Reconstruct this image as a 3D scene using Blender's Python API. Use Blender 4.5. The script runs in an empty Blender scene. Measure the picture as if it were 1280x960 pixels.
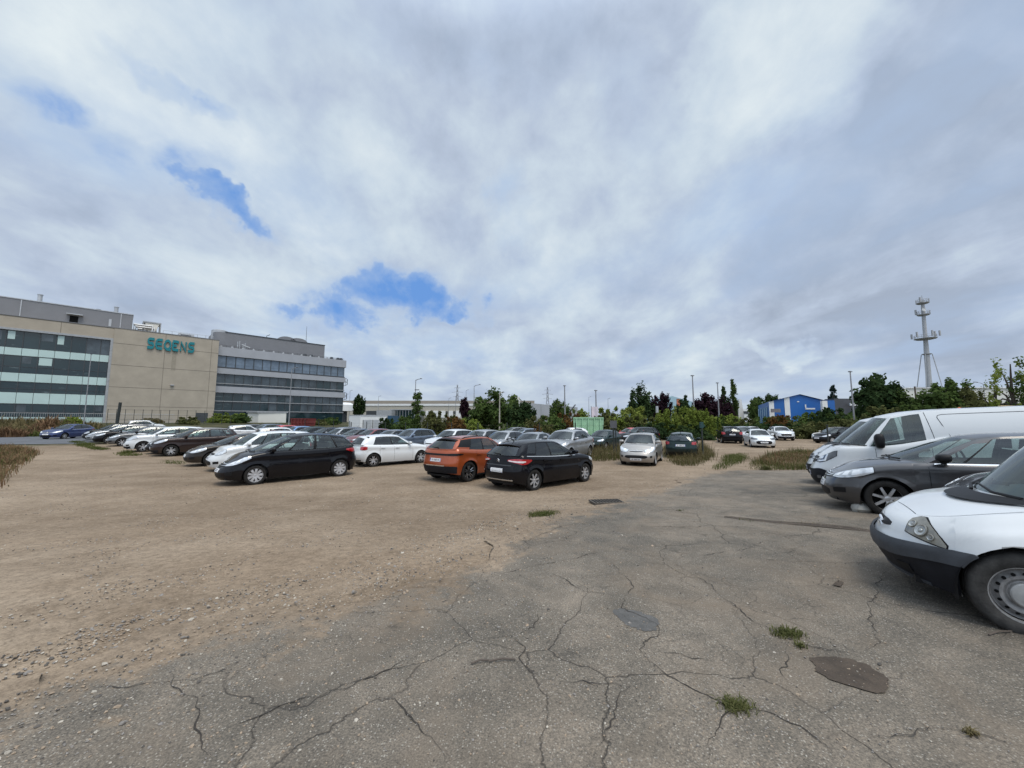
import bpy, bmesh, math, random
import numpy as np
from mathutils import Vector, Matrix
R = math.radians
scene = bpy.context.scene
COL = scene.collection
rng = random.Random(7)

# ------------------------------------------------------------------ camera
CAM_H = 2.07
FPX = 481.0            # focal length in pixels of the 1280 px wide photograph
HORIZON = 527.0
PITCH = math.atan((HORIZON - 480.0) / FPX)
cd = bpy.data.cameras.new("camera")
cam = bpy.data.objects.new("camera", cd); COL.objects.link(cam)
cd.sensor_width = 36.0; cd.lens = FPX / 1280.0 * 36.0
cd.clip_start = 0.05; cd.clip_end = 6000
cam.location = (0, 0, CAM_H)
cam.rotation_euler = (math.pi / 2 + PITCH, 0, 0)
scene.camera = cam

# ------------------------------------------------------------------ terrain
def sstep(a, b, t):
    t = max(0.0, min(1.0, (t - a) / (b - a)))
    return t * t * (3 - 2 * t)
def gz(x, y):
    """ground height: the yard rises towards the near right and the plot rises far to the left"""
    z = 0.42 * (1 - sstep(3, 13, y - 0.35 * x))
    r = -0.716 * x + 0.70 * y
    z += 0.35 * sstep(24, 56, r) * (1 - sstep(-25, 10, x)) + 1.5 * sstep(66, 92, r)
    return z
def ray(px, py):
    dx = (px - 640) / FPX; dy = (480 - py) / FPX
    return Vector((dx, math.cos(PITCH) - dy * math.sin(PITCH), math.sin(PITCH) + dy * math.cos(PITCH)))
def ground_at(px, py, h=0.0):
    """ground point (raised by h) the photograph shows at a pixel"""
    d = ray(px, py); t = 1.0
    z = h
    for _ in range(40):
        t = (z - CAM_H) / d.z
        t = max(0.3, min(t, 400))
        z = 0.5 * z + 0.5 * (gz(d.x * t, d.y * t) + h)
    return Vector((d.x * t, d.y * t, gz(d.x * t, d.y * t)))
def at_depth(px, py, depth):
    d = ray(px, py); t = depth / d.y
    return Vector((d.x * t, depth, CAM_H + d.z * t))
def col_at(px, depth):
    """ground point in a picture column at a distance"""
    x = (px - 640) / FPX * depth
    return Vector((x, depth, gz(x, depth)))

# ------------------------------------------------------------------ materials
def new_mat(name):
    m = bpy.data.materials.new(name); m.use_nodes = True
    nt = m.node_tree
    return m, nt, nt.nodes["Principled BSDF"]
def node(nt, kind, **kw):
    n = nt.nodes.new(kind)
    for k, v in kw.items():
        if k.startswith("i_"):
            n.inputs[k[2:].replace("_", " ")].default_value = v
        else: setattr(n, k, v)
    return n
def ramp(nt, stops, fac=None):
    n = nt.nodes.new("ShaderNodeValToRGB")
    e = n.color_ramp.elements
    e[0].position, e[0].color = stops[0][0], (*stops[0][1], 1)
    e[1].position, e[1].color = stops[-1][0], (*stops[-1][1], 1)
    for p, c in stops[1:-1]:
        x = e.new(p); x.color = (*c, 1)
    if fac is not None: nt.links.new(fac, n.inputs[0])
    return n
def noise(nt, scale, detail=4, rough=0.55, vec=None, dist=0.0):
    n = nt.nodes.new("ShaderNodeTexNoise")
    n.inputs["Scale"].default_value = scale; n.inputs["Detail"].default_value = detail
    n.inputs["Roughness"].default_value = rough; n.inputs["Distortion"].default_value = dist
    if vec is not None: nt.links.new(vec, n.inputs["Vector"])
    return n
def objco(nt): return nt.nodes.new("ShaderNodeTexCoord").outputs["Object"]
def mixc(nt, a, b, fac, blend='MIX'):
    n = nt.nodes.new("ShaderNodeMix"); n.data_type = 'RGBA'; n.blend_type = blend
    for sock, v in ((n.inputs[6], a), (n.inputs[7], b), (n.inputs[0], fac)):
        if isinstance(v, (int, float)): sock.default_value = v
        elif isinstance(v, tuple): sock.default_value = (*v, 1)
        else: nt.links.new(v, sock)
    return n.outputs[2]
def mth(nt, op, a, b=None, c=None, clamp=False):
    n = nt.nodes.new("ShaderNodeMath"); n.operation = op; n.use_clamp = clamp
    for i, v in enumerate((a, b, c)):
        if v is None: continue
        if isinstance(v, (int, float)): n.inputs[i].default_value = v
        else: nt.links.new(v, n.inputs[i])
    return n.outputs[0]
def simple(name, col, rough=0.5, metal=0.0, var=0.12, scale=3.0, coat=0.0, bump=0.0, bscale=40):
    m, nt, b = new_mat(name)
    co = objco(nt)
    n = noise(nt, scale, 5, 0.6, co)
    d = tuple(c * (1 - var) for c in col); l = tuple(min(1, c * (1 + var)) for c in col)
    r = ramp(nt, [(0.3, d), (0.7, l)], n.outputs["Fac"])
    nt.links.new(r.outputs[0], b.inputs["Base Color"])
    b.inputs["Roughness"].default_value = rough; b.inputs["Metallic"].default_value = metal
    b.inputs["Coat Weight"].default_value = coat; b.inputs["Coat Roughness"].default_value = 0.06
    if bump:
        n2 = noise(nt, bscale, 4, 0.6, co)
        bp = node(nt, "ShaderNodeBump"); bp.inputs["Strength"].default_value = bump
        bp.inputs["Distance"].default_value = 0.02
        nt.links.new(n2.outputs["Fac"], bp.inputs["Height"]); nt.links.new(bp.outputs[0], b.inputs["Normal"])
    return m
PAINTS = {}
def paint(name, col, metal=0.0, rough=0.42, dirt=0.25):
    if name in PAINTS: return PAINTS[name]
    m, nt, b = new_mat("paint " + name)
    co = objco(nt)
    sep = node(nt, "ShaderNodeSeparateXYZ"); nt.links.new(co, sep.inputs[0])
    n = noise(nt, 2.2, 6, 0.65, co)
    low = mth(nt, 'MULTIPLY_ADD', sep.outputs[2], -1.9, 1.25, clamp=True)      # road dust thrown up along the sills
    f = mth(nt, 'MULTIPLY', low, n.outputs["Fac"])
    f = mth(nt, 'ADD', mth(nt, 'MULTIPLY', f, dirt * 1.3), mth(nt, 'MULTIPLY', n.outputs["Fac"], dirt * 0.10), clamp=True)
    c = mixc(nt, col, (0.20, 0.16, 0.12), f)
    nt.links.new(c, b.inputs["Base Color"])
    b.inputs["Metallic"].default_value = metal
    b.inputs["Roughness"].default_value = rough
    b.inputs["Coat Weight"].default_value = 0.9 if max(col) > .03 else .75
    b.inputs["Specular IOR Level"].default_value = .4 if max(col) > .03 else .02
    b.inputs["Coat IOR"].default_value = 1.5 if max(col) > .03 else 1.38
    nt.links.new(mth(nt, 'MULTIPLY_ADD', f, 0.5, 0.05), b.inputs["Coat Roughness"])
    PAINTS[name] = m
    return m
def glass_mat(name, tint, base=0.10):
    m = bpy.data.materials.new(name); m.use_nodes = True; nt = m.node_tree
    nt.nodes.clear()
    out = node(nt, "ShaderNodeOutputMaterial")
    tr = node(nt, "ShaderNodeBsdfTransparent"); tr.inputs[0].default_value = (*tint, 1)
    gl = node(nt, "ShaderNodeBsdfGlossy"); gl.inputs["Roughness"].default_value = 0.02
    gl.inputs["Color"].default_value = (0.9, 0.95, 0.95, 1)
    fr = node(nt, "ShaderNodeFresnel"); fr.inputs[0].default_value = 1.5
    co = objco(nt); n = noise(nt, 3, 5, 0.6, co)
    df = node(nt, "ShaderNodeBsdfDiffuse"); df.inputs[0].default_value = (0.33, 0.31, 0.28, 1)
    m0 = node(nt, "ShaderNodeMixShader"); nt.links.new(mth(nt, 'MULTIPLY', n.outputs["Fac"], 0.035), m0.inputs[0])
    nt.links.new(tr.outputs[0], m0.inputs[1]); nt.links.new(df.outputs[0], m0.inputs[2])
    f = mth(nt, 'MULTIPLY_ADD', fr.outputs[0], 1.0, base - 0.06, clamp=True)
    mx = node(nt, "ShaderNodeMixShader")
    nt.links.new(f, mx.inputs[0]); nt.links.new(m0.outputs[0], mx.inputs[1]); nt.links.new(gl.outputs[0], mx.inputs[2])
    nt.links.new(mx.outputs[0], out.inputs[0])
    return m
M = {}
M['glass'] = glass_mat("car glass", (0.60, 0.70, 0.67))
M['glass_dark'] = glass_mat("privacy glass", (0.05, 0.055, 0.06))
M['black'] = simple("black trim plastic", (0.009, 0.009, 0.010), 0.5)
M['grey_plastic'] = simple("weathered bumper plastic", (0.045, 0.05, 0.058), 0.62, var=0.25, scale=6, bump=0.15, bscale=150)
M['bumper_dark'] = simple("lower bumper plastic", (0.012, 0.013, 0.017), 0.6, var=0.25, scale=6)
M['well'] = simple("wheel well", (0.006, 0.006, 0.006), 0.9)
M['tyre'] = simple("tyre rubber", (0.022, 0.021, 0.020), 0.85, var=0.35, scale=9, bump=0.3, bscale=60)
M['tyre_dusty'] = simple("dusty tyre rubber", (0.04, 0.038, 0.035), 0.9, var=0.5, scale=12, bump=0.3, bscale=60)
M['alloy'] = simple("alloy rim", (0.50, 0.50, 0.51), 0.35, 0.55)
M['alloy_cover'] = simple("silver wheel cover", (0.46, 0.46, 0.47), 0.4, 0.2)
M['rim_dark'] = simple("dark rim", (0.02, 0.02, 0.022), 0.35)
M['steel'] = simple("steel wheel", (0.26, 0.255, 0.25), 0.55, 0.3, var=0.3, scale=20)
M['hub'] = simple("grey hub cap", (0.34, 0.34, 0.33), 0.5, 0.2, var=0.2, scale=14)
M['chrome'] = simple("chrome strip", (0.75, 0.75, 0.76), 0.15, 0.9, var=0.05)
M['lamp'] = simple("headlamp lens", (0.58, 0.61, 0.64), 0.12, 0.25, var=0.35, scale=9, coat=1.0)
M['lamp_cloudy'] = simple("cloudy headlamp lens", (0.22, 0.21, 0.18), 0.22, 0.2, var=0.45, scale=8, coat=0.6)
M['lamp_dark'] = simple("dark headlamp lens", (0.09, 0.095, 0.105), 0.1, 0.2, var=0.3, scale=9, coat=1.0)
M['lamp_bowl'] = simple("dull lamp reflector", (0.40, 0.41, 0.40), 0.3, 0.5, var=0.35, scale=30)
M['lamp_bright'] = simple("headlamp reflector", (0.85, 0.87, 0.88), 0.18, 0.3, var=0.1)
M['tail'] = simple("red tail lamp lens", (0.36, 0.008, 0.012), 0.12, 0.0, var=0.3, scale=14, coat=1.0)
M['tail_white'] = simple("clear tail lamp lens", (0.75, 0.70, 0.70), 0.15, 0.0, var=0.15, scale=14, coat=1.0)
M['plate'] = simple("number plate", (0.68, 0.68, 0.68), 0.4, var=0.05)
M['plate_blue'] = simple("plate band", (0.05, 0.09, 0.35), 0.4, var=0.05)
M['ink'] = simple("plate ink", (0.10, 0.10, 0.12), 0.5, var=0.1)
for k_ in ('black', 'bumper_dark', 'well', 'tyre', 'rim_dark'):
    M[k_].node_tree.nodes["Principled BSDF"].inputs["Specular IOR Level"].default_value = .22
M['interior'] = simple("cabin trim", (0.04, 0.04, 0.043), 0.8, var=0.3)
M['seat'] = simple("seat cloth", (0.085, 0.085, 0.09), 0.9, var=0.3, scale=12)

# ------------------------------------------------------------------ mesh builder
class MB:
    def __init__(s): s.v = []; s.f = []; s.m = []
    def add(s, verts, faces, mat=0):
        o = len(s.v); s.v.extend([tuple(p) for p in verts])
        for f in faces: s.f.append(tuple(i + o for i in f)); s.m.append(mat)
    def grid(s, rows, mat=0, flip=False, matf=None):
        """rows: list of equal-length point lists"""
        o = len(s.v); n = len(rows[0])
        for r in rows: s.v.extend([tuple(p) for p in r])
        for i in range(len(rows) - 1):
            for j in range(n - 1):
                m = mat if matf is None else matf(i, j)
                if m is None: continue
                a, b, c, d = o + i*n + j, o + i*n + j + 1, o + (i+1)*n + j + 1, o + (i+1)*n + j
                s.f.append((d, c, b, a) if flip else (a, b, c, d)); s.m.append(m)
    def box(s, c, size, mat=0, rot=None, taper=1.0):
        hx, hy, hz = size[0]/2, size[1]/2, size[2]/2
        pts = [Vector((x*hx*(taper if z > 0 else 1), y*hy*(taper if z > 0 else 1), z*hz)) for z in (-1, 1) for y in (-1, 1) for x in (-1, 1)]
        if rot is not None: pts = [rot @ p for p in pts]
        pts = [p + Vector(c) for p in pts]
        s.add(pts, [(0,2,3,1), (4,5,7,6), (0,1,5,4), (2,6,7,3), (0,4,6,2), (1,3,7,5)], mat)
    def tube(s, path, rad, seg=8, mat=0, caps=True):
        path = [Vector(p) for p in path]
        if not isinstance(rad, (list, tuple)): rad = [rad]*len(path)
        rows = []
        for i, p in enumerate(path):
            t = (path[min(i+1, len(path)-1)] - path[max(i-1, 0)])
            if t.length < 1e-9: t = Vector((0,0,1))
            t.normalize()
            a = Vector((0,0,1)) if abs(t.z) < 0.9 else Vector((1,0,0))
            u = t.cross(a).normalized(); w = t.cross(u)
            rows.append([p + (u*math.cos(k*2*math.pi/seg) + w*math.sin(k*2*math.pi/seg))*rad[i] for k in range(seg)])
        o = len(s.v)
        for r in rows: s.v.extend([tuple(p) for p in r])
        for i in range(len(rows)-1):
            for k in range(seg):
                k2 = (k+1) % seg
                s.f.append((o+i*seg+k, o+i*seg+k2, o+(i+1)*seg+k2, o+(i+1)*seg+k)); s.m.append(mat)
        if caps:
            s.f.append(tuple(o+k for k in reversed(range(seg)))); s.m.append(mat)
            s.f.append(tuple(o+(len(rows)-1)*seg+k for k in range(seg))); s.m.append(mat)
    def lathe(s, prof, seg=32, mat=0, axis='y', centre=(0,0,0), matf=None):
        """prof: list of (radius, offset along axis)"""
        rows = []
        for k in range(seg+1):
            a = 2*math.pi*k/seg; ca, sa = math.cos(a), math.sin(a); row = []
            for r, h in prof:
                if axis == 'y': p = (r*ca, h, r*sa)
                elif axis == 'z': p = (r*ca, r*sa, h)
                else: p = (h, r*ca, r*sa)
                row.append((p[0]+centre[0], p[1]+centre[1], p[2]+centre[2]))
            rows.append(row)
        s.grid(rows, mat, matf=(lambda i, j: matf(j)) if matf else None)
    def mirror_y(s):
        n = len(s.v); s.v += [(x, -y, z) for x, y, z in s.v]
        s.f += [tuple(n+i for i in reversed(f)) for f in s.f]; s.m += s.m[:]
    def mesh(s, name, mats, weld=True, angle=38, smooth=True):
        me = bpy.data.meshes.new(name)
        me.from_pydata(s.v, [], s.f)
        for m in mats: me.materials.append(m)
        me.polygons.foreach_set("material_index", s.m)
        if weld:
            bm = bmesh.new(); bm.from_mesh(me)
            bmesh.ops.remove_doubles(bm, verts=bm.verts, dist=0.0006)
            bmesh.ops.dissolve_degenerate(bm, dist=0.0003, edges=bm.edges)
            bm.to_mesh(me); bm.free()
        if smooth:
            me.polygons.foreach_set("use_smooth", [True]*len(me.polygons))
            me.set_sharp_from_angle(angle=R(angle))
        me.validate(); me.update()
        return me
def obj(name, me, parent=None, loc=None):
    o = bpy.data.objects.new(name, me); COL.objects.link(o)
    if parent is not None: o.parent = parent
    if loc is not None: o.location = loc
    return o
def tag(o, label=None, cat=None, group=None, kind=None):
    if label: o["label"] = label
    if cat: o["category"] = cat
    if group: o["group"] = group
    if kind: o["kind"] = kind
    return o
def empty(name, loc=(0,0,0), rz=0.0):
    o = bpy.data.objects.new(name, None); COL.objects.link(o)
    o.location = loc; o.rotation_euler = (0, 0, rz); o.empty_display_size = 0.3
    return o
def pchip(keys):
    xs = [k[0] for k in keys]; ys = [k[1] for k in keys]; n = len(xs)
    d = [(ys[i+1]-ys[i])/(xs[i+1]-xs[i]) for i in range(n-1)]
    m = [d[0]] + [0 if d[i-1]*d[i] <= 0 else 2*d[i-1]*d[i]/(d[i-1]+d[i]) for i in range(1, n-1)] + [d[-1]]
    def f(x):
        if x <= xs[0]: return ys[0]
        if x >= xs[-1]: return ys[-1]
        i = 0
        while x > xs[i+1]: i += 1
        h = xs[i+1]-xs[i]; t = (x-xs[i])/h
        return (ys[i]*(1+2*t)*(1-t)**2 + m[i]*h*t*(1-t)**2 + ys[i+1]*t*t*(3-2*t) + m[i+1]*h*t*t*(t-1))
    return f
# ------------------------------------------------------------------ cars
class Shape:
    def __init__(s, sp):
        s.sp = sp
        g = sp.get
        s.L, s.W, s.H = sp['L'], sp['W'], sp['H']; s.hw = s.W/2
        s.wb, s.fo, s.r = sp['wb'], sp['fo'], sp['r']
        s.Ra = s.r + g('arch_gap', 0.055)
        s.fb, s.rb = g('fb', 0.62), g('rb', 0.42)
        s.fp, s.fq, s.rp, s.rq = g('fp', 2.0), g('fq', 2.6), g('rp', 2.0), g('rq', 3.6)
        s.zs = pchip(sp['zs'])
        s.fi = pchip(g('fi', [(0, .09), (.22, .015), (.45, .0), (.7, .05), (.88, .12), (1, .22)]))
        s.ri = pchip(g('ri', [(0, .09), (.22, .01), (.45, .0), (.6, .05), (.85, .09), (1, .14)]))
        s.si = pchip(g('si', [(0, .06), (.2, .02), (.45, .0), (.72, .018), (.86, .012), (.95, .04), (1, .085)]))
        s.zb = pchip(g('zb', [(0, .20), (.5, .19), (s.L-.6, .20), (s.L, .29)]))
        s.fx, s.rx = s.fo, s.fo+s.wb
        s.x0 = s.fo + s.wb/2
        # half contour: nose centre -> tail centre
        pts = []
        xa, xb = s.fx - s.Ra - .012, s.rx + s.Ra + .012
        fxe = min(s.fb, xa)
        n = 16
        for i in range(n):
            th = (i/n)**1.15*math.pi/2
            x = s.fb*(1-math.cos(th)**(2/s.fp)); 
            if x < fxe-.01: pts.append((x, s.cy(x) if i else 0.0))
        xs = set()
        for c in (s.fx, s.rx):
            for k in range(19):
                xs.add(round(c - s.Ra*math.cos(math.pi*k/18), 5))
            xs.add(round(c-s.Ra-.001, 5)); xs.add(round(c+s.Ra+.001, 5))
        x = fxe
        while x < s.L - s.rb*.98:
            if all(abs(x-c) > s.Ra+.02 for c in (s.fx, s.rx)): xs.add(round(x, 5))
            x += .11
        rear = []
        for i in range(n):
            th = (i/n)**1.15*math.pi/2
            x = s.L - s.rb*(1-math.cos(th)**(2/s.rp))
            if x > max(s.L-s.rb, xb)+.01: rear.append((x, s.cy(x) if i else 0.0))
        lim = min(r[0] for r in rear) - .01
        for x in sorted(xs):
            if x <= lim and x > pts[-1][0]: pts.append((x, s.cy(x)))
        pts += rear[::-1]
        s.pts = pts
        s.cum = [0.0]
        for a, b in zip(pts, pts[1:]): s.cum.append(s.cum[-1]+math.hypot(b[0]-a[0], b[1]-a[1]))
        s.tot = s.cum[-1]
    def cy(s, x):
        bow = 1 - s.sp.get('bow', .035)*((x-s.L*.5)/(s.L*.5))**2
        if x < s.fb: return s.hw*bow*max(0, 1-((s.fb-x)/s.fb)**s.fp)**(1/s.fq)
        if x > s.L-s.rb: return s.hw*bow*max(0, 1-((x-s.L+s.rb)/s.rb)**s.rp)**(1/s.rq)
        return s.hw*bow
    def bottom(s, x):
        for c in (s.fx, s.rx):
            d = s.Ra**2-(x-c)**2
            if d >= -1e-9: return s.r + math.sqrt(max(0, d))
        return s.zb(x)
    def surf(s, x, y, z):
        """contour point + height -> shell point (front-based coordinates)"""
        b, t = s.zb(x), s.zs(x)
        v = max(0, min(1, (z-b)/(t-b)))
        fw = max(s.fb, .55)
        w = max(0, 1-x/fw); w = w*w*(3-2*w)
        wr = max(0, 1-(s.L-x)/max(s.rb, .45)); wr = wr*wr*(3-2*wr)
        fl = 0.0
        for c in (s.fx, s.rx):      # softly flared arches
            dd = math.hypot(x-c, z-s.r)-s.Ra
            if 0 <= dd < .09: fl = max(fl, s.sp.get('flare', .014)*(1-dd/.09))
        xx = x + s.fi(v)*w - s.ri(v)*wr
        yy = y - (s.si(v)-fl)*(abs(y)/s.hw)
        return Vector((s.x0-xx, yy, z))
    def at_s(s, d):
        d = max(0, min(s.tot, d))
        lo, hi = 0, len(s.cum)-1
        while hi-lo > 1:
            m = (lo+hi)//2
            if s.cum[m] <= d: lo = m
            else: hi = m
        t = (d-s.cum[lo])/(s.cum[hi]-s.cum[lo])
        a, b = s.pts[lo], s.pts[hi]
        return a[0]+(b[0]-a[0])*t, a[1]+(b[1]-a[1])*t
    def s_x(s, x):
        """arc length at which the contour reaches x (side)"""
        for i, p in enumerate(s.pts):
            if p[0] >= x: break
        a, b = s.pts[i-1], s.pts[i]
        return s.cum[i-1] + (s.cum[i]-s.cum[i-1])*(x-a[0])/(b[0]-a[0])
    def P(s, d, z, off=0.0, sign=1):
        x, y = s.at_s(d); p = s.surf(x, y, z)
        if off:
            e = .01
            p1 = s.surf(*s.at_s(min(s.tot, d+e)), z); p0 = s.surf(*s.at_s(max(0, d-e)), z)
            q1 = s.surf(x, y, z+e); q0 = s.surf(x, y, z-e)
            n = (p1-p0).cross(q1-q0)
            if n.length > 1e-9:
                n.normalize(); p = p + n*off
        return Vector((p.x, p.y*sign, p.z))
    def patch(s, mb, knots, off=.006, mat=0, sign=1, nz=4, step=.05, rear=False, back=.02, skirt=True):
        """raised piece following the shell; knots (arc length, z low, z high)"""
        knots = [((s.s_x(a[1]) if isinstance(a, tuple) else a), l, h) for a, l, h in knots]
        ks = [((s.tot-a) if rear else (s.s_x(s.fx-math.sqrt(max(1e-4, s.Ra**2-max(0, h-s.r)**2))-.004) if a == 'A' else a), l, h) for a, l, h in knots]
        arch = any(k[0] == 'A' for k in knots)
        if arch: step = .012
        ks.sort()
        zl = pchip([(a, l) for a, l, h in ks]) if len(ks) > 2 else (lambda d: ks[0][1]+(ks[-1][1]-ks[0][1])*(d-ks[0][0])/(ks[-1][0]-ks[0][0]))
        zh = pchip([(a, h) for a, l, h in ks]) if len(ks) > 2 else (lambda d: ks[0][2]+(ks[-1][2]-ks[0][2])*(d-ks[0][0])/(ks[-1][0]-ks[0][0]))
        n = max(1, int(math.ceil((ks[-1][0]-ks[0][0])/step)))
        rows = []
        for i in range(n+1):
            d = ks[0][0]+(ks[-1][0]-ks[0][0])*i/n
            x, _ = s.at_s(d); top = s.zs(x)-.004
            l, h = zl(d), min(zh(d), top)
            if arch and x > s.fx-s.Ra: l = max(l, s.bottom(x)+.001)
            l = min(l, h-.002)
            row = [s.P(d, l+(h-l)*j/nz, off, sign) for j in range(nz+1)]
            if skirt: row = [s.P(d, l, off-back, sign)]+row+[s.P(d, h, off-back, sign)]
            rows.append(row)
        if skirt:
            first = [s.P(ks[0][0], max(s.zb(0)*.5, 0) if False else zl(ks[0][0]), off-back, sign)]*len(rows[0])
            a0 = [p for p in rows[0]]; 
            lo, hi = zl(ks[0][0]), min(zh(ks[0][0]), s.zs(s.at_s(ks[0][0])[0])-.004)
            rows.insert(0, [s.P(ks[0][0], max(lo, min(hi, p.z)), off-back, sign) for p in a0])
            a1 = [p for p in rows[-1]]; e = ks[-1][0]
            lo, hi = zl(e), min(zh(e), s.zs(s.at_s(e)[0])-.004)
            rows.append([s.P(e, max(lo, min(hi, p.z)), off-back, sign) for p in a1])
        mb.grid(rows, mat, flip=(sign < 0))

def rim_mesh(style, r, mats_only=False):
    rr = r*{'steel': .645, 'cover': .68, 'multi': .68}.get(style, .70)
    mb = MB()
    w = .09
    # barrel, flange; outer face at y=+w
    mb.lathe([(rr*.97, -w), (rr*.93, -w*.4), (rr*.93, w*.55), (rr*.985, w*.9), (rr*1.0, w), (rr*1.035, w*1.02), (rr*1.05, w*.9)], 40, 0)
    if style == 'steel':
        mb.lathe([(rr*.93, w*.55), (rr*.86, w*.3), (rr*.80, w*.42), (rr*.70, w*.72), (rr*.60, w*.70), (rr*.50, w*.5), (rr*.44, w*.52)], 40, 0)
        mb.lathe([(rr*.45, w*.4), (rr*.45, w*.86), (rr*.41, w*.95), (rr*.2, w*1.0), (0.0, w*1.01)], 32, 2)
        for k in range(16):
            a = 2*math.pi*k/16; c = Vector((math.cos(a)*rr*.765, w*.60, math.sin(a)*rr*.765))
            o = len(mb.v); nn = 10; rad = rr*.062
            u = Vector((math.cos(a)*.8, -.62, math.sin(a)*.8)).normalized(); t = Vector((-math.sin(a), 0, math.cos(a)))
            pts = [c+Vector((0,.009,0))+u*math.cos(q*2*math.pi/nn)*rad*1.1+t*math.sin(q*2*math.pi/nn)*rad for q in range(nn)]
            mb.add(pts, [tuple(range(nn)), tuple(reversed(range(nn)))], 1)
    else:
        mb.lathe([(rr*.93, -w*.1), (rr*.5, -w*.25), (0, -w*.25)], 32, 1)      # dark disc/brake behind the spokes
        mb.lathe([(rr*.25, w*.3), (rr*.24, w*.68), (rr*.16, w*.78), (0, w*.8)], 24, 0)
        n, wi, wo = {'five': (5, .19, .15), 'multi': (10, .10, .085), 'cover': (9, .13, .215), 'six': (7, .12, .10), 'dark': (5, .26, .07)}[style]
        for k in range(n):
            a = 2*math.pi*k/n + .3
            rad = Vector((math.cos(a), 0, math.sin(a))); t = Vector((-math.sin(a), 0, math.cos(a)))
            subs = [(0, 1.0)]
            if style == 'five': subs = [(-.05, .55), (.05, .55)]
            if style == 'dark': subs = [(0, 1.0)]
            for so, sw in subs:
                rows = []
                for q in range(6):
                    f = q/5; rd = rr*(.16+.81*f); wd = rr*(wi+(wo-wi)*f)*sw
                    yy = w*(.72+.16*math.sin(f*math.pi)*.6+.10*f)
                    c = rad*rd + t*(so*rr*(1+3.2*f))
                    rows.append([c-t*wd+Vector((0, yy-.03, 0)), c-t*wd*.8+Vector((0, yy, 0)), c+t*wd*.8+Vector((0, yy, 0)), c+t*wd+Vector((0, yy-.03, 0))])
                mb.grid(rows, 0)
            if style == 'dark':     # machined edge on dark rim
                for sg in (-1, 1):
                    p0 = rad*rr*.35 + t*sg*rr*.10; p1 = rad*rr*.93 + t*sg*rr*.22
                    mb.tube([p0+Vector((0, w*.86, 0)), p1+Vector((0, w*.95, 0))], .009, 5, 2)
    return mb
def tyre_mesh(r, wd=.10):
    mb = MB()
    i = r*.66
    prof = [(i, -wd*.8), (r*.80, -wd*1.0), (r*.92, -wd*1.0), (r*.975, -wd*.86), (r, -wd*.66), (r, -wd*.2), (r*.985, -wd*.18), (r*.985, -wd*.12), (r, -wd*.1), (r, wd*.1), (r*.985, wd*.12), (r*.985, wd*.18), (r, wd*.2), (r, wd*.66), (r*.975, wd*.86), (r*.92, wd*1.0), (r*.80, wd*1.0), (r*.70, wd*.93), (i, wd*.8)]
    mb.lathe(prof, 44, 0)
    return mb

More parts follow.
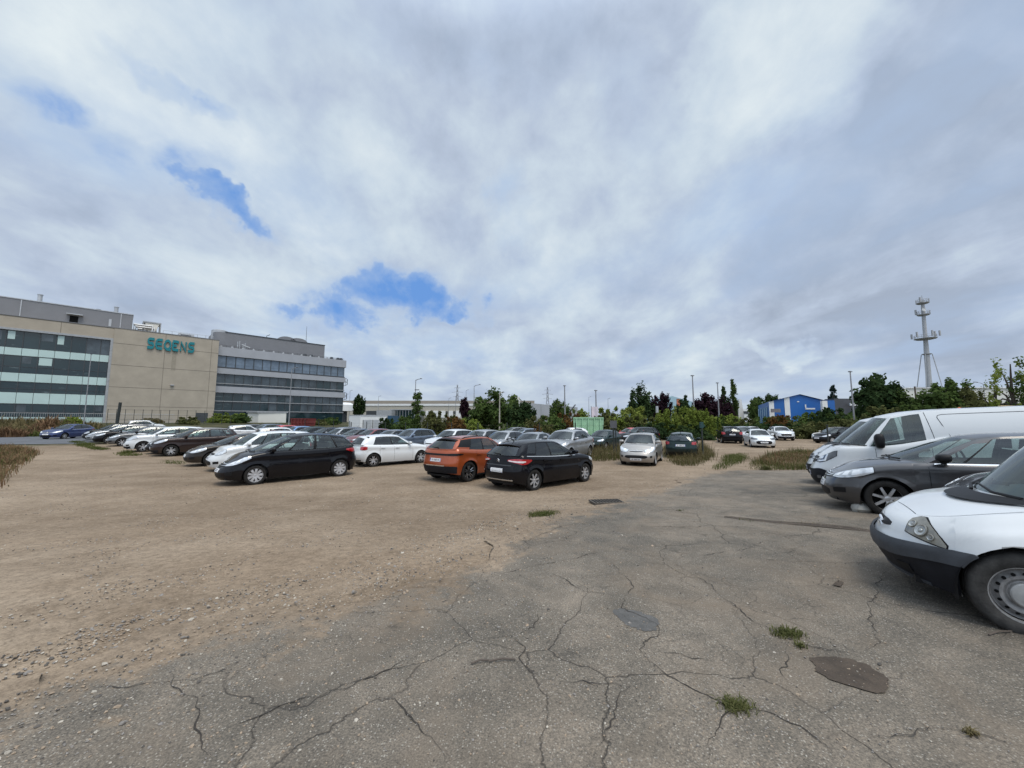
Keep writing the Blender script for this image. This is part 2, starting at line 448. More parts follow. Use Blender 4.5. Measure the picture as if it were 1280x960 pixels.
PROTO = {}
def build_proto(key):
    sp = SPECS[key]; s = Shape(sp); g = sp.get
    parts = []      # (name, mesh, location, parent index or None, mirror scale)
    # ---------------- body shell
    mb = MB()
    lev = [0, .05, .12, .2, .3, .4, .5, .6, .7, .78, .85, .91, .96, 1]
    rows = []; lip = []
    for x, y in s.pts:
        b, t = s.bottom(x), s.zs(x)
        row = [s.surf(x, y, b+(t-b)*v) for v in lev]
        rows.append(row)
        p = row[0].copy(); q = p.copy(); q.y = max(0, q.y-.07)
        if p.y < .06: q = p + Vector((-.05 if x < s.L/2 else .05, 0, .02))
        lip.append([q, p])
    mb.grid(rows, 0)
    mb.grid(lip, 1)
    # lid: bonnet, waist ledges and tail deck
    yb0 = g('yb', s.hw-.10); hood_end = sp['xw1']+.12
    crown = g('crown', .07); nt = 8
    hood = []; ledge = []; deck = []
    xr_deck = sp['xr1']-.05
    for i, (x, y) in enumerate(s.pts):
        p = rows[i][-1]
        xf = s.x0-p.x
        full = [Vector((p.x, p.y*(1-k/nt), p.z+crown*(1-(1-k/nt)**2)*min(1, (p.y/s.hw)**1.2+.0)*min(1, xf/.5+.15))) for k in range(nt+1)]
        if xf <= hood_end: hood.append(full)
        if xf >= hood_end-.13 and xf <= xr_deck+.12: ledge.append([p, Vector((p.x, min(p.y, yb0)-.03, p.z+.006)), Vector((p.x, min(p.y, yb0)-.05, p.z-.05))])
        if xf >= xr_deck:
            cr = g('deck_crown', .02)
            deck.append([Vector((p.x, p.y*(1-k/nt), p.z+cr*(1-(1-k/nt)**2)*min(1, p.y/s.hw))) for k in range(nt+1)])
    mb.grid(hood, 0, flip=True); mb.grid(ledge, 0, flip=True); mb.grid(deck, 0, flip=True)
    # shut lines of the bonnet
    lines = [r for r in hood if s.x0-r[0].x > g('bonnet_x', .20) and r[0].y > .3]
    if lines:
        q = g('bonnet_t', .55); up = Vector((0, 0, .0022))
        L_ = [r[0].lerp(r[1], q)+up for r in lines]; R2 = [r[0].lerp(r[1], q+.055)+up for r in lines]
        mb.grid([L_, R2], 1, flip=False)
        f = lines[0]; mb.grid([[p+up for p in f[1:]], [p+up+Vector((-.006, 0, .0005)) for p in f[1:]]], 1)
    def hood_z(x, y):
        ys = s.cy(x)-.085
        return s.zs(x)+crown*(1-min(1, y/ys)**2)
    # ---------------- greenhouse
    gh = MB(); yb, yt = yb0, g('yt', .58)
    zr = pchip(sp['zr'])
    rc = g('roof_crown', .06)
    vs = [0, .05, .2, .4, .6, .8, .93, 1]
    qs = [0, .2, .4, .6, .75, .86, .93, 1]
    wins = sp['wins']        # (s0, s1, v0, v1, kind)
    bl = g('bulge', .03)
    ss = sorted(set([0, 1] + [round(a, 4) for w in wins for a in w[:2]] + [k/16 for k in range(17)]))
    ss = [a for i, a in enumerate(ss) if i == 0 or a-ss[i-1] > .006 or any(abs(a-w[0]) < 1e-6 or abs(a-w[1]) < 1e-6 for w in wins)]
    cols = []; kind = []
    def column(bx, by, bz, tx, ty, tz, ox, oy):
        return [Vector((s.x0-(bx+(tx-bx)*v+ox*4*v*(1-v)), by+(ty-by)*v+oy*4*v*(1-v), bz+(tz-bz)*v)) for v in vs]
    xw0, xw1, xt0, xt1 = sp['xw0'], sp['xw1'], sp['xt0'], sp['xt1']
    xr0, xr1, xs0, xs1 = sp['xr0'], sp['xr1'], sp['xrt0'], sp['xrt1']
    lastz = zr(xs1)
    for q in qs[:-1]:
        bx = xw0+(xw1-xw0)*q**2.2; tx = xt0+(xt1-xt0)*q**2.2
        cols.append(column(bx, yb*q, hood_z(bx, yb*q)-.012, tx, yt*q, zr(xt1)+rc*(1-q*q), -bl*.8, 0)); kind.append(('w', q))
    txf = lambda k: xt1+(xs1-xt1)*(k-g('lean', .10)*math.sin(math.pi*k))
    ytf = lambda k: yt - g('yt_taper', .05)*k*k
    ybf = lambda k: min(yb - g('yb_taper', .04)*k**3, s.cy(xw1+(xr1-xw1)*k)-.07)
    for k in ss:
        bx = xw1+(xr1-xw1)*k; tx = txf(k)
        # drop pillars straight: rear part may lean
        cols.append(column(bx, ybf(k), s.zs(bx)-.012, tx, ytf(k), zr(tx), 0, bl)); kind.append(('s', k))
    for q in reversed(qs[:-1]):
        bx = xr0+(xr1-xr0)*q**2.2; tx = xs0+(xs1-xs0)*q**2.2
        cols.append(column(bx, ybf(1)*q, s.zs(bx)-.012+.0, tx, ytf(1)*q, lastz+rc*(1-q*q), bl*.8, 0)); kind.append(('r', q))
    glass = {}
    black_pillars = g('black_pillars', True)
    for i in range(len(cols)-1):
        ka, qa = kind[i]; kb, qb = kind[i+1]
        for j in range(len(vs)-1):
            vm = (vs[j]+vs[j+1])/2
            quad = [cols[i][j], cols[i+1][j], cols[i+1][j+1], cols[i][j+1]]
            dest = None; mat = 0
            if ka == 'w' and kb == 'w' and max(qa, qb) <= .94 and .03 < vm < .96: dest = 'windshield'
            elif ka == 'r' and kb == 'r' and max(qa, qb) <= g('rw_q', .87) and g('rw_v0', .12) < vm < .95: dest = 'rear_window'
            elif ka == 's' and kb == 's':
                km = (qa+qb)/2
                for wi, w in enumerate(wins):
                    if w[0] < km < w[1]:
                        if w[2] < vm < w[3]: dest = ('side', wi)
                        break
                else:
                    if wins and wins[0][0] < km < wins[-1][1] and .05 < vm < .93 and black_pillars: mat = 1
            if dest == 'rear_window' and g('no_rear_window'): dest = None
            if dest is None: gh.add(quad, [(0, 1, 2, 3)], mat)
            else: glass.setdefault(dest, MB()).add(quad, [(0, 1, 2, 3)], 0)
    for path in g('grooves', []):      # pressed lines in the upper panels: (position along, height share)
        pl = []
        for k, v in path:
            bx = xw1+(xr1-xw1)*k; tx = txf(k)
            pl.append(Vector((s.x0-(bx+(tx-bx)*v), ybf(k)+(ytf(k)-ybf(k))*v+bl*4*v*(1-v)+.001, s.zs(bx)-.012+(zr(tx)-s.zs(bx)+.012)*v)))
        gh.tube(pl, .0055, 5, 1)
    # roof
    nr = 8; rr = []
    for k in ss:
        tx = txf(k); off = (xt0-xt1)*(1-k)+(xs0-xs1)*k
        rowp = []
        for j in range(nr+1):
            q = 1-j/nr
            rowp.append(Vector((s.x0-(tx+off*(1-q**2.2)), ytf(k)*q, zr(tx)+rc*(1-q*q))))
        rr.append(rowp)
    gh.grid(rr, 0, flip=True)
    for a in (gh,):
        o = len(mb.v); mb.v += a.v; mb.f += [tuple(i+o for i in f) for f in a.f]; mb.m += a.m
    # seams (door, bonnet and tailgate gaps)
    for x in g('seams', []):
        d = s.s_x(x); z0 = max(s.bottom(x)+.03, s.zb(x)+.06)
        s.patch(mb, [(d-.004, z0, 9), (d+.004, z0, 9)], .0022, 1, 1, nz=10, skirt=False)
    for x, z0, z1 in g('hseams', []): 
        pass
    for kn in g('lines', []):   # (knots, mat)
        s.patch(mb, kn[0], g('line_off', .006), kn[1], 1, nz=2, rear=(len(kn) > 2 and kn[2]))
    # wheel wells and belly
    for c in (s.fx, s.rx):
        prof = []
        yo, yi = s.cy(c)-.03, s.cy(c)-.34
        ring = [[Vector((s.x0-(c-(s.Ra+.004)*math.cos(math.pi*k/16)), yy, s.r+(s.Ra+.004)*math.sin(math.pi*k/16))) for yy in (yo, yi)] for k in range(17)]
        mb.grid(ring, 1)
        mb.add([Vector((s.x0-(c-(s.Ra+.004)*math.cos(math.pi*k/16)), yi, s.r+(s.Ra+.004)*math.sin(math.pi*k/16))) for k in range(17)], [tuple(range(17))], 1)
        for e in (-1, 1):
            x = s.x0-(c+e*(s.Ra+.003)); mb.add([(x, yo, s.r+.01), (x, yi, s.r+.01), (x, yi, .2), (x, yo, .2)], [(0, 1, 2, 3)], 1)
    ymid = s.cy(s.fx)-.33
    mb.box((s.x0-s.L/2, ymid/2, .24), (s.L-.35, ymid, .06), 1)
    mb.box((s.x0-(s.fx+s.rx)/2, (ymid+s.hw-.06)/2, .235), (s.wb-2*s.Ra-.03, s.hw-.06-ymid, .05), 1)
    mb.mirror_y()
    body = mb.mesh(key+" body", [None, M['black'], M['chrome']])
    parts.append(['body', body, (0,0,0), None])
    # ---------------- glass
    gm = M['glass']
    for d in ('windshield', 'rear_window'):
        if d in glass:
            a = glass[d]; a.mirror_y(); parts.append([d, a.mesh(key+" "+d, [M['glass_dark'] if d == 'rear_window' and g('privacy') else gm]), (0,0,0), None])
    for d in sorted(k for k in glass if isinstance(k, tuple)):
        w = wins[d[1]]
        mat = M['glass_dark'] if (len(w) > 4 and w[4] == 'dark') else (M['black'] if len(w) > 4 and w[4] == 'black' else gm)
        me = glass[d].mesh(key+" side window", [mat])
        b2 = MB(); b2.v = [(x, -y, z) for x, y, z in glass[d].v]; b2.f = [tuple(reversed(f)) for f in glass[d].f]; b2.m = glass[d].m
        parts.append(['side_window', me, (0,0,0), None]); parts.append(['side_window', b2.mesh(key+" side window", [mat]), (0,0,0), None])
    # ---------------- lamps
    def two_sided(name, items, back=False, sub=None):
        for sg in (1, -1):
            b = MB(); mats = []
            if name == 'headlight':      # dark gap round the lens
                kn = items[0][0]; k0, k1 = kn[0], kn[-1]
                s.patch(b, [(k0[0]-.012, k0[1]-.006, k0[2]+.006)]+[(d, l-.010, h+.010) for d, l, h in kn[1:-1]]+[(k1[0]+.012, k1[1]-.006, k1[2]+.006)], .0035, 0, sg); mats.append(M['black'])
            for kn, mat, off in items:
                if M[mat] not in mats: mats.append(M[mat])
                s.patch(b, kn, off, mats.index(M[mat]), sg, rear=back)
            pi = len(parts)
            parts.append([name, b.mesh(key+" "+name, mats), (0,0,0), None])
            if sub:
                b = MB(); mats = []
                for kn, mat, off in sub[1]:
                    if M[mat] not in mats: mats.append(M[mat])
                    s.patch(b, kn, off, mats.index(M[mat]), sg, rear=back, step=.03)
                parts.append([sub[0], b.mesh(key+" "+sub[0], mats), (0,0,0), pi])
    if 'head' in sp: two_sided('headlight', sp['head'], sub=g('head_sub'))
    for sg in (1, -1):
        for d, z, rad in g('bowls', []):
            p = s.P(d, z, 0, sg); n = (s.P(d, z, .05, sg)-p).normalized(); u = n.cross(Vector((0, 0, 1))).normalized(); w2 = n.cross(u); b = MB(); rows = []
            for q, (rr_, dep) in enumerate(((1.0, .013), (.85, .017), (.72, .012), (.45, .010), (.28, .010), (.22, .016), (0.01, .019))):
                rows.append([p+n*dep+(u*math.cos(2*math.pi*k/18)+w2*math.sin(2*math.pi*k/18))*rad*rr_ for k in range(19)])
            b.grid(rows, 0, matf=lambda i, j: 1 if i in (0, 3) else 0)
            pi = [i for i, q in enumerate(parts) if q[0] == 'headlight'][0 if sg > 0 else 1]
            parts.append(['reflector', b.mesh(key+" reflector", [M['lamp_bowl'], M['lamp_cloudy']]), (0,0,0), pi])
    if 'tail' in sp: two_sided('taillight', sp['tail'], True, sub=g('tail_sub'))
    if 'fog' in sp: two_sided('fog_light', sp['fog'])
    def centred(name, items, back=False):
        b = MB(); mats = []
        for kn, mat, off in items:
            if M[mat] not in mats: mats.append(M[mat])
            for sg in (1, -1): s.patch(b, kn, off, mats.index(M[mat]), sg, rear=back)
        parts.append([name, b.mesh(key+" "+name, mats), (0,0,0), None])
    for nm, items, back in g('trims', []): centred(nm, items, back)
    # number plates
    for back in (False, True):
        z = g('plate_r', .62) if back else g('plate_f', .42)
        if z is None: continue
        b = MB()
        for sg in (1, -1):
            s.patch(b, [(0, z-.055, z+.055), (.26, z-.055, z+.055)], .012, 0, sg, rear=back, step=.07)
            s.patch(b, [(.230, z-.050, z+.050), (.257, z-.050, z+.050)], .0135, 1, sg, rear=back, nz=1, skirt=False)
            for d0, wd in ((.006, .034), (.050, .034), (.118, .030), (.156, .030)):
                s.patch(b, [(d0, z-.032, z+.032), (d0+wd*.8, z-.032, z+.032)], .0135, 2, sg, rear=back, nz=1, skirt=False)
        parts.append(['number_plate', b.mesh(key+" number plate", [M['plate'], M['plate_blue'], M['ink']]), (0,0,0), None])
    # mirrors
    mx = sp.get('mir_x', xw1+.22); mz = s.zs(mx)+g('mir_h', .09)
    msz = g('mir_size', (.10, .115, .068))
    for sg in (1, -1):
        b = MB(); cy = sg*(s.hw+.035)
        rows = []
        for a in range(9):
            th = math.pi*a/8; row = []
            for c in range(17):
                ph = 2*math.pi*c/16
                ex = math.cos(th); ring = math.sin(th)
                f = lambda u: math.copysign(abs(u)**.65, u)
                row.append(Vector((s.x0-mx+.02+f(math.cos(ph)*ring)*msz[0]*(.95 if math.cos(ph) > 0 else .55), cy+f(ex)*msz[1], mz+f(math.sin(ph)*ring)*msz[2])))
            rows.append(row)
        b.grid(rows, 0)
        b.tube([Vector((s.x0-mx+.02, sg*(s.hw-.13), mz-.07)), Vector((s.x0-mx+.01, cy-sg*.03, mz-.05))], [.035, .04], 8, 1)
        parts.append(['wing_mirror', b.mesh(key+" mirror", [M['black'] if g('black_mirror') else None, M['black']]), (0,0,0), None])
    # door handles
    for x, z in g('handles', []):
        d = s.s_x(x)
        for sg in (1, -1):
            b = MB(); s.patch(b, [(d-.10, z-.016, z+.016), (d+.10, z-.012, z+.02)], .026, 0, sg, nz=2, back=.03)
            parts.append(['door_handle', b.mesh(key+" handle", [M['black'] if g('black_handles') else None]), (0,0,0), None])
    # wipers
    b = MB()
    def onw(q, v):
        bx = xw0+(xw1-xw0)*abs(q)**2.2; tx = xt0+(xt1-xt0)*abs(q)**2.2
        bz = hood_z(bx, yb*abs(q))-.012; tz = zr(xt1)+rc*(1-q*q)
        return Vector((s.x0-(bx+(tx-bx)*v-bl*.8*4*v*(1-v))+.02, yb*q+(yt-yb)*q*v, bz+(tz-bz)*v+.018))
    b.tube([onw(.62, .03), onw(.3, .05), onw(-.15, .10)], [.014, .012, .008], 6, 0)
    b.tube([onw(-.1, .03), onw(-.45, .05), onw(-.8, .11)], [.014, .012, .008], 6, 0)
    parts.append(['wiper', b.mesh(key+" wipers", [M['black']]), (0,0,0), None])
    if g('cowl'):
        b = MB(); rws = []
        for k in range(-10, 11):
            q = k/10; bx = xw0+(xw1-xw0)*abs(q)**2.2
            a = Vector((s.x0-bx+.01, yb*q*.97, hood_z(bx, yb*abs(q))+.03)); fx = bx-.17*(1-abs(q)**3)-.01
            c = Vector((s.x0-fx, yb*q*.97, hood_z(fx, yb*abs(q))+.012)); rws.append([c, a])
        b.grid(rws, 0); parts.append(['cowl_panel', b.mesh(key+" cowl", [M['black']]), (0,0,0), None])
    # tail details
    if g('rear_wiper', True) and not g('no_rear_window'):
        b = MB()
        f = lambda q, v: Vector((s.x0-(xr0+(xs0-xr0)*v+bl*3.2*v*(1-v))-.02, yb*q, s.zs(xr0)+(lastz+rc-s.zs(xr0))*v))
        b.tube([f(0, .12), f(.08, .15), f(.42, .18)], [.02, .012, .008], 6, 0)
        parts.append(['rear_wiper', b.mesh(key+" rear wiper", [M['black']]), (0,0,0), None])
    if g('spoiler'):
        b = MB(); rws = []
        for k in range(-8, 9):
            q = k/8; a = abs(q)
            x = xs0+(xs1-xs0)*a**2.2; z = lastz+rc*(1-q*q)
            rws.append([Vector((s.x0-x+.10, ytf(1)*q, z+.02)), Vector((s.x0-x-g('spoiler'), ytf(1)*q*.95, z-.035)), Vector((s.x0-x-g('spoiler')+.01, ytf(1)*q*.95, z-.065)), Vector((s.x0-x+.02, ytf(1)*q*.97, z-.05))])
        b.grid(rws, 0, flip=False)
        parts.append(['spoiler', b.mesh(key+" spoiler", [M['black'] if g('black_spoiler') else None]), (0,0,0), None])
    if g('rails'):
        for sg in (1, -1):
            b = MB(); path = []
            for k in range(12):
                t = .04+.92*k/11; tx = txf(t)
                h = .035 if 0 < k < 11 else -.01
                path.append(Vector((s.x0-tx, sg*(ytf(t)-.03), zr(tx)+rc*.12+h)))
            b.tube(path, .018, 8, 0); parts.append(['roof_rail', b.mesh(key+" rail", [M[g('rails')]]), (0,0,0), None])
    if g('antenna', True):
        b = MB(); tx = xs0-.25
        if g('antenna') != 'front': b.tube([(s.x0-tx, 0, lastz+rc+.01), (s.x0-tx-.16, 0, lastz+rc+.17)], [.016, .004], 6, 0)
        else: b.tube([(s.x0-xt0-.2, 0, zr(xt1)+rc), (s.x0-xt0-.35, 0, zr(xt1)+rc+.22)], [.012, .004], 6, 0)
        parts.append(['antenna', b.mesh(key+" antenna", [M['black']]), (0,0,0), None])
    # emblem: two stacked chevrons
    if g('chevrons'):
        for back, z in g('chevrons'):
            b = MB(); p = s.P(s.tot if back else 0, z, .004); sx = -1 if back else 1
            for dz in (0, -.045):
                b.tube([p+Vector((sx*.012, -.055, dz-.03)), p+Vector((sx*.02, 0, dz+.015)), p+Vector((sx*.012, .055, dz-.03))], .011, 5, 0)
            parts.append(['emblem', b.mesh(key+" emblem", [M['chrome']]), (0,0,0), None])
    # ---------------- interior
    b = MB(); yi = yb-.05; xa, xb_ = xw1-.1, min(xr1-.05, g('cab_end', 99)); zt = s.zs((xa+xb_)/2)-.03
    for sg in (1, -1): b.add([(s.x0-xa, sg*yi, .35), (s.x0-xb_, sg*yi, .35), (s.x0-xb_, sg*yi, zt), (s.x0-xa, sg*yi, zt)], [(0,1,2,3)], 0)
    b.add([(s.x0-xa, yi, .36), (s.x0-xb_, yi, .36), (s.x0-xb_, -yi, .36), (s.x0-xa, -yi, .36)], [(0,1,2,3)], 0)
    top = zr((xt1+xs1)/2)-.02 if g('cab_end') else zt
    b.add([(s.x0-xb_, yi*.92, .36), (s.x0-xb_, -yi*.92, .36), (s.x0-xb_, -yi*.8, top), (s.x0-xb_, yi*.8, top)], [(0,1,2,3)], 0)
    b.box((s.x0-(xw1+.22), 0, zt-.10), (.55, yi*1.9, .22), 0)
    sx = xw1+g('seat_dx', 1.05)
    sh = g('seat_z', .52)
    rowsx = [(sx, (-.36, .36), .48)] + ([] if g('cab_end') else [(sx+.85, (-.42, 0, .42), .46)])
    for x, ys, wd in rowsx:
        for y in ys:
            b.box((s.x0-x+.18, y, sh), (.5, wd, .16), 1)
            b.box((s.x0-x-.14, y, sh+.36), (.14, wd, .62), 1, Matrix.Rotation(-.2, 3, 'Y'), .86)
            b.box((s.x0-x-.23, y, sh+.77), (.09, .24, .17), 1, Matrix.Rotation(-.1, 3, 'Y'), .85)
    sw = Vector((s.x0-sx+.52, .36, zt+.06))
    b.tube([sw+Vector((.06*math.sin(a)*.5, .18*math.cos(a), .17*math.sin(a))) for a in [2*math.pi*k/16 for k in range(17)]], .016, 6, 0, caps=False)
    # head lining under the roof skin
    b.grid([[p-Vector((0, 0, .03)) for p in r] for r in rr], 0, flip=False)
    b.grid([[Vector((p.x, -p.y, p.z-.03)) for p in r] for r in rr], 0, flip=True)
    parts.append(['cabin', b.mesh(key+" cabin", [M['interior'], M['seat']], smooth=False), (0,0,0), None])
    # ---------------- wheels
    st = g('rim', 'five')
    tm = tyre_mesh(s.r, g('tyre_w', .10)).mesh(key+" tyre", [M[g('tyre_mat', 'tyre')]], angle=50)
    mats = {'steel': [M['steel'], M['well'], M['hub']], 'dark': [M['rim_dark'], M['well'], M['chrome']], 'cover': [M['alloy_cover'], M['well']]}.get(st, [M['alloy'], M['well']])
    rmesh = rim_mesh(st, s.r).mesh(key+" rim", mats, angle=35)
    yw = s.cy(s.fx)-g('tyre_w', .10)-.025
    for x in (s.fx, s.rx):
        for sg in (1, -1):
            pi = len(parts); parts.append(['wheel', tm, (s.x0-x, sg*yw, s.r), None, sg])
            parts.append(['rim', rmesh, (0, 0, 0), pi, 1])
    PROTO[key] = (s, parts)
    return PROTO[key]
def parked(key, pm, x, y, heading, label, cat='car', group='parked cars', name='parked_car', trim=None, skip=()):
    """heading: unit vector the nose points along; x, y is the middle between the axles"""
    s, parts = PROTO.get(key) or build_proto(key)
    h = Vector((heading[0], heading[1])).normalized()
    zf = gz(x+h.x*s.wb/2, y+h.y*s.wb/2); zr_ = gz(x-h.x*s.wb/2, y-h.y*s.wb/2)
    l = Vector((-h.y, h.x)); zl = gz(x+l.x*.75, y+l.y*.75); zri = gz(x-l.x*.75, y-l.y*.75)
    X = Vector((h.x, h.y, (zf-zr_)/s.wb)).normalized(); Y = Vector((l.x, l.y, (zl-zri)/1.5)); Z = X.cross(Y).normalized(); Y = Z.cross(X)
    m = Matrix((X, Y, Z)).transposed().to_4x4(); m.translation = Vector((x, y, (zf+zr_)/2-.008))
    root = empty(name); root.matrix_world = m
    tag(root, label, cat, group)
    objs = []
    for p in parts:
        o = bpy.data.objects.new(p[0], p[1]); COL.objects.link(o)
        o.parent = root if p[3] is None else objs[p[3]]
        o.location = p[2]
        if len(p) > 4 and p[4] < 0: o.rotation_euler = (0, 0, math.pi)
        objs.append(o)
        for sl in o.material_slots:
            if sl.material is None: sl.link = 'OBJECT'; sl.material = pm
    return root
def place_front(key, px, py, heading, zb=.2, **kw):
    """nose of the car (lowest point of the bumper) at a pixel"""
    s = (PROTO.get(key) or build_proto(key))[0]
    p = ground_at(px, py, zb); h = Vector(heading).normalized(); d = s.fo+s.wb/2
    return p.x-h.x*d, p.y-h.y*d
def place_wheel(key, px, py, heading, front=True, left=True):
    s = (PROTO.get(key) or build_proto(key))[0]
    p = ground_at(px, py); h = Vector(heading).normalized(); r = Vector((h.y, -h.x))
    c = Vector((p.x, p.y)) + r*(s.hw-.1)*(1 if left else -1) + h*(s.wb/2)*(-1 if front else 1)
    return c.x, c.y
SPECS = {}
def spec(key, base=None, **kw):
    d = dict(SPECS[base]) if base else {}
    d.update(kw); SPECS[key] = d
# compact five-door hatchback
spec('hatch', L=4.33, W=1.79, H=1.49, wb=2.61, fo=.93, r=.318, fb=.70, rb=.46,
     zs=[(0,.72),(.25,.79),(.6,.87),(1.0,.945),(1.35,.97),(2.5,.99),(3.5,1.04),(4.0,1.07),(4.33,1.03)],
     xw0=.98, xw1=1.42, xt0=2.02, xt1=2.12, xr0=4.20, xr1=4.10, xrt0=3.80, xrt1=3.72,
     zr=[(2.02,1.36),(2.4,1.42),(2.8,1.435),(3.3,1.41),(3.8,1.34)], yb=.785, yt=.585,
     wins=[(.035,.15,.10,.86),(.165,.455,.06,.93),(.485,.74,.06,.93,'dark'),(.755,.90,.14,.88,'dark')],
     head=[([(.46,.645,.70),(.62,.635,.755),(.85,.655,.80),(1.08,.70,.835),(1.28,.775,.865)],'lamp',.006)],
     head_sub=('lamp_module', [([(.56,.665,.72),(.64,.67,.735)],'lamp_bright',.012),([(.72,.68,.75),(.84,.69,.775)],'lamp_bright',.012),([(.92,.705,.785),(1.06,.73,.81)],'lamp_bright',.012)]),
     tail=[([(.40,.90,.935),(.55,.87,.955),(.75,.84,.965),(.95,.80,.96),(1.12,.82,.955),(1.30,.90,.935)],'tail',.010)],
     tail_sub=('clear_lens', [([(.44,.895,.925),(.60,.88,.91),(.75,.865,.905),(.92,.855,.91),(1.05,.88,.905)],'tail_white',.016)]),
     fog=[([(.60,.36,.45),(.84,.38,.47)],'black',.006)],
     trims=[('grille',[([(0,.60,.70),(.42,.63,.685)],'black',.004),([(0,.665,.678),(.44,.668,.68)],'chrome',.012),([(0,.625,.638),(.44,.648,.658)],'chrome',.012)],False),
            ('air_intake',[([(0,.27,.44),(.36,.28,.43),(.48,.31,.40)],'black',.005)],False),
            ('bumper_strip',[([(0,.335,.365),(.62,.335,.365)],'chrome',.012)],True),
            ('tailgate_trim',[([(0,.755,.79),(.55,.755,.79)],'grey_plastic',.010)],True),
            ('rear_skirt',[([(0,.295,.33),(.78,.295,.33)],'black',.004)],True)],
     seams=[1.42,2.42,3.18], handles=[(2.25,.86),(3.08,.88)], rim='six', spoiler=.13, plate_r=.62, plate_f=.50,
     chevrons=[(True,.93),(False,.70)], antenna=True,
     lines=[([(('x',1.50),.945,.962),(('x',2.5),.962,.979),(('x',3.5),1.011,1.026),(('x',3.85),1.03,1.046)],2)])
spec('hatch_grey', 'hatch', fo=.86, L=4.26, black_mirror=True, mir_size=(.125,.115,.068), rim='six',
     wins=[(.035,.15,.10,.86),(.165,.455,.06,.93),(.50,.74,.06,.93),(.755,.90,.14,.88)])
# tall family car with one sweeping roof arch
spec('mpv', L=4.47, W=1.83, H=1.66, wb=2.73, fo=.94, r=.32, fb=.78, rb=.5,
     zs=[(0,.74),(.25,.82),(.6,.93),(.95,1.02),(1.25,1.06),(2.5,1.07),(3.6,1.10),(4.1,1.14),(4.47,1.10)],
     fi=[(0,.08),(.22,.015),(.42,.0),(.65,.06),(.85,.16),(1,.30)],
     xw0=.80, xw1=1.22, xt0=2.02, xt1=2.12, xr0=4.38, xr1=4.28, xrt0=3.98, xrt1=3.88,
     zr=[(2.02,1.50),(2.4,1.57),(2.8,1.595),(3.3,1.565),(3.98,1.46)], yb=.80, yt=.60, bulge=.05,
     wins=[(.05,.21,.08,.80),(.235,.485,.06,.92),(.52,.755,.06,.92),(.78,.965,.10,.85)],
     head=[([(.42,.64,.70),(.62,.65,.78),(.9,.70,.86),(1.15,.79,.915),(1.36,.88,.95)],'lamp',.006)],
     head_sub=('lamp_module',[([(.6,.69,.76),(.74,.71,.79)],'lamp_bright',.012),([(.84,.74,.82),(1.0,.77,.86)],'lamp_bright',.012)]),
     tail=[([(.62,.98,1.03),(.78,.94,1.06),(.95,.92,1.07),(1.12,.95,1.06),(1.26,1.0,1.04)],'tail',.010)], tail_sub=None,
     fog=[([(.62,.34,.44),(.86,.36,.46)],'black',.006)],
     trims=[('grille',[([(0,.60,.72),(.40,.62,.70)],'black',.004),([(0,.685,.70),(.42,.685,.70)],'chrome',.012),([(0,.63,.645),(.42,.645,.66)],'chrome',.012)],False),
            ('air_intake',[([(0,.26,.40),(.36,.27,.39),(.48,.30,.36)],'black',.005)],False),
            ('rub_strip',[([(1.62,.50,.545),(1.66,.50,.545)],'black',.002)],False)],
     seams=[1.38,2.45,3.25], handles=[(2.28,.90),(3.12,.92)], rim='cover', spoiler=.10, plate_f=.50, plate_r=.72,
     chevrons=[(False,.71)], mir_h=.07, black_mirror=False, seat_z=.62, seat_dx=1.15)
SPECS['mpv']['trims'].pop()
spec('mpv_small', 'mpv', L=4.08, W=1.77, H=1.65, wb=2.54, fo=.86, fb=.6,
     zs=[(0,.80),(.25,.88),(.6,.98),(.95,1.04),(1.2,1.06),(3.0,1.09),(3.8,1.12),(4.08,1.08)],
     xw0=.80, xw1=1.12, xt0=1.62, xt1=1.74, xr0=4.02, xr1=3.94, xrt0=3.80, xrt1=3.70,
     zr=[(1.6,1.50),(2.0,1.57),(2.6,1.60),(3.2,1.585),(3.8,1.52)], seams=[1.2,2.2,2.95], handles=[(2.05,.90),(2.8,.92)],
     head=[([(.50,.70,.80),(.68,.69,.86),(.9,.72,.90),(1.1,.80,.93)],'lamp',.006)], head_sub=None,
     tail=[([(.66,.88,1.12),(.8,.86,1.14),(.95,.86,1.12)],'tail',.01)],
     trims=[('grille',[([(0,.68,.76),(.42,.70,.75)],'black',.004)],False),('air_intake',[([(0,.28,.48),(.40,.30,.46),(.5,.33,.42)],'black',.005)],False)], plate_f=.56, rim='five')
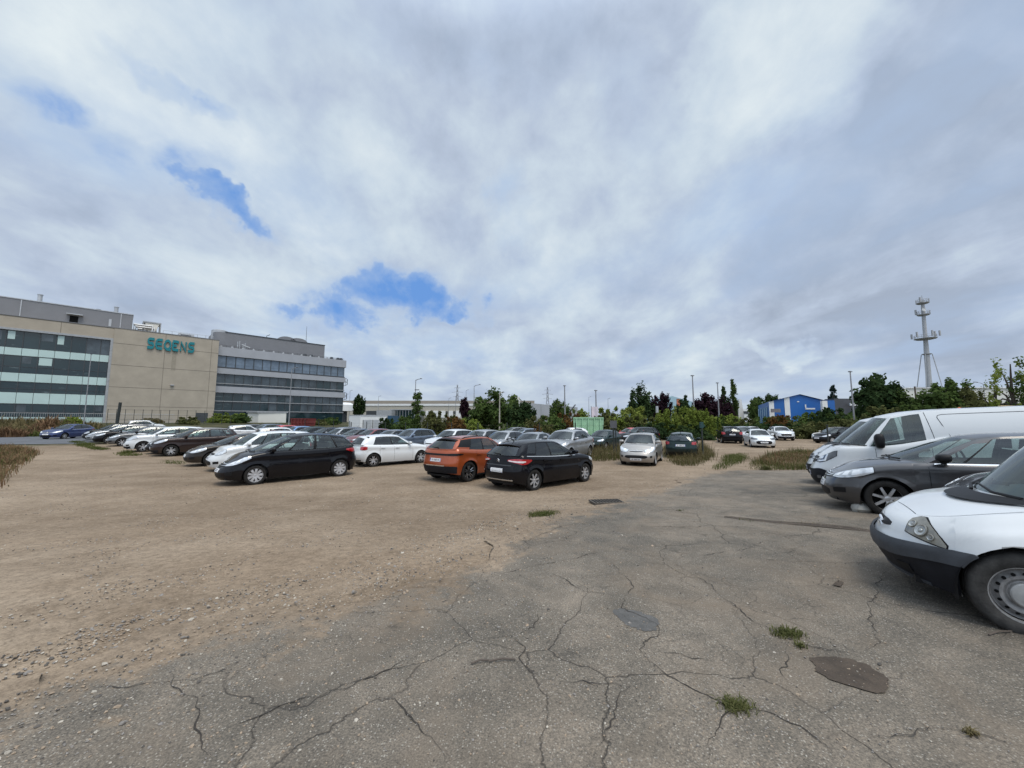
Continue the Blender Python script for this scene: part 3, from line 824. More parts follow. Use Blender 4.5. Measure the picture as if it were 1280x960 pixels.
# small crossovers
spec('crossover', L=4.30, W=1.80, H=1.56, wb=2.61, fo=.87, r=.345, arch_gap=.06, fb=.6, rb=.40,
     zs=[(0,.86),(.25,.93),(.6,.985),(1.0,1.02),(1.3,1.03),(2.6,1.05),(3.5,1.11),(4.0,1.15),(4.3,1.10)],
     zb=[(0,.24),(.5,.23),(3.6,.25),(4.3,.33)],
     ri=[(0,.10),(.2,.03),(.4,.0),(.55,.03),(.75,.06),(.9,.085),(1,.14)],
     xw0=1.06, xw1=1.40, xt0=1.92, xt1=2.02, xr0=4.17, xr1=4.06, xrt0=3.74, xrt1=3.64,
     zr=[(1.9,1.42),(2.3,1.485),(2.8,1.50),(3.3,1.48),(3.8,1.43)], yb=.78, yt=.585,
     wins=[(.04,.16,.10,.84),(.18,.46,.06,.93),(.49,.74,.06,.93,'dark'),(.755,.985,.26,.93,'black')],
     head=[([(.44,.74,.80),(.62,.72,.86),(.85,.75,.89),(1.05,.80,.92)],'lamp',.006)],
     tail=[([(0,.925,.985),(.45,.925,.985),(.75,.92,1.0),(.95,.93,1.0),(1.18,.955,.985)],'black',.014)],
     tail_sub=('lamp_bar',[([(.66,.94,.965),(.92,.945,.97)],'rim_dark',.020)]),
     trims=[('grille',[([(0,.52,.76),(.40,.54,.75),(.5,.60,.70)],'black',.004)],False),
            ('bumper_cladding',[([(0,.25,.46),(.6,.25,.47),(.85,.27,.52)],'bumper_dark',.012)],False),
            ('rear_cladding',[([(0,.335,.575),(.5,.335,.575),(.75,.335,.575),(.92,.335,.56)],'bumper_dark',.014)],True),
            ('bumper_strip',[([(0,.575,.605),(.45,.575,.605)],'chrome',.022)],True)],
     fog=None, seams=[1.38,2.35,3.12], handles=[(2.2,.88),(3.0,.92)], rim='dark', spoiler=.14, black_spoiler=True,
     plate_r=.77, plate_f=.50, rails='black', antenna='front', seat_z=.58, privacy=True, tyre_w=.11)
del SPECS['crossover']['fog']
spec('suv', 'crossover', L=4.37, W=1.84, H=1.62, wb=2.61, fo=.90, fb=.66, r=.34,
     zs=[(0,.88),(.25,.95),(.6,1.02),(1.0,1.06),(1.3,1.08),(2.6,1.10),(3.6,1.15),(4.1,1.17),(4.37,1.13)],
     xw0=1.0, xw1=1.36, xt0=1.90, xt1=2.0, xr0=4.27, xr1=4.18, xrt0=3.88, xrt1=3.78,
     zr=[(1.9,1.49),(2.3,1.56),(2.8,1.575),(3.3,1.56),(3.9,1.50)], yb=.80, yt=.60,
     wins=[(.04,.13,.10,.84),(.15,.46,.06,.93),(.49,.77,.06,.93),(.79,.95,.14,.90)],
     head=[([(.46,.77,.82),(.65,.76,.89),(.9,.80,.95),(1.15,.87,.99),(1.3,.93,1.0)],'lamp',.006)],
     tail=[([(.60,.90,1.04),(.75,.86,1.10),(.95,.86,1.10),(1.1,.92,1.06)],'tail',.012)], tail_sub=None,
     trims=[('grille',[([(0,.55,.80),(.40,.57,.78),(.46,.62,.74)],'black',.004),([(0,.66,.675),(.42,.66,.675)],'chrome',.012)],False),
            ('bumper_cladding',[([(0,.25,.38),(.6,.25,.38),(.9,.27,.40)],'bumper_dark',.010)],False),
            ('rear_cladding',[([(0,.335,.52),(.5,.335,.52),(.9,.335,.50)],'bumper_dark',.012)],True)],
     rim='five', rails='alloy', plate_r=.86, privacy=False, black_spoiler=False, chevrons=[], antenna=True)
spec('suv_round', 'suv', rails=None, L=4.52, wb=2.69, fo=.93, rim='five', fog=[([(.62,.42,.50),(.84,.44,.52)],'black',.006)],
     zs=[(0,.86),(.25,.96),(.6,1.03),(1.0,1.07),(1.3,1.09),(2.6,1.11),(3.8,1.15),(4.2,1.17),(4.52,1.12)])
# small hatchbacks
spec('small', 'hatch', lines=[], L=3.98, W=1.69, H=1.46, wb=2.47, fo=.82, r=.305, fb=.58, rb=.42,
     zs=[(0,.74),(.25,.81),(.6,.88),(1.0,.935),(1.25,.95),(2.5,.97),(3.3,1.0),(3.75,1.02),(3.98,.98)],
     xw0=1.0, xw1=1.30, xt0=1.84, xt1=1.94, xr0=3.88, xr1=3.80, xrt0=3.58, xrt1=3.50,
     zr=[(1.84,1.33),(2.2,1.395),(2.6,1.405),(3.1,1.38),(3.6,1.31)], yb=.74, yt=.55,
     wins=[(.05,.40,.07,.92),(.43,.80,.07,.92,'dark')],
     head=[([(.46,.66,.74),(.62,.65,.79),(.85,.67,.82),(1.05,.73,.84)],'lamp',.006)], head_sub=None,
     tail=[([(.60,.80,.92),(.72,.78,.94),(.88,.78,.945),(1.0,.82,.93)],'tail',.010)], tail_sub=None,
     trims=[('grille',[([(0,.64,.70),(.44,.65,.70)],'black',.004)],False),('air_intake',[([(0,.27,.44),(.36,.28,.43),(.48,.31,.40)],'black',.005)],False),
            ('rear_skirt',[([(0,.295,.34),(.7,.295,.34)],'black',.004)],True)],
     seams=[1.3,2.28,3.0], handles=[(2.12,.84),(2.85,.86)], rim='five', spoiler=.09, plate_r=.74, plate_f=.50, chevrons=[], antenna=True)
spec('rounded', 'small', L=3.85, W=1.67, H=1.52, wb=2.46, fo=.78, r=.30, fb=.62, rb=.40,
     zs=[(0,.74),(.25,.83),(.6,.93),(.9,.99),(1.15,1.01),(2.5,1.03),(3.3,1.06),(3.85,1.02)],
     fi=[(0,.08),(.22,.015),(.42,.0),(.65,.05),(.85,.14),(1,.28)],
     xw0=.74, xw1=1.06, xt0=1.66, xt1=1.76, xr0=3.77, xr1=3.70, xrt0=3.46, xrt1=3.38,
     zr=[(1.66,1.40),(2.0,1.455),(2.4,1.47),(2.9,1.445),(3.5,1.36)], bulge=.05, roof_crown=.05,
     head=[([(.40,.66,.76),(.55,.64,.82),(.75,.66,.86),(.95,.73,.90),(1.1,.80,.92)],'lamp',.008)],
     head_sub=('lamp_module',[([(.5,.69,.77),(.64,.70,.80)],'lamp_bright',.014)]),
     trims=[('grille',[([(0,.655,.685),(.30,.67,.69)],'black',.004),([(0,.69,.705),(.32,.70,.712)],'chrome',.012)],False),
            ('air_intake',[([(0,.37,.52),(.40,.38,.51),(.52,.42,.48)],'black',.006)],False)],
     fog=[([(.66,.40,.49),(.78,.41,.50)],'black',.008)],
     wins=[(.06,.43,.08,.90),(.47,.80,.08,.90),(.83,.93,.2,.75)], seams=[1.15,2.15,2.85], handles=[(2.0,.90),(2.7,.92)], rim='cover', plate_f=.33,
     chevrons=[(False,.74)], plate_r=.74, tail=[([(.56,.84,1.0),(.7,.80,1.02),(.86,.80,1.02),(.96,.86,.99)],'tail',.01)])
spec('sporty', 'small', L=3.95, W=1.72, H=1.48, wb=2.46, rim='five',
     trims=[('grille',[([(0,.30,.58),(.38,.31,.57),(.55,.38,.52)],'black',.006),([(0,.575,.595),(.40,.56,.58)],'chrome',.014)],False)],
     fog=[([(.70,.34,.56),(.74,.34,.56)],'chrome',.008)], chevrons=[(False,.69)], wins=[(.05,.46,.07,.92),(.50,.80,.07,.92,'dark')], seams=[1.3,2.45],
     head=[([(.46,.67,.74),(.64,.66,.80),(.85,.68,.84),(1.05,.74,.87)],'lamp_dark',.006)], handles=[(2.25,.84)], plate_f=.44)
spec('golf', 'small', L=4.20, W=1.76, H=1.56, wb=2.58, fo=.87, r=.31,
     zs=[(0,.78),(.25,.86),(.6,.93),(1.0,.99),(1.25,1.01),(2.6,1.03),(3.5,1.06),(4.2,1.03)],
     xw0=1.0, xw1=1.32, xt0=1.86, xt1=1.96, xr0=4.10, xr1=4.03, xrt0=3.84, xrt1=3.76, yb=.77, yt=.585,
     zr=[(1.86,1.42),(2.2,1.49),(2.6,1.505),(3.2,1.485),(3.85,1.41)],
     wins=[(.05,.40,.07,.92),(.43,.74,.07,.92),(.77,.92,.12,.88)], seams=[1.3,2.4,3.15], handles=[(2.22,.9),(3.0,.92)])
# saloon and estate
spec('saloon', 'hatch', lines=[], L=4.60, W=1.80, H=1.45, wb=2.70, fo=.93, fb=.72,
     zs=[(0,.70),(.25,.77),(.6,.85),(1.05,.92),(1.4,.945),(2.8,.965),(3.8,1.0),(4.3,1.01),(4.6,.97)],
     xw0=1.10, xw1=1.5, xt0=2.12, xt1=2.22, xr0=4.12, xr1=3.98, xrt0=3.45, xrt1=3.35,
     zr=[(2.12,1.32),(2.5,1.385),(2.9,1.39),(3.45,1.34)],
     wins=[(.05,.40,.07,.92),(.43,.80,.07,.92)], spoiler=None, rear_wiper=False, chevrons=[], tail_sub=None, rim='five',
     tail=[([(.50,.80,.92),(.7,.78,.94),(.95,.78,.94),(1.15,.82,.93)],'tail',.01)], deck_crown=.03, head_sub=None)
spec('estate', 'hatch', lines=[], L=4.42, W=1.76, H=1.54, wb=2.70, fo=.86, fb=.62, rb=.36,
     zs=[(0,.72),(.25,.80),(.6,.88),(1.0,.95),(1.3,.97),(2.6,.99),(3.8,1.02),(4.42,1.0)],
     xw0=.92, xw1=1.28, xt0=1.90, xt1=2.0, xr0=4.34, xr1=4.28, xrt0=4.08, xrt1=4.0,
     zr=[(1.9,1.38),(2.3,1.455),(2.8,1.48),(3.4,1.47),(4.1,1.42)],
     wins=[(.05,.34,.07,.92),(.365,.62,.07,.92),(.645,.92,.10,.90)], rails='black', spoiler=.06, chevrons=[], tail_sub=None, rim='cover',
     tail=[([(.62,.80,1.10),(.74,.78,1.14),(.86,.80,1.12)],'tail',.01)], head_sub=None)
# vans
spec('van', L=5.08, W=1.96, H=1.97, wb=3.10, fo=.95, r=.335, arch_gap=.06, fb=.74, rb=.30, fq=2.8,
     zs=[(0,1.02),(.2,1.09),(.5,1.17),(.9,1.185),(1.15,1.18),(1.5,1.205),(2.1,1.32),(2.4,1.38),(5.08,1.40)],
     zb=[(0,.26),(.5,.22),(4.6,.25),(5.08,.33)],
     fi=[(0,.09),(.2,.01),(.38,.0),(.6,.07),(.85,.17),(1,.28)], ri=[(0,.06),(.2,.0),(1,.03)],
     si=[(0,.06),(.2,.02),(.45,.0),(.72,.012),(.86,.012),(.95,.02),(1,.05)],
     xw0=.66, xw1=1.10, xt0=1.46, xt1=1.60, xr0=5.03, xr1=5.02, xrt0=4.95, xrt1=4.93,
     zr=[(1.4,1.83),(1.6,1.87),(2.0,1.95),(2.6,1.98),(4.93,1.98)], yb=.91, yt=.76, yb_taper=0, yt_taper=.01, bulge=.035, roof_crown=.05, crown=.05,
     wins=[(.008,.252,-.01,.90)], grooves=[[(.285,0),(.285,.3),(.285,.6),(.285,.96)], [(.35,.0),(.345,.5),(.345,.74),(.355,.81),(.38,.84),(.5,.84),(.65,.84),(.8,.84),(.97,.84)]], black_pillars=False, lean=.16, no_rear_window=True, cab_end=2.25, seat_dx=.85, seat_z=.78,
     head=[([(.44,.80,.84),(.58,.79,.93),(.78,.82,1.00),(.98,.90,1.06),(1.10,.96,1.08)],'lamp_dark',.008)],
     head_sub=('running_light',[([(.76,.83,.99),(.82,.83,1.0)],'lamp_bright',.014),([(.55,.80,.83),(.80,.83,.86)],'lamp_bright',.014),([(.56,.87,.925),(.68,.885,.95)],'lamp_bright',.012)]),
     trims=[('grille',[([(0,.76,.94),(.42,.80,.93)],'black',.006),([(0,.85,.865),(.42,.86,.872)],'chrome',.012)],False),
            ('bumper_cladding',[([(0,.27,.62),(.45,.27,.62),(.68,.27,.64),(.88,.28,.60),(1.02,.30,.48)],'bumper_dark',.012)],False)],
     fog=[([(.62,.40,.47),(.74,.40,.47)],'lamp_dark',.02)], seams=[1.22,2.14], handles=[(2.0,1.10)], rim='steel',
     tail=[([(.84,.95,1.25),(.93,.95,1.25)],'tail',.01)], plate_r=.6, plate_f=.50, antenna=False, black_mirror=True, mir_x=1.34, mir_h=.12, mir_size=(.12,.13,.17),
     rear_wiper=False, black_handles=True, tyre_w=.11, cowl=True)
spec('small_van', 'van', L=4.44, W=1.81, H=1.92, wb=2.82, fo=.74, r=.318, arch_gap=.055, fb=.66, fp=2.0, fq=2.25,
     zs=[(0,.755),(.2,.805),(.5,.872),(.9,.955),(1.2,1.01),(2.0,1.06),(4.44,1.12)],
     zb=[(0,.235),(.5,.21),(4.0,.22),(4.44,.30)],
     fi=[(0,.10),(.18,.04),(.42,.0),(.53,.0),(.60,.035),(.8,.075),(.92,.115),(1,.18)],
     si=[(0,.05),(.2,.02),(.45,.0),(.62,.0),(.74,.006),(.79,.012),(.86,.05),(.93,.085),(1,.125)], bonnet_t=.30, bonnet_x=.24,
     xw0=.74, xw1=1.12, xt0=1.54, xt1=1.74, xr0=4.40, xr1=4.38, xrt0=4.34, xrt1=4.32,
     zr=[(1.6,1.74),(2.0,1.83),(2.6,1.86),(4.33,1.84)], yb=.815, yt=.70, crown=.05,
     wins=[(.05,.30,.04,.88)],
     head=[([(.50,.64,.745),(.58,.625,.785),(.68,.61,.765),(.79,.595,.69),(.87,.585,.605)],'lamp_cloudy',.008)],
     head_sub=None, bowls=[(.560,.712,.036),(.655,.682,.058),(.75,.645,.030)],
     trims=[('grille',[([(0,.61,.68),(.14,.615,.68),(.26,.635,.665)],'black',.004)],False),
            ('bumper_moulding',[([(0,.40,.525),(.4,.41,.535),(.85,.465,.582),('A',.47,.588)],'grey_plastic',.024)],False),
            ('lower_bumper',[([(0,.22,.41),(.4,.22,.42),(.9,.22,.48),('A',.215,.49)],'bumper_dark',.012)],False),
            ('bumper_lip',[([(0,.22,.25),(.45,.22,.26),(.7,.22,.25)],'grey_plastic',.018)],False)],
     fog=[([(.44,.30,.36),(.58,.30,.37)],'black',.022)], seams=[1.42,2.3], handles=[(2.1,.98)], mir_x=1.6, chevrons=[(False,.66)], tyre_mat='tyre_dusty', plate_f=None, flare=.02)
# paints
P = lambda n, c, m=0.0, **k: paint(n, c, m, **k)
WHITE = P('white', (.66,.68,.685), dirt=.22); VANWHITE = P('van white', (.66,.68,.685), dirt=.55); WHITE2 = P('off white', (.62,.64,.65), dirt=.4); BLACK = P('black', (.005,.005,.007), dirt=.05)
BROWN = P('dark brown', (.030,.020,.019), .3); DBROWN = P('brown black', (.018,.015,.013), .3)
ORANGE = P('copper orange', (.35,.068,.014), .4, dirt=.15); GREYM = P('gunmetal grey', (.045,.0445,.047), .4, dirt=.15)
SILVER = P('silver', (.36,.37,.38), .6); SILVERW = P('warm silver', (.36,.34,.315), .55); LGREY = P('light grey', (.25,.27,.29), .5)
BGREY = P('blue grey', (.11,.145,.20), .5); GREEN = P('dark green', (.012,.028,.028), .3); BLUE = P('strong blue', (.010,.028,.12), .3)
MAROON = P('maroon', (.16,.018,.020), .3); RED = P('red', (.48,.03,.03)); MGREY = P('mid grey', (.12,.125,.13), .55); CREAM = P('cream', (.58,.54,.44)); LBLUE = P('pale blue', (.11,.24,.45), .3)
# ------------------------------------------------------------------ sky and light
SUN_EL, SUN_AZ = 64.0, 145.0      # degrees; azimuth measured from straight ahead towards the right
w = bpy.data.worlds.new("World"); scene.world = w; w.use_nodes = True
nt = w.node_tree; nt.nodes.clear()
out = node(nt, "ShaderNodeOutputWorld"); bg = node(nt, "ShaderNodeBackground")
bg.inputs["Strength"].default_value = 0.1
sky = nt.nodes.new("ShaderNodeTexSky"); sky.sky_type = 'NISHITA'; sky.sun_disc = False
sky.sun_elevation = R(SUN_EL); sky.sun_rotation = R(SUN_AZ); sky.air_density = 1.0; sky.dust_density = 1.0; sky.ozone_density = 1.2
tc = node(nt, "ShaderNodeTexCoord"); sep = node(nt, "ShaderNodeSeparateXYZ")
nt.links.new(tc.outputs["Generated"], sep.inputs[0])
dx, dy, dz = sep.outputs
zz = mth(nt, 'ADD', mth(nt, 'MAXIMUM', dz, 0.0), 0.16)
u = mth(nt, 'DIVIDE', dx, zz); v = mth(nt, 'DIVIDE', dy, zz)
def plane(su, sv, ou=0.0, ov=0.0):
    c = node(nt, "ShaderNodeCombineXYZ")
    nt.links.new(mth(nt, 'MULTIPLY_ADD', u, su, ou), c.inputs[0]); nt.links.new(mth(nt, 'MULTIPLY_ADD', v, sv, ov), c.inputs[1])
    return c.outputs[0]
big = noise(nt, 1.0, 8, 0.5, plane(.95, .62, 3.1, 1.7), 0.35)
fine = noise(nt, 2.2, 9, 0.56, plane(1.0, .62, 9.3, 4.2), 0.25)
sml = noise(nt, 8.5, 8, 0.58, tc.outputs["Generated"], 0.2)
tone = noise(nt, 3.2, 7, 0.55, tc.outputs["Generated"], 0.3)
# openings: direction (x/y, z/y) with radius, plus noise for ragged edges
wrp = noise(nt, 5.5, 5, .6, tc.outputs["Generated"]); wsep = node(nt, "ShaderNodeSeparateColor"); nt.links.new(wrp.outputs["Color"], wsep.inputs[0])
az = mth(nt, 'ADD', mth(nt, 'DIVIDE', dx, mth(nt, 'MAXIMUM', dy, .02)), mth(nt, 'MULTIPLY_ADD', wsep.outputs[0], .36, -.18))
al = mth(nt, 'ADD', mth(nt, 'DIVIDE', dz, mth(nt, 'MAXIMUM', dy, .02)), mth(nt, 'MULTIPLY_ADD', wsep.outputs[1], .26, -.13))
def blob(px, py, rx, ry, rot=0.0, amp=1.0):
    d = ray(px, py); a0, l0 = d.x/d.y, d.z/d.y
    c, s_ = math.cos(rot), math.sin(rot)
    da = mth(nt, 'SUBTRACT', az, a0); dl = mth(nt, 'SUBTRACT', al, l0)
    e = mth(nt, 'ADD', mth(nt, 'MULTIPLY', da, c), mth(nt, 'MULTIPLY', dl, s_))
    f = mth(nt, 'SUBTRACT', mth(nt, 'MULTIPLY', dl, c), mth(nt, 'MULTIPLY', da, s_))
    q = mth(nt, 'ADD', mth(nt, 'POWER', mth(nt, 'DIVIDE', e, rx/FPX), 2), mth(nt, 'POWER', mth(nt, 'DIVIDE', f, ry/FPX), 2))
    return mth(nt, 'MULTIPLY', mth(nt, 'SUBTRACT', 1.0, q, clamp=True), amp)
def total(bl):
    t = bl[0]
    for b in bl[1:]: t = mth(nt, 'ADD', t, b)
    return mth(nt, 'MULTIPLY', t, mth(nt, 'GREATER_THAN', dy, .03))
holes = total([blob(460, 375, 165, 40, -.05, .24), blob(285, 268, 85, 20, -.66, .22), blob(215, 100, 130, 18, -.62, .17),
               blob(60, 118, 95, 30, -.35, .13), blob(645, 262, 38, 80, -.3, .19), blob(370, 412, 120, 34, 0, .2), blob(560, 370, 90, 40, 0, .10),
               blob(240, 215, 60, 30, -.6, .10), blob(480, 60, 260, 60, -.35, .07), blob(130, 190, 160, 40, -.5, .07), blob(900, 260, 120, 40, .6, .06), blob(790, 110, 60, 120, .2, .06), blob(650, 20, 120, 120, 0, .05)])
brights = total([blob(120, 60, 330, 190, -.5, .34), blob(420, 190, 160, 60, -.4, .14), blob(330, 230, 260, 60, -.55, .22), blob(985, 60, 190, 120, .6, .34), blob(860, 190, 150, 130, .7, .16), blob(985, 436, 45, 18, 0, .34),
                 blob(560, 440, 90, 30, 0, .2), blob(740, 330, 160, 60, .4, .16), blob(150, 330, 240, 60, -.2, .08), blob(880, 440, 60, 24, 0, .16)])
darks = total([blob(1160, 230, 330, 190, .3, .20), blob(1130, 90, 230, 80, -.4, .10), blob(570, 150, 150, 170, 0, .12), blob(90, 290, 150, 90, -.3, .12), blob(1050, 420, 330, 60, 0, .16), blob(330, 120, 160, 50, -.6, .08)])
dens = mth(nt, 'SUBTRACT', mth(nt, 'MULTIPLY_ADD', fine.outputs["Fac"], .38, mth(nt, 'MULTIPLY_ADD', big.outputs["Fac"], .52, mth(nt, 'MULTIPLY', sml.outputs["Fac"], .10))), mth(nt, 'MULTIPLY', holes, mth(nt, 'MULTIPLY_ADD', ramp(nt, [(.34, (0,0,0)), (.62, (1,1,1))], sml.outputs["Fac"]).outputs[0], 1.0, .38)))
mask = ramp(nt, [(0.17, (.03,.03,.03)), (0.30, (.26,.26,.26)), (0.46, (.80,.80,.80)), (0.58, (1,1,1))], dens)
shade = mth(nt, 'ADD', mth(nt, 'MULTIPLY_ADD', tone.outputs["Fac"], .55, mth(nt, 'MULTIPLY_ADD', fine.outputs["Fac"], .95, -.165)), mth(nt, 'ADD', mth(nt, 'SUBTRACT', brights, darks), mth(nt, 'MULTIPLY_ADD', sml.outputs["Fac"], .50, -.25)))
cl = ramp(nt, [(0.34, (3.85, 4.55, 5.75)), (0.52, (4.95, 5.8, 7.2)), (0.70, (6.1, 7.1, 8.1)), (0.98, (7.9, 8.7, 9.1))], shade)
# overcast brightens towards the zenith, greys a little at the horizon
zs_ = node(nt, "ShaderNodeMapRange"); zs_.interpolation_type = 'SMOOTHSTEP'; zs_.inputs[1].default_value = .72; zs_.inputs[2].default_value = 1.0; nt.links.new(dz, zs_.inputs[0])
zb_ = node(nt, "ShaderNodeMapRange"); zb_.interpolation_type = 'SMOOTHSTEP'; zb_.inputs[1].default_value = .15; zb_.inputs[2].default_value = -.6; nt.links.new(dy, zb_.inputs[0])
zen = mth(nt, 'ADD', mth(nt, 'MULTIPLY_ADD', zs_.outputs[0], 1.8, .97), mth(nt, 'MULTIPLY', zb_.outputs[0], .75))      # sky overhead and behind, out of view, brightened to light the yard and facades
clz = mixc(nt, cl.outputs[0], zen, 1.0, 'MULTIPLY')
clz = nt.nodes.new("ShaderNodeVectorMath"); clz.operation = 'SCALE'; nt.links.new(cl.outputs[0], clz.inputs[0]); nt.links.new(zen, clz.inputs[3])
blue = mixc(nt, sky.outputs[0], (1.5, 3.4, 7.6), .9)
horiz = mth(nt, 'SUBTRACT', 1.0, mth(nt, 'MULTIPLY', dz, 9.0), clamp=True)
thin = mixc(nt, blue, (4.3, 5.6, 7.7), ramp(nt, [(.05, (0,0,0)), (.50, (1,1,1))], mask.outputs[0]).outputs[0])
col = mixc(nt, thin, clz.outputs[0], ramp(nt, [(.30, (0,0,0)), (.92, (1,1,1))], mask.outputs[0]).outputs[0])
col = mixc(nt, col, (4.9, 5.6, 6.7), mth(nt, 'MULTIPLY', horiz, .6))
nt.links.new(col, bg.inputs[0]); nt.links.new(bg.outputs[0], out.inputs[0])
sl = bpy.data.lights.new("sun", 'SUN'); sl.energy = 2.1; sl.angle = R(28); sl.color = (1.0, .92, .80)
so = bpy.data.objects.new("sun", sl); COL.objects.link(so)
sd = Vector((math.sin(R(SUN_AZ))*math.cos(R(SUN_EL)), math.cos(R(SUN_AZ))*math.cos(R(SUN_EL)), math.sin(R(SUN_EL))))
so.rotation_euler = sd.to_track_quat('Z', 'Y').to_euler(); so.location = sd*50

# ------------------------------------------------------------------ ground
def gravel_nodes(nt, co):
    a = noise(nt, .16, 6, .6, co); b = noise(nt, 1.1, 7, .65, co); c0 = noise(nt, 11, 5, .72, co); c = noise(nt, 46, 4, .75, co)
    vor = node(nt, "ShaderNodeTexVoronoi"); vor.inputs["Scale"].default_value = 26; nt.links.new(co, vor.inputs["Vector"])
    base = ramp(nt, [(.34, (.165,.120,.080)), (.5, (.232,.177,.124)), (.66, (.315,.248,.180))], mth(nt, 'ADD', mth(nt, 'MULTIPLY', a.outputs["Fac"], .6), mth(nt, 'MULTIPLY', b.outputs["Fac"], .4)))
    grain = ramp(nt, [(.34, (.50,.48,.46)), (.5, (1,1,1)), (.66, (1.45,1.45,1.45))], mth(nt, 'ADD', mth(nt, 'MULTIPLY', c0.outputs["Fac"], .5), mth(nt, 'MULTIPLY', c.outputs["Fac"], .5)))
    col = mixc(nt, base.outputs[0], grain.outputs[0], 1.0, 'MULTIPLY')
    mp = node(nt, "ShaderNodeMapping"); mp.inputs["Scale"].default_value = (.16, .62, 1.0); mp.inputs["Rotation"].default_value = (0, 0, .22); nt.links.new(co, mp.inputs[0])
    tr = noise(nt, .9, 6, .6, mp.outputs[0], .5)       # wheel tracks and washed streaks
    col = mixc(nt, col, ramp(nt, [(.36, (.74,.71,.68)), (.5, (1,1,1)), (.66, (1.12,1.10,1.08))], tr.outputs["Fac"]).outputs[0], .6, 'MULTIPLY')
    pale = ramp(nt, [(.0, (1,1,1)), (.12, (0,0,0))], vor.outputs["Distance"])
    sel = node(nt, "ShaderNodeSeparateColor"); nt.links.new(vor.outputs["Color"], sel.inputs[0])
    pm = mth(nt, 'MULTIPLY', pale.outputs[0], mth(nt, 'GREATER_THAN', sel.outputs[0], .72))
    col = mixc(nt, col, (.46,.40,.33), mth(nt, 'MULTIPLY', pm, .8))
    pd = mth(nt, 'MULTIPLY', pale.outputs[0], mth(nt, 'LESS_THAN', sel.outputs[0], .14))
    col = mixc(nt, col, (.10,.075,.055), mth(nt, 'MULTIPLY', pd, .8))
    h = mth(nt, 'ADD', mth(nt, 'MULTIPLY', c.outputs["Fac"], .5), mth(nt, 'MULTIPLY_ADD', pale.outputs[0], .5, mth(nt, 'MULTIPLY', b.outputs["Fac"], 1.2)))
    return col, h
m, nt, b = new_mat("gravel ground"); M['gravel'] = m
co = objco(nt); col, h = gravel_nodes(nt, co)
# far away and on the bank the plot is overgrown
sp3 = node(nt, "ShaderNodeSeparateXYZ"); nt.links.new(co, sp3.inputs[0])
rr_ = mth(nt, 'ADD', mth(nt, 'MULTIPLY', sp3.outputs[0], -.716), mth(nt, 'MULTIPLY', sp3.outputs[1], .70))
gn = noise(nt, .25, 6, .65, co)
far = mth(nt, 'MULTIPLY_ADD', mth(nt, 'ADD', rr_, mth(nt, 'MULTIPLY', gn.outputs["Fac"], 20)), .25, -13.6, clamp=True)
far2 = mth(nt, 'MULTIPLY_ADD', mth(nt, 'ADD', sp3.outputs[1], mth(nt, 'MULTIPLY', gn.outputs["Fac"], 14)), .25, -14.5, clamp=True)
tuft = ramp(nt, [(.35, (.038,.042,.018)), (.55, (.062,.060,.030)), (.75, (.10,.085,.048))], gn.outputs["Fac"])
col = mixc(nt, col, tuft.outputs[0], mth(nt, 'MAXIMUM', far, far2))
nt.links.new(col, b.inputs["Base Color"]); b.inputs["Roughness"].default_value = .95; b.inputs["Specular IOR Level"].default_value = .2
bp = node(nt, "ShaderNodeBump"); bp.inputs["Strength"].default_value = .7; bp.inputs["Distance"].default_value = .03
nt.links.new(h, bp.inputs["Height"]); nt.links.new(bp.outputs[0], b.inputs["Normal"])
def axis(lo, hi, step, far_lo, far_hi):
    a = []; x = lo
    while x <= hi: a.append(x); x += step
    d = step
    x = hi
    while x < far_hi: d *= 1.25; x += d; a.append(x)
    d = step; x = lo
    while x > far_lo: d *= 1.25; x -= d; a.insert(0, x)
    return a
grnd = random.Random(3)
def micro(x, y):
    """shallow ruts and humps of the unpaved plot"""
    if y > 60 or abs(x) > 60: return 0.0
    return .012*math.sin(x*2.1+y*.9+1.3*math.sin(y*.7)) * math.sin(y*1.7-x*.6) + .008*math.sin(x*4.3-y*3.1)
mb = MB(); xs = axis(-75, 45, .75, -2500, 2500); ys = axis(-6, 110, .75, -200, 3500)
mb.grid([[(x, y, gz(x, y)+micro(x, y)*.6) for x in xs] for y in ys], 0, flip=True)
tag(obj('ground', mb.mesh('ground', [M['gravel']], weld=False, angle=180)), kind='structure')

# ------------------------------------------------------------------ asphalt yard with a ragged edge
m, nt, b = new_mat("old asphalt"); M['asphalt'] = m
co = objco(nt)
a1 = noise(nt, .35, 6, .6, co); a2 = noise(nt, 2.3, 6, .6, co, .6); a3 = noise(nt, 95, 3, .75, co)
vo = node(nt, "ShaderNodeTexVoronoi"); vo.inputs["Scale"].default_value = 85; nt.links.new(co, vo.inputs["Vector"])
base = ramp(nt, [(.34, (.070,.064,.055)), (.5, (.140,.122,.099)), (.66, (.222,.187,.148))], mth(nt, 'ADD', mth(nt, 'MULTIPLY', a1.outputs["Fac"], .55), mth(nt, 'MULTIPLY', a2.outputs["Fac"], .45)))
gr = ramp(nt, [(.30, (.45,.45,.46)), (.5, (1,1,1)), (.70, (1.75,1.68,1.58))], a3.outputs["Fac"])
col = mixc(nt, base.outputs[0], gr.outputs[0], 1.0, 'MULTIPLY')
sc = node(nt, "ShaderNodeSeparateColor"); nt.links.new(vo.outputs["Color"], sc.inputs[0])
chip = mth(nt, 'MULTIPLY', mth(nt, 'GREATER_THAN', sc.outputs[0], .86), mth(nt, 'LESS_THAN', vo.outputs["Distance"], .42))
col = mixc(nt, col, (.36,.33,.28), mth(nt, 'MULTIPLY', chip, .7))
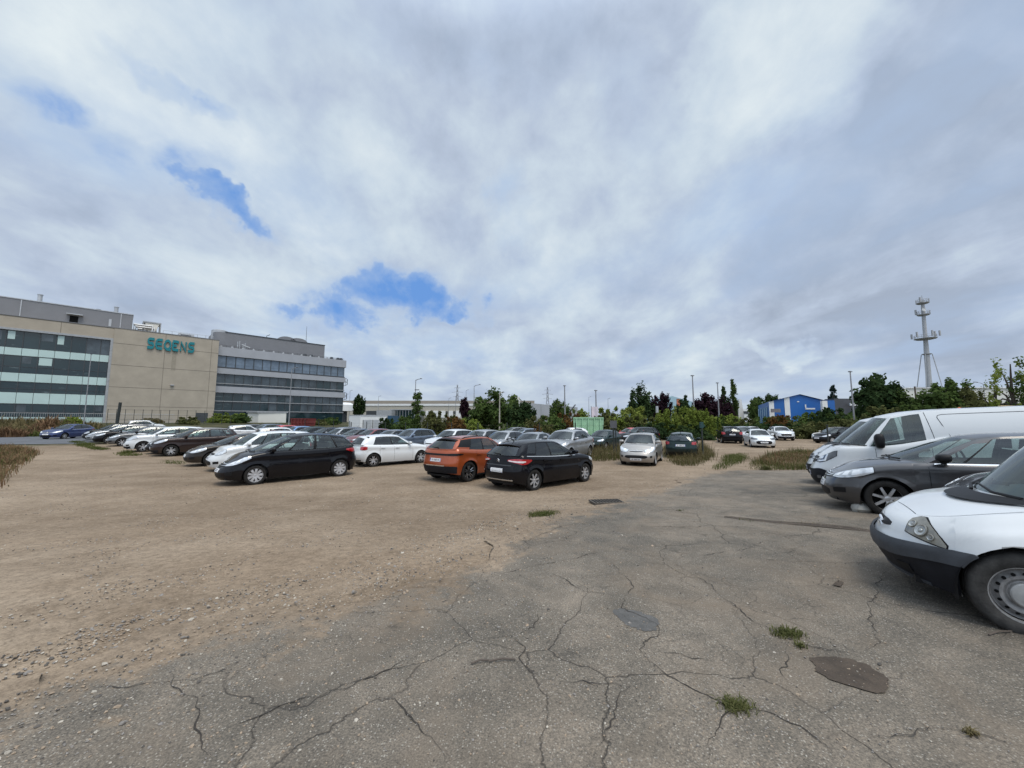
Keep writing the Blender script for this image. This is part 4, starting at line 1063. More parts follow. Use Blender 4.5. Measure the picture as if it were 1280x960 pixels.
# brownish dust blown in patches, tar-dark repairs
dn = noise(nt, .8, 7, .65, co, .8)
col = mixc(nt, col, (.20,.155,.112), mth(nt, 'MULTIPLY', ramp(nt, [(.48, (0,0,0)), (.7, (1,1,1))], dn.outputs["Fac"]).outputs[0], .55))
# hairline crazing
wv = noise(nt, 1.7, 5, .6, co); vadd = node(nt, "ShaderNodeVectorMath"); vadd.operation = 'ADD'
vs_ = node(nt, "ShaderNodeVectorMath"); vs_.operation = 'SCALE'; nt.links.new(wv.outputs["Color"], vs_.inputs[0]); vs_.inputs[3].default_value = .38
nt.links.new(co, vadd.inputs[0]); nt.links.new(vs_.outputs[0], vadd.inputs[1])
ve2 = node(nt, "ShaderNodeTexVoronoi"); ve2.feature = 'DISTANCE_TO_EDGE'; ve2.inputs["Scale"].default_value = 2.9; nt.links.new(vadd.outputs[0], ve2.inputs["Vector"])
g2_ = noise(nt, .8, 3, .5, co)
cr2 = mth(nt, 'MULTIPLY', ramp(nt, [(0, (1,1,1)), (.016, (0,0,0))], ve2.outputs["Distance"]).outputs[0], ramp(nt, [(.46, (0,0,0)), (.62, (1,1,1))], g2_.outputs["Fac"]).outputs[0])
ve = node(nt, "ShaderNodeTexVoronoi"); ve.feature = 'DISTANCE_TO_EDGE'; ve.inputs["Scale"].default_value = .95; nt.links.new(vadd.outputs[0], ve.inputs["Vector"])
gate = noise(nt, .45, 3, .5, co)
cr = mth(nt, 'MULTIPLY', ramp(nt, [(0, (1,1,1)), (.0075, (0,0,0))], ve.outputs["Distance"]).outputs[0], ramp(nt, [(.40, (0,0,0)), (.56, (1,1,1))], gate.outputs["Fac"]).outputs[0])
col = mixc(nt, col, (.032,.028,.024), mth(nt, 'MAXIMUM', mth(nt, 'MULTIPLY', cr, .68), mth(nt, 'MULTIPLY', cr2, .5)))
at = node(nt, "ShaderNodeAttribute"); at.attribute_name = "edge"       # gravel trodden onto the border
en = noise(nt, 1.5, 9, .72, co)
em = mth(nt, 'SUBTRACT', mth(nt, 'MULTIPLY', at.outputs["Fac"], 1.35), mth(nt, 'MULTIPLY_ADD', en.outputs["Fac"], 2.6, -.72))
gcol, gh_ = gravel_nodes(nt, co)
col = mixc(nt, col, gcol, mth(nt, 'MULTIPLY', ramp(nt, [(.0, (0,0,0)), (.28, (1,1,1))], em).outputs[0], .95))
nt.links.new(col, b.inputs["Base Color"]); b.inputs["Roughness"].default_value = .9; b.inputs["Specular IOR Level"].default_value = .25
bp = node(nt, "ShaderNodeBump"); bp.inputs["Strength"].default_value = .75; bp.inputs["Distance"].default_value = .012
hh = mth(nt, 'SUBTRACT', mth(nt, 'ADD', mth(nt, 'MULTIPLY', a3.outputs["Fac"], .7), mth(nt, 'MULTIPLY', a2.outputs["Fac"], .6)), mth(nt, 'MULTIPLY', cr, 1.2))
nt.links.new(hh, bp.inputs["Height"]); nt.links.new(bp.outputs[0], b.inputs["Normal"])
edge_px = [(-260, 1010), (-60, 905), (0, 880), (60, 862), (130, 828), (200, 800), (270, 782), (340, 762), (410, 748), (480, 730), (540, 715), (580, 697), (605, 676), (640, 660), (690, 645), (740, 634), (780, 622), (815, 611), (845, 600), (872, 592), (900, 588.5)]
E = [ground_at(*p) for p in edge_px]
def resample(pts, step, jit, r):
    out = []
    for a, b_ in zip(pts, pts[1:]):
        n = max(2, int((b_-a).length/step))
        for k in range(n):
            p = a.lerp(b_, k/n); nrm = Vector((-(b_-a).y, (b_-a).x, 0)).normalized()
            s_ = p.x*1.7+p.y*2.3
            d = jit*(.5*math.sin(s_*2.1)+.35*math.sin(s_*5.3+1)+.25*math.sin(s_*13.1+2)+r.uniform(-.25, .25))
            out.append(p+nrm*d)
    out.append(pts[-1]); return out
er = random.Random(5)
EL = resample(E, .05, .0, er)
JIT = []
for i, p in enumerate(EL):
    s_ = i*.05; t = EL[min(i+1, len(EL)-1)]-EL[max(i-1, 0)]; nn = Vector((-t.y, t.x, 0)).normalized()
    JIT.append(nn*(.22*math.sin(s_*.62+2.0)+.16*math.sin(s_*1.3+.8*math.sin(s_*.47))+.10*math.sin(s_*3.9+1.1)+.05*math.sin(s_*10.7+.4)+er.uniform(-.025, .025)))
# the yard ends along a line behind the van row
Eend = E[-1]
vals = []; rows = []
dirr = Vector((.83, .12, 0))
offs = [0, .05, .12, .22, .36, .55, .8, 1.1, 1.5, 1.9, 2.3, 2.7, 3.4, 4.4, 5.6, 7, 9, 11.5, 14.5, 18, 23, 30]
mb = MB(); attr = []
for i, p in enumerate(EL):
    t = i/(len(EL)-1)
    dd = Vector((.75, -.75, 0)).normalized().lerp(Vector((1, -.03, 0)).normalized(), sstep(.35, .95, t)).normalized()
    row = []
    for o in offs:
        q = p+dd*o+JIT[i]*math.exp(-o/.28); row.append((q.x, q.y, gz(q.x, q.y)+micro(q.x, q.y)*.3+.014+.012*min(1, o/.5)))
        attr.append(max(0, 1-o/1.7)**1.4*(.9+.1*t))
    rows.append(row)
mb.grid(rows, 0, flip=True)
me = mb.mesh('asphalt yard', [M['asphalt']], weld=False, angle=180)
al_ = me.attributes.new("edge", 'FLOAT', 'POINT'); al_.data.foreach_set("value", attr)
tag(obj('asphalt_yard', me), kind='structure')
def sheet(name, pts_px, mat, lift, jit=.05, step=.05, label=None, kind='structure', cat=None, grp=None, closed=True):
    """a flat patch on the ground with an irregular outline"""
    P_ = [ground_at(*p) for p in pts_px]
    ring = resample(P_+[P_[0]], step, jit, er)[:-1]
    c = sum(ring, Vector())/len(ring); mbx = MB(); vs2 = []
    ks = (0, .5, .8, 1.0)
    for k in ks:
        for p in ring:
            q = c.lerp(p, max(k, .001)); vs2.append((q.x, q.y, gz(q.x, q.y)+micro(q.x, q.y)*.3+lift))
    n = len(ring); f = []
    for a in range(len(ks)-1):
        for i in range(n):
            j = (i+1) % n; f.append((a*n+i, a*n+j, (a+1)*n+j, (a+1)*n+i))
    mbx.add(vs2, f)
    o = obj(name, mbx.mesh(name, [mat], angle=180)); tag(o, label, cat, grp, kind)
    return o
M['dirt_dark'] = simple("damp dirt", (.066,.049,.035), .95, var=.35, scale=7, bump=.8, bscale=45)
M['patch_dark'] = simple("tar patch", (.098,.094,.088), .9, var=.3, scale=9, bump=.6, bscale=90)
M['road'] = simple("grey road", (.10,.105,.115), .9, var=.2, scale=.7, bump=.3, bscale=30)
M['iron'] = simple("cast iron", (.09,.078,.065), .8, .1, var=.4, scale=30, bump=.5, bscale=60)
sheet('pothole_fill', [(1016,829),(1034,824),(1062,829),(1090,838),(1108,850),(1104,862),(1082,867),(1056,858),(1030,846)], M['dirt_dark'], .0285, .045, .02)
sheet('tar_patch', [(768,771),(790,768),(812,778),(822,792),(806,797),(784,788)], M['patch_dark'], .0283, .06, .02)
sheet('oil_stain', [(1040,736),(1048,730),(1056,733),(1052,739)], M['dirt_dark'], .035, .01, .02)
sheet('access_road', [(-30,556),(20,556),(95,555),(150,551),(190,548),(130,544.5),(60,545.5),(0,547)], M['road'], .03, .1, .4)
sheet('asphalt_joint', [(905,646.5),(960,652),(1010,655.5),(1062,660),(1096,665),(1096,668),(1062,664.5),(1010,659.5),(960,655),(905,649)], M['dirt_dark'], .0278, .03, .04)
# drain cover at the edge of the gravel
c = ground_at(758, 629); mb = MB()
mb.box((0,0,0), (.72, .40, .04), 0)
for k in range(9): mb.box((-.30+.075*k, 0, .022), (.035, .32, .010), 1)
o = obj('drain_cover', mb.mesh('drain cover', [M['iron'], M['well']], smooth=False)); o.location = (c.x, c.y, c.z+.035); o.rotation_euler = (0, 0, .15)
tag(o, 'dark iron drain cover set where the gravel meets the asphalt', 'drain cover')
# ------------------------------------------------------------------ cracks in the asphalt
crack_px = [
 [(845,708),(868,722),(890,738),(905,752),(925,765),(945,780),(962,792),(980,800),(1010,812),(1060,822),(1110,838)],
 [(860,630),(905,640),(960,648),(1010,657),(1060,662),(1095,668)],
 [(770,630),(820,637),(880,645),(930,652),(985,655),(1050,660)],
 [(762,708),(778,722),(790,738),(782,752),(775,765),(800,775),(820,790),(818,800),(800,818),(830,845),(860,862),(895,878),(920,885),(960,900),(1000,915),(1040,940),(1060,965)],
 [(820,820),(850,825),(870,832),(900,826)],
 [(700,857),(750,860),(790,866),(775,880),(770,905),(758,930),(745,960)],
 [(640,800),(670,790),(678,770)],[(600,805),(640,800),(655,815),(660,850),(700,857)],
 [(460,872),(490,882),(510,898),(522,920),(545,945),(552,975)],[(250,930),(320,905),(375,878),(440,862),(500,835),(540,815)],
 [(210,850),(235,890),(252,925),(262,965)],[(110,870),(180,862),(240,855),(300,838)],
 [(1105,715),(1092,738),(1090,770),(1094,795),(1086,815)],[(940,700),(990,705),(1040,708),(1090,706)],
 [(830,690),(880,698),(930,690),(960,678)],[(920,885),(905,905),(885,930),(880,960)],[(990,860),(975,842),(990,830),(985,805)],
 [(620,720),(660,712),(720,700),(760,690)],[(690,720),(730,745),(770,748)],[(1100,930),(1160,915),(1230,925),(1290,945)],
 [(640,690),(700,660),(760,650),(830,640),(900,632)],[(860,612),(905,617),(960,622),(1010,628)]]
M['crack'] = simple("crack shadow dirt", (.038,.032,.026), 1.0, var=.4, scale=20)  # dark dirt colour of the crack ribbons
mb = MB(); cr_r = random.Random(11); CRACK_PTS = []
for path in crack_px:
    P_ = [ground_at(*p) for p in path]
    pts = []; wob = 0.0
    for a, b_ in zip(P_, P_[1:]):
        n = max(2, int((b_-a).length/.035)); nrm = Vector((-(b_-a).y, (b_-a).x, 0)).normalized()
        for k in range(n):
            pts.append(a.lerp(b_, k/n)+nrm*(wob := wob*.82+cr_r.gauss(0, .011)))
    pts.append(P_[-1]); n = len(pts); L_, R_ = [], []; CRACK_PTS += pts
    for i, p in enumerate(pts):
        t = pts[min(i+1, n-1)]-pts[max(i-1, 0)]; nrm = Vector((-t.y, t.x, 0)).normalized()
        wd = (.0011+.0038*abs(math.sin(i*.21+len(path)))**2*cr_r.uniform(.2, 1.3))*min(1, i/6+.1, (n-1-i)/6+.1)
        for lst, sg in ((L_, 1), (R_, -1)):
            q = p+nrm*wd*sg; lst.append((q.x, q.y, gz(q.x, q.y)+micro(q.x, q.y)*.3+.031))
    mb.grid([L_, R_], 0)
tag(obj('asphalt_cracks', mb.mesh('cracks', [M['crack']], weld=False, smooth=False)), kind='structure')
# ------------------------------------------------------------------ loose stones
def stone_mesh(n_pts, name, mats, seed):
    r = np.random.default_rng(seed)
    g_ = (1+5**.5)/2
    base = np.array([(-1,g_,0),(1,g_,0),(-1,-g_,0),(1,-g_,0),(0,-1,g_),(0,1,g_),(0,-1,-g_),(0,1,-g_),(g_,0,-1),(g_,0,1),(-g_,0,-1),(-g_,0,1)])/1.9
    tri = np.array([(0,11,5),(0,5,1),(0,1,7),(0,7,10),(0,10,11),(1,5,9),(5,11,4),(11,10,2),(10,7,6),(7,1,8),(3,9,4),(3,4,2),(3,2,6),(3,6,8),(3,8,9),(4,9,5),(2,4,11),(6,2,10),(8,6,7),(9,8,1)])
    P_ = np.array([(x, y, z) for x, y, z, s_ in n_pts]); S = np.array([q[3] for q in n_pts])
    n = len(P_)
    V = base[None]*r.uniform(.55, 1.25, (n, 12, 1))*np.array([1, 1, .7]) + r.normal(0, .10, (n, 12, 3))
    an = r.uniform(0, 6.28, n); c, s_ = np.cos(an), np.sin(an)
    X = V[..., 0]*c[:, None]*1.25-V[..., 1]*s_[:, None]; Y = V[..., 0]*s_[:, None]*1.25+V[..., 1]*c[:, None]
    V = np.stack([X, Y, V[..., 2]], -1)*S[:, None, None]+P_[:, None]
    F = (tri[None]+np.arange(n)[:, None, None]*12).reshape(-1, 3)
    me = bpy.data.meshes.new(name); me.from_pydata(V.reshape(-1, 3).tolist(), [], F.tolist())
    for m_ in mats: me.materials.append(m_)
    mi = np.repeat(r.choice(len(mats), n, p=[.40, .3, .14, .16]), 20); me.polygons.foreach_set("material_index", mi.astype(np.int32))
    me.update(); return me
ST = [simple("stone tan", (.30,.23,.165), .9, var=.3, scale=30), simple("stone grey", (.22,.20,.18), .9, var=.3, scale=30), simple("stone pale", (.40,.36,.30), .9, var=.2, scale=30), simple("stone dark", (.09,.08,.07), .9, var=.3, scale=30)]
sr = random.Random(21); pts = []
def on_asphalt_dist(px, py):
    # signed pixel height below the edge polyline
    for a, b_ in zip(edge_px, edge_px[1:]):
        if a[0] <= px <= b_[0]: return py-(a[1]+(b_[1]-a[1])*(px-a[0])/(b_[0]-a[0]))
    return 99
for _ in range(60000):
    y = 1.2+abs(sr.gauss(0, 1))*6.5; x = sr.uniform(-1.5, 1.0)*y*1.1-.5
    if y > 24: continue
    # keep mostly to the gravel side of the edge
    k = min(range(0, len(EL), 12), key=lambda i: (EL[i].x-x)**2+(EL[i].y-y)**2)
    e = EL[k]; t = EL[min(k+1, len(EL)-1)]-EL[max(k-1, 0)]; side = t.x*(y-e.y)-t.y*(x-e.x); d = math.hypot(x-e.x, y-e.y)*(1 if side > 0 else -1)
    if d < 0 and sr.random() > math.exp(d*1.3)*.85+.02: continue
    clump = math.sin(x*1.9+math.sin(y*1.3))*math.sin(y*2.3+1.7*math.sin(x))
    if d > .8 and sr.random() > .22+.4*clump: continue
    s_ = .0045+.0065*sr.random()**2+(.009 if sr.random() < .03 else 0)
    if d < 0: s_ *= .8
    pts.append((x, y, gz(x, y)+micro(x, y)*(.6 if d > 0 else .3)+(.028 if d < 0 else .002), s_*(1+y*.03)))
for p in CRACK_PTS:          # grit crumbled out of the cracks
    for _ in range(2):
        if sr.random() < .55:
            x, y = p.x+sr.gauss(0, .03), p.y+sr.gauss(0, .03); pts.append((x, y, gz(x, y)+micro(x, y)*.3+.029, sr.uniform(.0018, .0055)))
for px_, py_, n_, rad_ in ((1062, 848, 22, .16), (921, 892, 160, .12), (985, 799, 90, .1), (796, 783, 60, .2), (640, 800, 120, .4), (700, 857, 120, .35)):
    c_ = ground_at(px_, py_)
    for _ in range(n_):
        x, y = c_.x+sr.gauss(0, rad_)*1.3, c_.y+sr.gauss(0, rad_); pts.append((x, y, gz(x, y)+micro(x, y)*.3+.030, sr.uniform(.0015, .006)))
for _ in range(5200):
    x, y = sr.uniform(-2.5, 6), sr.uniform(1.2, 9)
    pts.append((x, y, gz(x, y)+micro(x, y)*.3+.027, sr.uniform(.0015, .0045)*(1+y*.05)))
tag(obj('gravel', stone_mesh(pts, 'loose gravel', ST, 4)), kind='stuff')
# the block that chocks a front wheel
# ------------------------------------------------------------------ the long office building
D0 = 60.0
BD = Vector((.70, .716, 0)).normalized(); BN = Vector((-BD.y, BD.x, 0))      # along the front, and away from the yard
BP = Vector(((0-640)/FPX*D0, D0, 0))
def B(t, v, z): 
    p = BP + BD*t + BN*v; return Vector((p.x, p.y, z))
def t_of(px, v=0.0):
    k = (px-640)/FPX; o = BP+BN*v
    return (k*o.y-o.x)/(BD.x-k*BD.y)
def z_of(px, py, v=0.0):
    p = B(t_of(px, v), v, 0); return at_depth(px, py, p.y).z
BASE = 1.2
M['concrete'] = simple("beige concrete panel", (.37,.325,.262), .9, var=.10, scale=.5, bump=.1, bscale=8)
M['joint'] = simple("panel joint", (.16,.14,.115), .9, var=.1)
M['grey_clad'] = simple("grey metal cladding", (.185,.188,.20), .6, .1, var=.06, scale=.6)
M['mid_clad'] = simple("light grey band cladding", (.34,.35,.375), .55, .15, var=.06, scale=.6)
M['frame'] = simple("window frame", (.045,.05,.055), .5)
M['frame_light'] = simple("light frame", (.33,.34,.35), .5, .2)
M['teal_panel'] = simple("pale turquoise glass panel", (.45,.58,.555), .25, var=.06, scale=.4)
M['win'] = simple("dark office glass", (.012,.026,.030), .05, var=.6, scale=.35)
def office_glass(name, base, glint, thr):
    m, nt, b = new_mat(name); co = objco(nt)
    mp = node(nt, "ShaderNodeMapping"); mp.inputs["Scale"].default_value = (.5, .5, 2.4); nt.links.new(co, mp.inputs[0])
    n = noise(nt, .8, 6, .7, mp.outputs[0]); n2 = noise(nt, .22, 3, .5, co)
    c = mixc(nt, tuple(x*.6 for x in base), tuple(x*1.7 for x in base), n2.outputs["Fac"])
    c = mixc(nt, c, glint, ramp(nt, [(thr, (0,0,0)), (thr+.09, (1,1,1))], n.outputs["Fac"]).outputs[0])  # pale streaks painted into the colour for reflections and lights inside
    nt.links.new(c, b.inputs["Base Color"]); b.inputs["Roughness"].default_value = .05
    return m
M['win'] = office_glass("dark office glass with painted glints", (.012,.026,.030), (.10,.135,.14), .60)
M['win_blue'] = simple("office glass with painted sky reflection", (.12,.16,.21), .08, var=.35, scale=.6)  # reflected sky is put into the base colour of this glass
M['win_mid'] = simple("office glass with blinds", (.05,.065,.075), .08, var=.6, scale=.5)
M['sign'] = simple("teal sign letters", (.0,.175,.205), .45, var=.06)
M['galv'] = simple("galvanised duct", (.42,.43,.44), .45, .4, var=.12, scale=2)
M['pale'] = simple("pale render", (.62,.60,.54), .85, var=.08, scale=.6)
M['white_paint'] = simple("white sheet metal", (.70,.70,.69), .6, var=.07, scale=.5)
M['stain'] = simple("rain stain", (.30,.265,.21), .95, var=.12)
def bbox(mb, t0, t1, v0, v1, z0, z1, mat=0):
    """box in building axes"""
    c = [B(t, v, z) for z in (z0, z1) for v in (v0, v1) for t in (t0, t1)]
    mb.add(c, [(0,2,3,1), (4,5,7,6), (0,1,5,4), (2,6,7,3), (0,4,6,2), (1,3,7,5)], mat)
bld = empty('office_building', B(0, 0, BASE))
tag(bld, 'long grey and beige office block with glazed wing beyond the parked cars', 'building')
def bpart(name, mb, mats, parent=bld, smooth=False, **k):
    o = obj(name, mb.mesh(name, mats, weld=False, smooth=smooth, **k)); o.parent = parent
    pm = parent.matrix_world if parent is bld else Matrix()
    o.matrix_parent_inverse = Matrix.Translation(-Vector(bld.location)) if parent is bld else Matrix()
    return o
zp = z_of(0, 394.4)                     # parapet
Tg, Tb, Tr = t_of(134), t_of(268), t_of(431)
TL = -16.0
lv = [z_of(0, y) for y in (412, 433.4, 443, 465, 476, 489.8, 504, 521, 530)]
# left wing: concrete frame round recessed glazing
mb = MB()
bbox(mb, TL, Tg, 0, .6, lv[0]+.35, zp)                 # fascia
bbox(mb, TL, Tg, .55, 14, BASE, zp-.1)
bpart('wall', mb, [M['concrete']])
mb = MB(); bbox(mb, TL, Tg, -.10, .45, lv[0], lv[0]+.346); bbox(mb, Tg-.35, Tg-.002, -.10, .45, BASE, lv[0]-.003); bpart('glazing_surround', mb, [M['frame_light']])
mod = 1.715; off = t_of(18.75)
glz = [(lv[1], lv[0]), (lv[3], lv[2]), (lv[5], lv[4]), (lv[7], lv[6])]
spn = [(lv[2], lv[1]), (lv[4], lv[3]), (lv[6], lv[5]), (BASE, lv[7])]
nb = int((Tg-.4-off)/mod)+2
wr = random.Random(4)
for a, (z0, z1) in enumerate(glz):
    for k in range(-2, nb):
        t0 = off+k*mod; t1 = min(t0+mod, Tg-.36)
        if t1-t0 < .3: continue
        mb = MB(); bbox(mb, t0+.05, t1-.05, .30, .36, z0+.05, z1-.05)
        mb2 = MB()
        bbox(mb2, t0, t0+.05, .22, .42, z0, z1); bbox(mb2, t1-.05, t1, .22, .42, z0, z1); bbox(mb2, t0+.05, t1-.05, .22, .42, z0, z0+.05); bbox(mb2, t0+.05, t1-.05, .22, .42, z1-.05, z1)
        if a in (1, 2, 3): bbox(mb2, t0+.05, t1-.05, .24, .38, z0+(z1-z0)*.36, z0+(z1-z0)*.36+.05)
        f = bpart('window', mb2, [M['frame']])
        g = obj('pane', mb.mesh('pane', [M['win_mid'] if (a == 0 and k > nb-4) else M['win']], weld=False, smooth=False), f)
        if wr.random() < .30 and a in (0, 1, 3):
            mb = MB(); h0 = z0+(z1-z0)*wr.uniform(.35, .7); bbox(mb, t0+.15, t1-.1-wr.uniform(0, .8), .27, .29, h0, z1-.1)
            obj('blind', mb.mesh('blind', [M['win_mid'] if wr.random() < .75 else M['teal_panel']], weld=False, smooth=False), f)
for z0, z1 in spn:
    mb = MB()
    for k in range(-2, nb):
        t0 = off+k*mod; t1 = min(t0+mod, Tg-.36)
        if t1-t0 > .1: bbox(mb, t0+.025, t1-.025, .20, .45, z0+.02, z1-.02)
    bpart('spandrel_panel', mb, [M['teal_panel']])
# beige block with the sign
mb = MB(); bbox(mb, Tg, Tb, -.25, 14, BASE, zp)
bpart('wall', mb, [M['concrete']])
mb = MB()
zj = [z_of(150, y) for y in (430.5, 457, 484.3, 508)]
for z in zj: bbox(mb, Tg+.01, Tb-.01, -.262, -.24, z, z+.07)
for px in (200, 259): t = t_of(px, -.25); bbox(mb, t, t+.06, -.262, -.24, BASE, zp-.01)
bbox(mb, TL, Tg, -.012, .02, zp-.12, zp-.05)
for px in (65,): t = t_of(px); bbox(mb, t, t+.06, -.012, .02, lv[0]+.4, zp-.13)
bpart('panel_joints', mb, [M['joint']])
mb = MB(); t = t_of(213, -.25); bbox(mb, t-.35, t+.30, -.257, -.235, z_of(213, 463, -.25), z_of(213, 438, -.25)); bpart('rain_streak', mb, [M['stain']])
mb = MB(); bbox(mb, Tg-.05, Tb+.05, -.32, .3, zp+.001, zp+.12); bbox(mb, TL, Tg-.06, -.08, .3, zp+.001, zp+.10); bpart('coping', mb, [M['grey_clad']])
mb = MB(); t = t_of(246, -.25); bbox(mb, t, t+1.9, -.29, -.2, BASE+.3, z_of(250, 516, -.25)); bpart('service_door', mb, [M['frame']])
mb = MB(); p0 = t_of(213, -.25); bbox(mb, p0-.25, p0+.3, -.6, -.26, z_of(213, 482, -.25), z_of(213, 482, -.25)+.16); bpart('wall_lamp', mb, [M['galv']])
# right wing
RV = .9
zr_ = lambda y: z_of(272, y, RV)
zR = zr_(433.4)
mb = MB(); bbox(mb, Tb, Tr, RV+.4, 15, BASE, zR-.3); bpart('wall', mb, [M['frame']])
for y0, y1 in ((433.4, 444.2), (460.0, 466.8), (482.6, 490.5)):
    mb = MB(); bbox(mb, Tb, Tr+.3, RV-.1, RV+1.2, zr_(y1), zr_(y0)); bpart('cladding_band', mb, [M['mid_clad']])
mb = MB()
for y in (479, 501.3, 513.3): bbox(mb, Tb, Tr+.15, RV+.02, RV+.25, zr_(y)-.07, zr_(y)+.07)
bpart('transom_rail', mb, [M['frame_light']])
mb = MB(); bbox(mb, Tb, Tr+.1, RV+.05, RV+.35, zr_(460)+.002, zr_(458.4)); bpart('sill', mb, [M['frame']])
nw = 16; mw = (Tr-Tb)/nw
for a, (y0, y1) in enumerate(((444.2, 458.4), (466.8, 482.6), (490.5, 513))):
    for k in range(nw):
        t0 = Tb+k*mw; z1, z0 = zr_(y0), zr_(y1)
        mb = MB(); bbox(mb, t0+.06, t0+mw-.06, RV+.30, RV+.36, z0+.06, z1-.06)
        m2 = MB(); bbox(m2, t0, t0+.06, RV+.2, RV+.39, z0, z1); bbox(m2, t0+mw-.06, t0+mw, RV+.2, RV+.39, z0, z1); bbox(m2, t0+.06, t0+mw-.06, RV+.2, RV+.39, z1-.06, z1); bbox(m2, t0+.06, t0+mw-.06, RV+.2, RV+.39, z0, z0+.06)
        f = bpart('window', m2, [M['frame']])
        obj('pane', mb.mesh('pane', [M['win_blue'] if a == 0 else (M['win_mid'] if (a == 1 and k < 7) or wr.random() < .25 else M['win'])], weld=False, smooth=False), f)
        if a == 0 or wr.random() < .15:
            m3 = MB(); bbox(m3, t0+.08, t0+mw-.08, RV+.27, RV+.29, z0+(z1-z0)*(.28 if a == 0 else .6), z1-.08)
            obj('blind', m3.mesh('blind', [M['win_blue'] if a == 0 else M['win_mid']], weld=False, smooth=False), f)
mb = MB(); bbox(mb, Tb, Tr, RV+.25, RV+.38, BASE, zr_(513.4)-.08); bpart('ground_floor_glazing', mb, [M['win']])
# outside stairs at the far end
for z in (zr_(462), zr_(484)):
    mb = MB()
    pth = [B(Tr+.3+1.0*math.sin(a), RV+1.2+1.3*math.cos(a)*.6, z-1.7+1.1*(a/math.pi)) for a in [math.pi*k/8 for k in range(9)]]
    mb.tube(pth, .06, 6, 0); mb.tube([p+Vector((0, 0, 1.0)) for p in pth], .05, 6, 0)
    for p in pth[::2]: mb.tube([p, p+Vector((0, 0, 1.0))], .04, 5, 0)
    bpart('stair_rail', mb, [M['frame']], smooth=True)
# roof storeys
def roofbox(name, pxa, pxb, v0, v1, za, zb, mat):
    mb = MB(); bbox(mb, t_of(pxa, v0), t_of(pxb, v0), v0, v1, za, zb); return bpart(name, mb, [mat])
V1 = 3.0
zt = z_of(0, 373, V1); ta, tb = TL, t_of(156, V1)
mb = MB(); bbox(mb, ta, tb, V1, 13, zp-.2, zt); bpart('roof_storey', mb, [M['grey_clad']])
mb = MB(); bbox(mb, ta, tb+.05, V1-.08, 13.05, zt+.002, zt+.14)
for px in (10, 140): t = t_of(px, V1); bbox(mb, t, t+.12, V1-.05, V1+.05, zp, zt-.02)
bpart('roof_edge', mb, [M['galv']])
mb = MB(); bbox(mb, t_of(75, V1), t_of(86, V1), V1-.06, V1+.2, z_of(80, 403, V1), z_of(80, 395, V1)); bpart('roof_hatch_opening', mb, [M['well']])
mb = MB(); bbox(mb, t_of(74, V1)-.3, t_of(92, V1), V1-.9, V1-.04, z_of(80, 394.2, V1), z_of(80, 393.2, V1)); bpart('canopy', mb, [M['galv']])
mb = MB(); bbox(mb, t_of(125.5, V1), t_of(129, V1), V1-.08, V1-.01, z_of(127, 408, V1), z_of(127, 399, V1)); bpart('vent_panel', mb, [M['galv']])
for px, y0, y1 in ((34, 369, 379), (133.5, 384.5, 392.5)):
    mb = MB(); p = B(t_of(px, 5), 5, 0); za, zb = at_depth(px, y1+1.5, p.y).z, at_depth(px, y0, p.y).z
    mb.tube([(p.x, p.y, za-.6), (p.x, p.y, zb)], .30, 14, 0); mb.tube([(p.x, p.y, zb), (p.x, p.y, zb+.12)], .36, 14, 0)
    bpart('chimney', mb, [M['galv']], smooth=True)
mb = MB(); p = B(t_of(111, 5), 5, 0); z = at_depth(111, 388.5, p.y).z; mb.tube([(p.x, p.y, z-.6), (p.x, p.y, z+.1)], .06, 8); mb.tube([(p.x, p.y, z+.1), (p.x, p.y, z+.25)], .35, 10); bpart('roof_cowl', mb, [M['frame']], smooth=True)
# plant on the beige roof
mb = MB()
tq = t_of(158, 3)
for k in range(3):
    a = B(tq+.3*k, 3+.8*k, zp+.2); mb.tube([a, a+Vector((0, 0, 1.5-.25*k)), a+BD*2.6+Vector((0, 0, 1.5-.25*k)), a+BD*2.6+Vector((0, 0, -.1))], .22, 10, 0)
bpart('roof_duct', mb, [M['galv']], smooth=True)
t0, t1 = t_of(170, 4), t_of(192, 4)
mb = MB(); zc = zp+.5; zh = z_of(180, 404, 4)
prof = [B(t0+.2, 4, zh), B(t1-.2, 4, zh), B((t0+t1)/2+.5, 4, zc+.2), B((t0+t1)/2-.5, 4, zc+.2)]
mb.add(prof+[p+BN*3 for p in prof], [(3,2,1,0), (4,5,6,7), (0,1,5,4), (1,2,6,5), (2,3,7,6), (3,0,4,7)], 0)
for t in (t0, t1): 
    for v in (4, 7): mb.tube([B(t, v, zp), B(t, v, zh)], .09, 6, 1)
for z in (zh, zc): mb.tube([B(t0, 4, z), B(t1, 4, z)], .08, 6, 1)
bbox(mb, t0-.1, t1+.1, 3.9, 7.1, zh+.01, zh+.25, 1)
bpart('cooling_unit', mb, [M['pale'], M['frame_light']])
for pa, pb, hh in ((216, 236, .9), (237, 251, .45), (205, 211, .4)):
    mb = MB(); bbox(mb, t_of(pa, 3), t_of(pb, 3), 3, 6, zp+.15, zp+.2+hh); bbox(mb, t_of(pa, 3)+.3, t_of(pb, 3)-.5, 2.8, 2.99, zp+.2, zp+.1+hh*.8, 1)
    bpart('air_handler', mb, [M['galv'], M['frame']])
mb = MB()
for k in range(7):
    t = t_of(196, .3)+k*1.3; mb.tube([B(t, .3, zp+.1), B(t, .3, zp+.75)], .03, 5)
mb.tube([B(t_of(196, .3), .3, zp+.75), B(t_of(196, .3)+7.8, .3, zp+.75)], .03, 5); bpart('roof_railing', mb, [M['frame_light']])
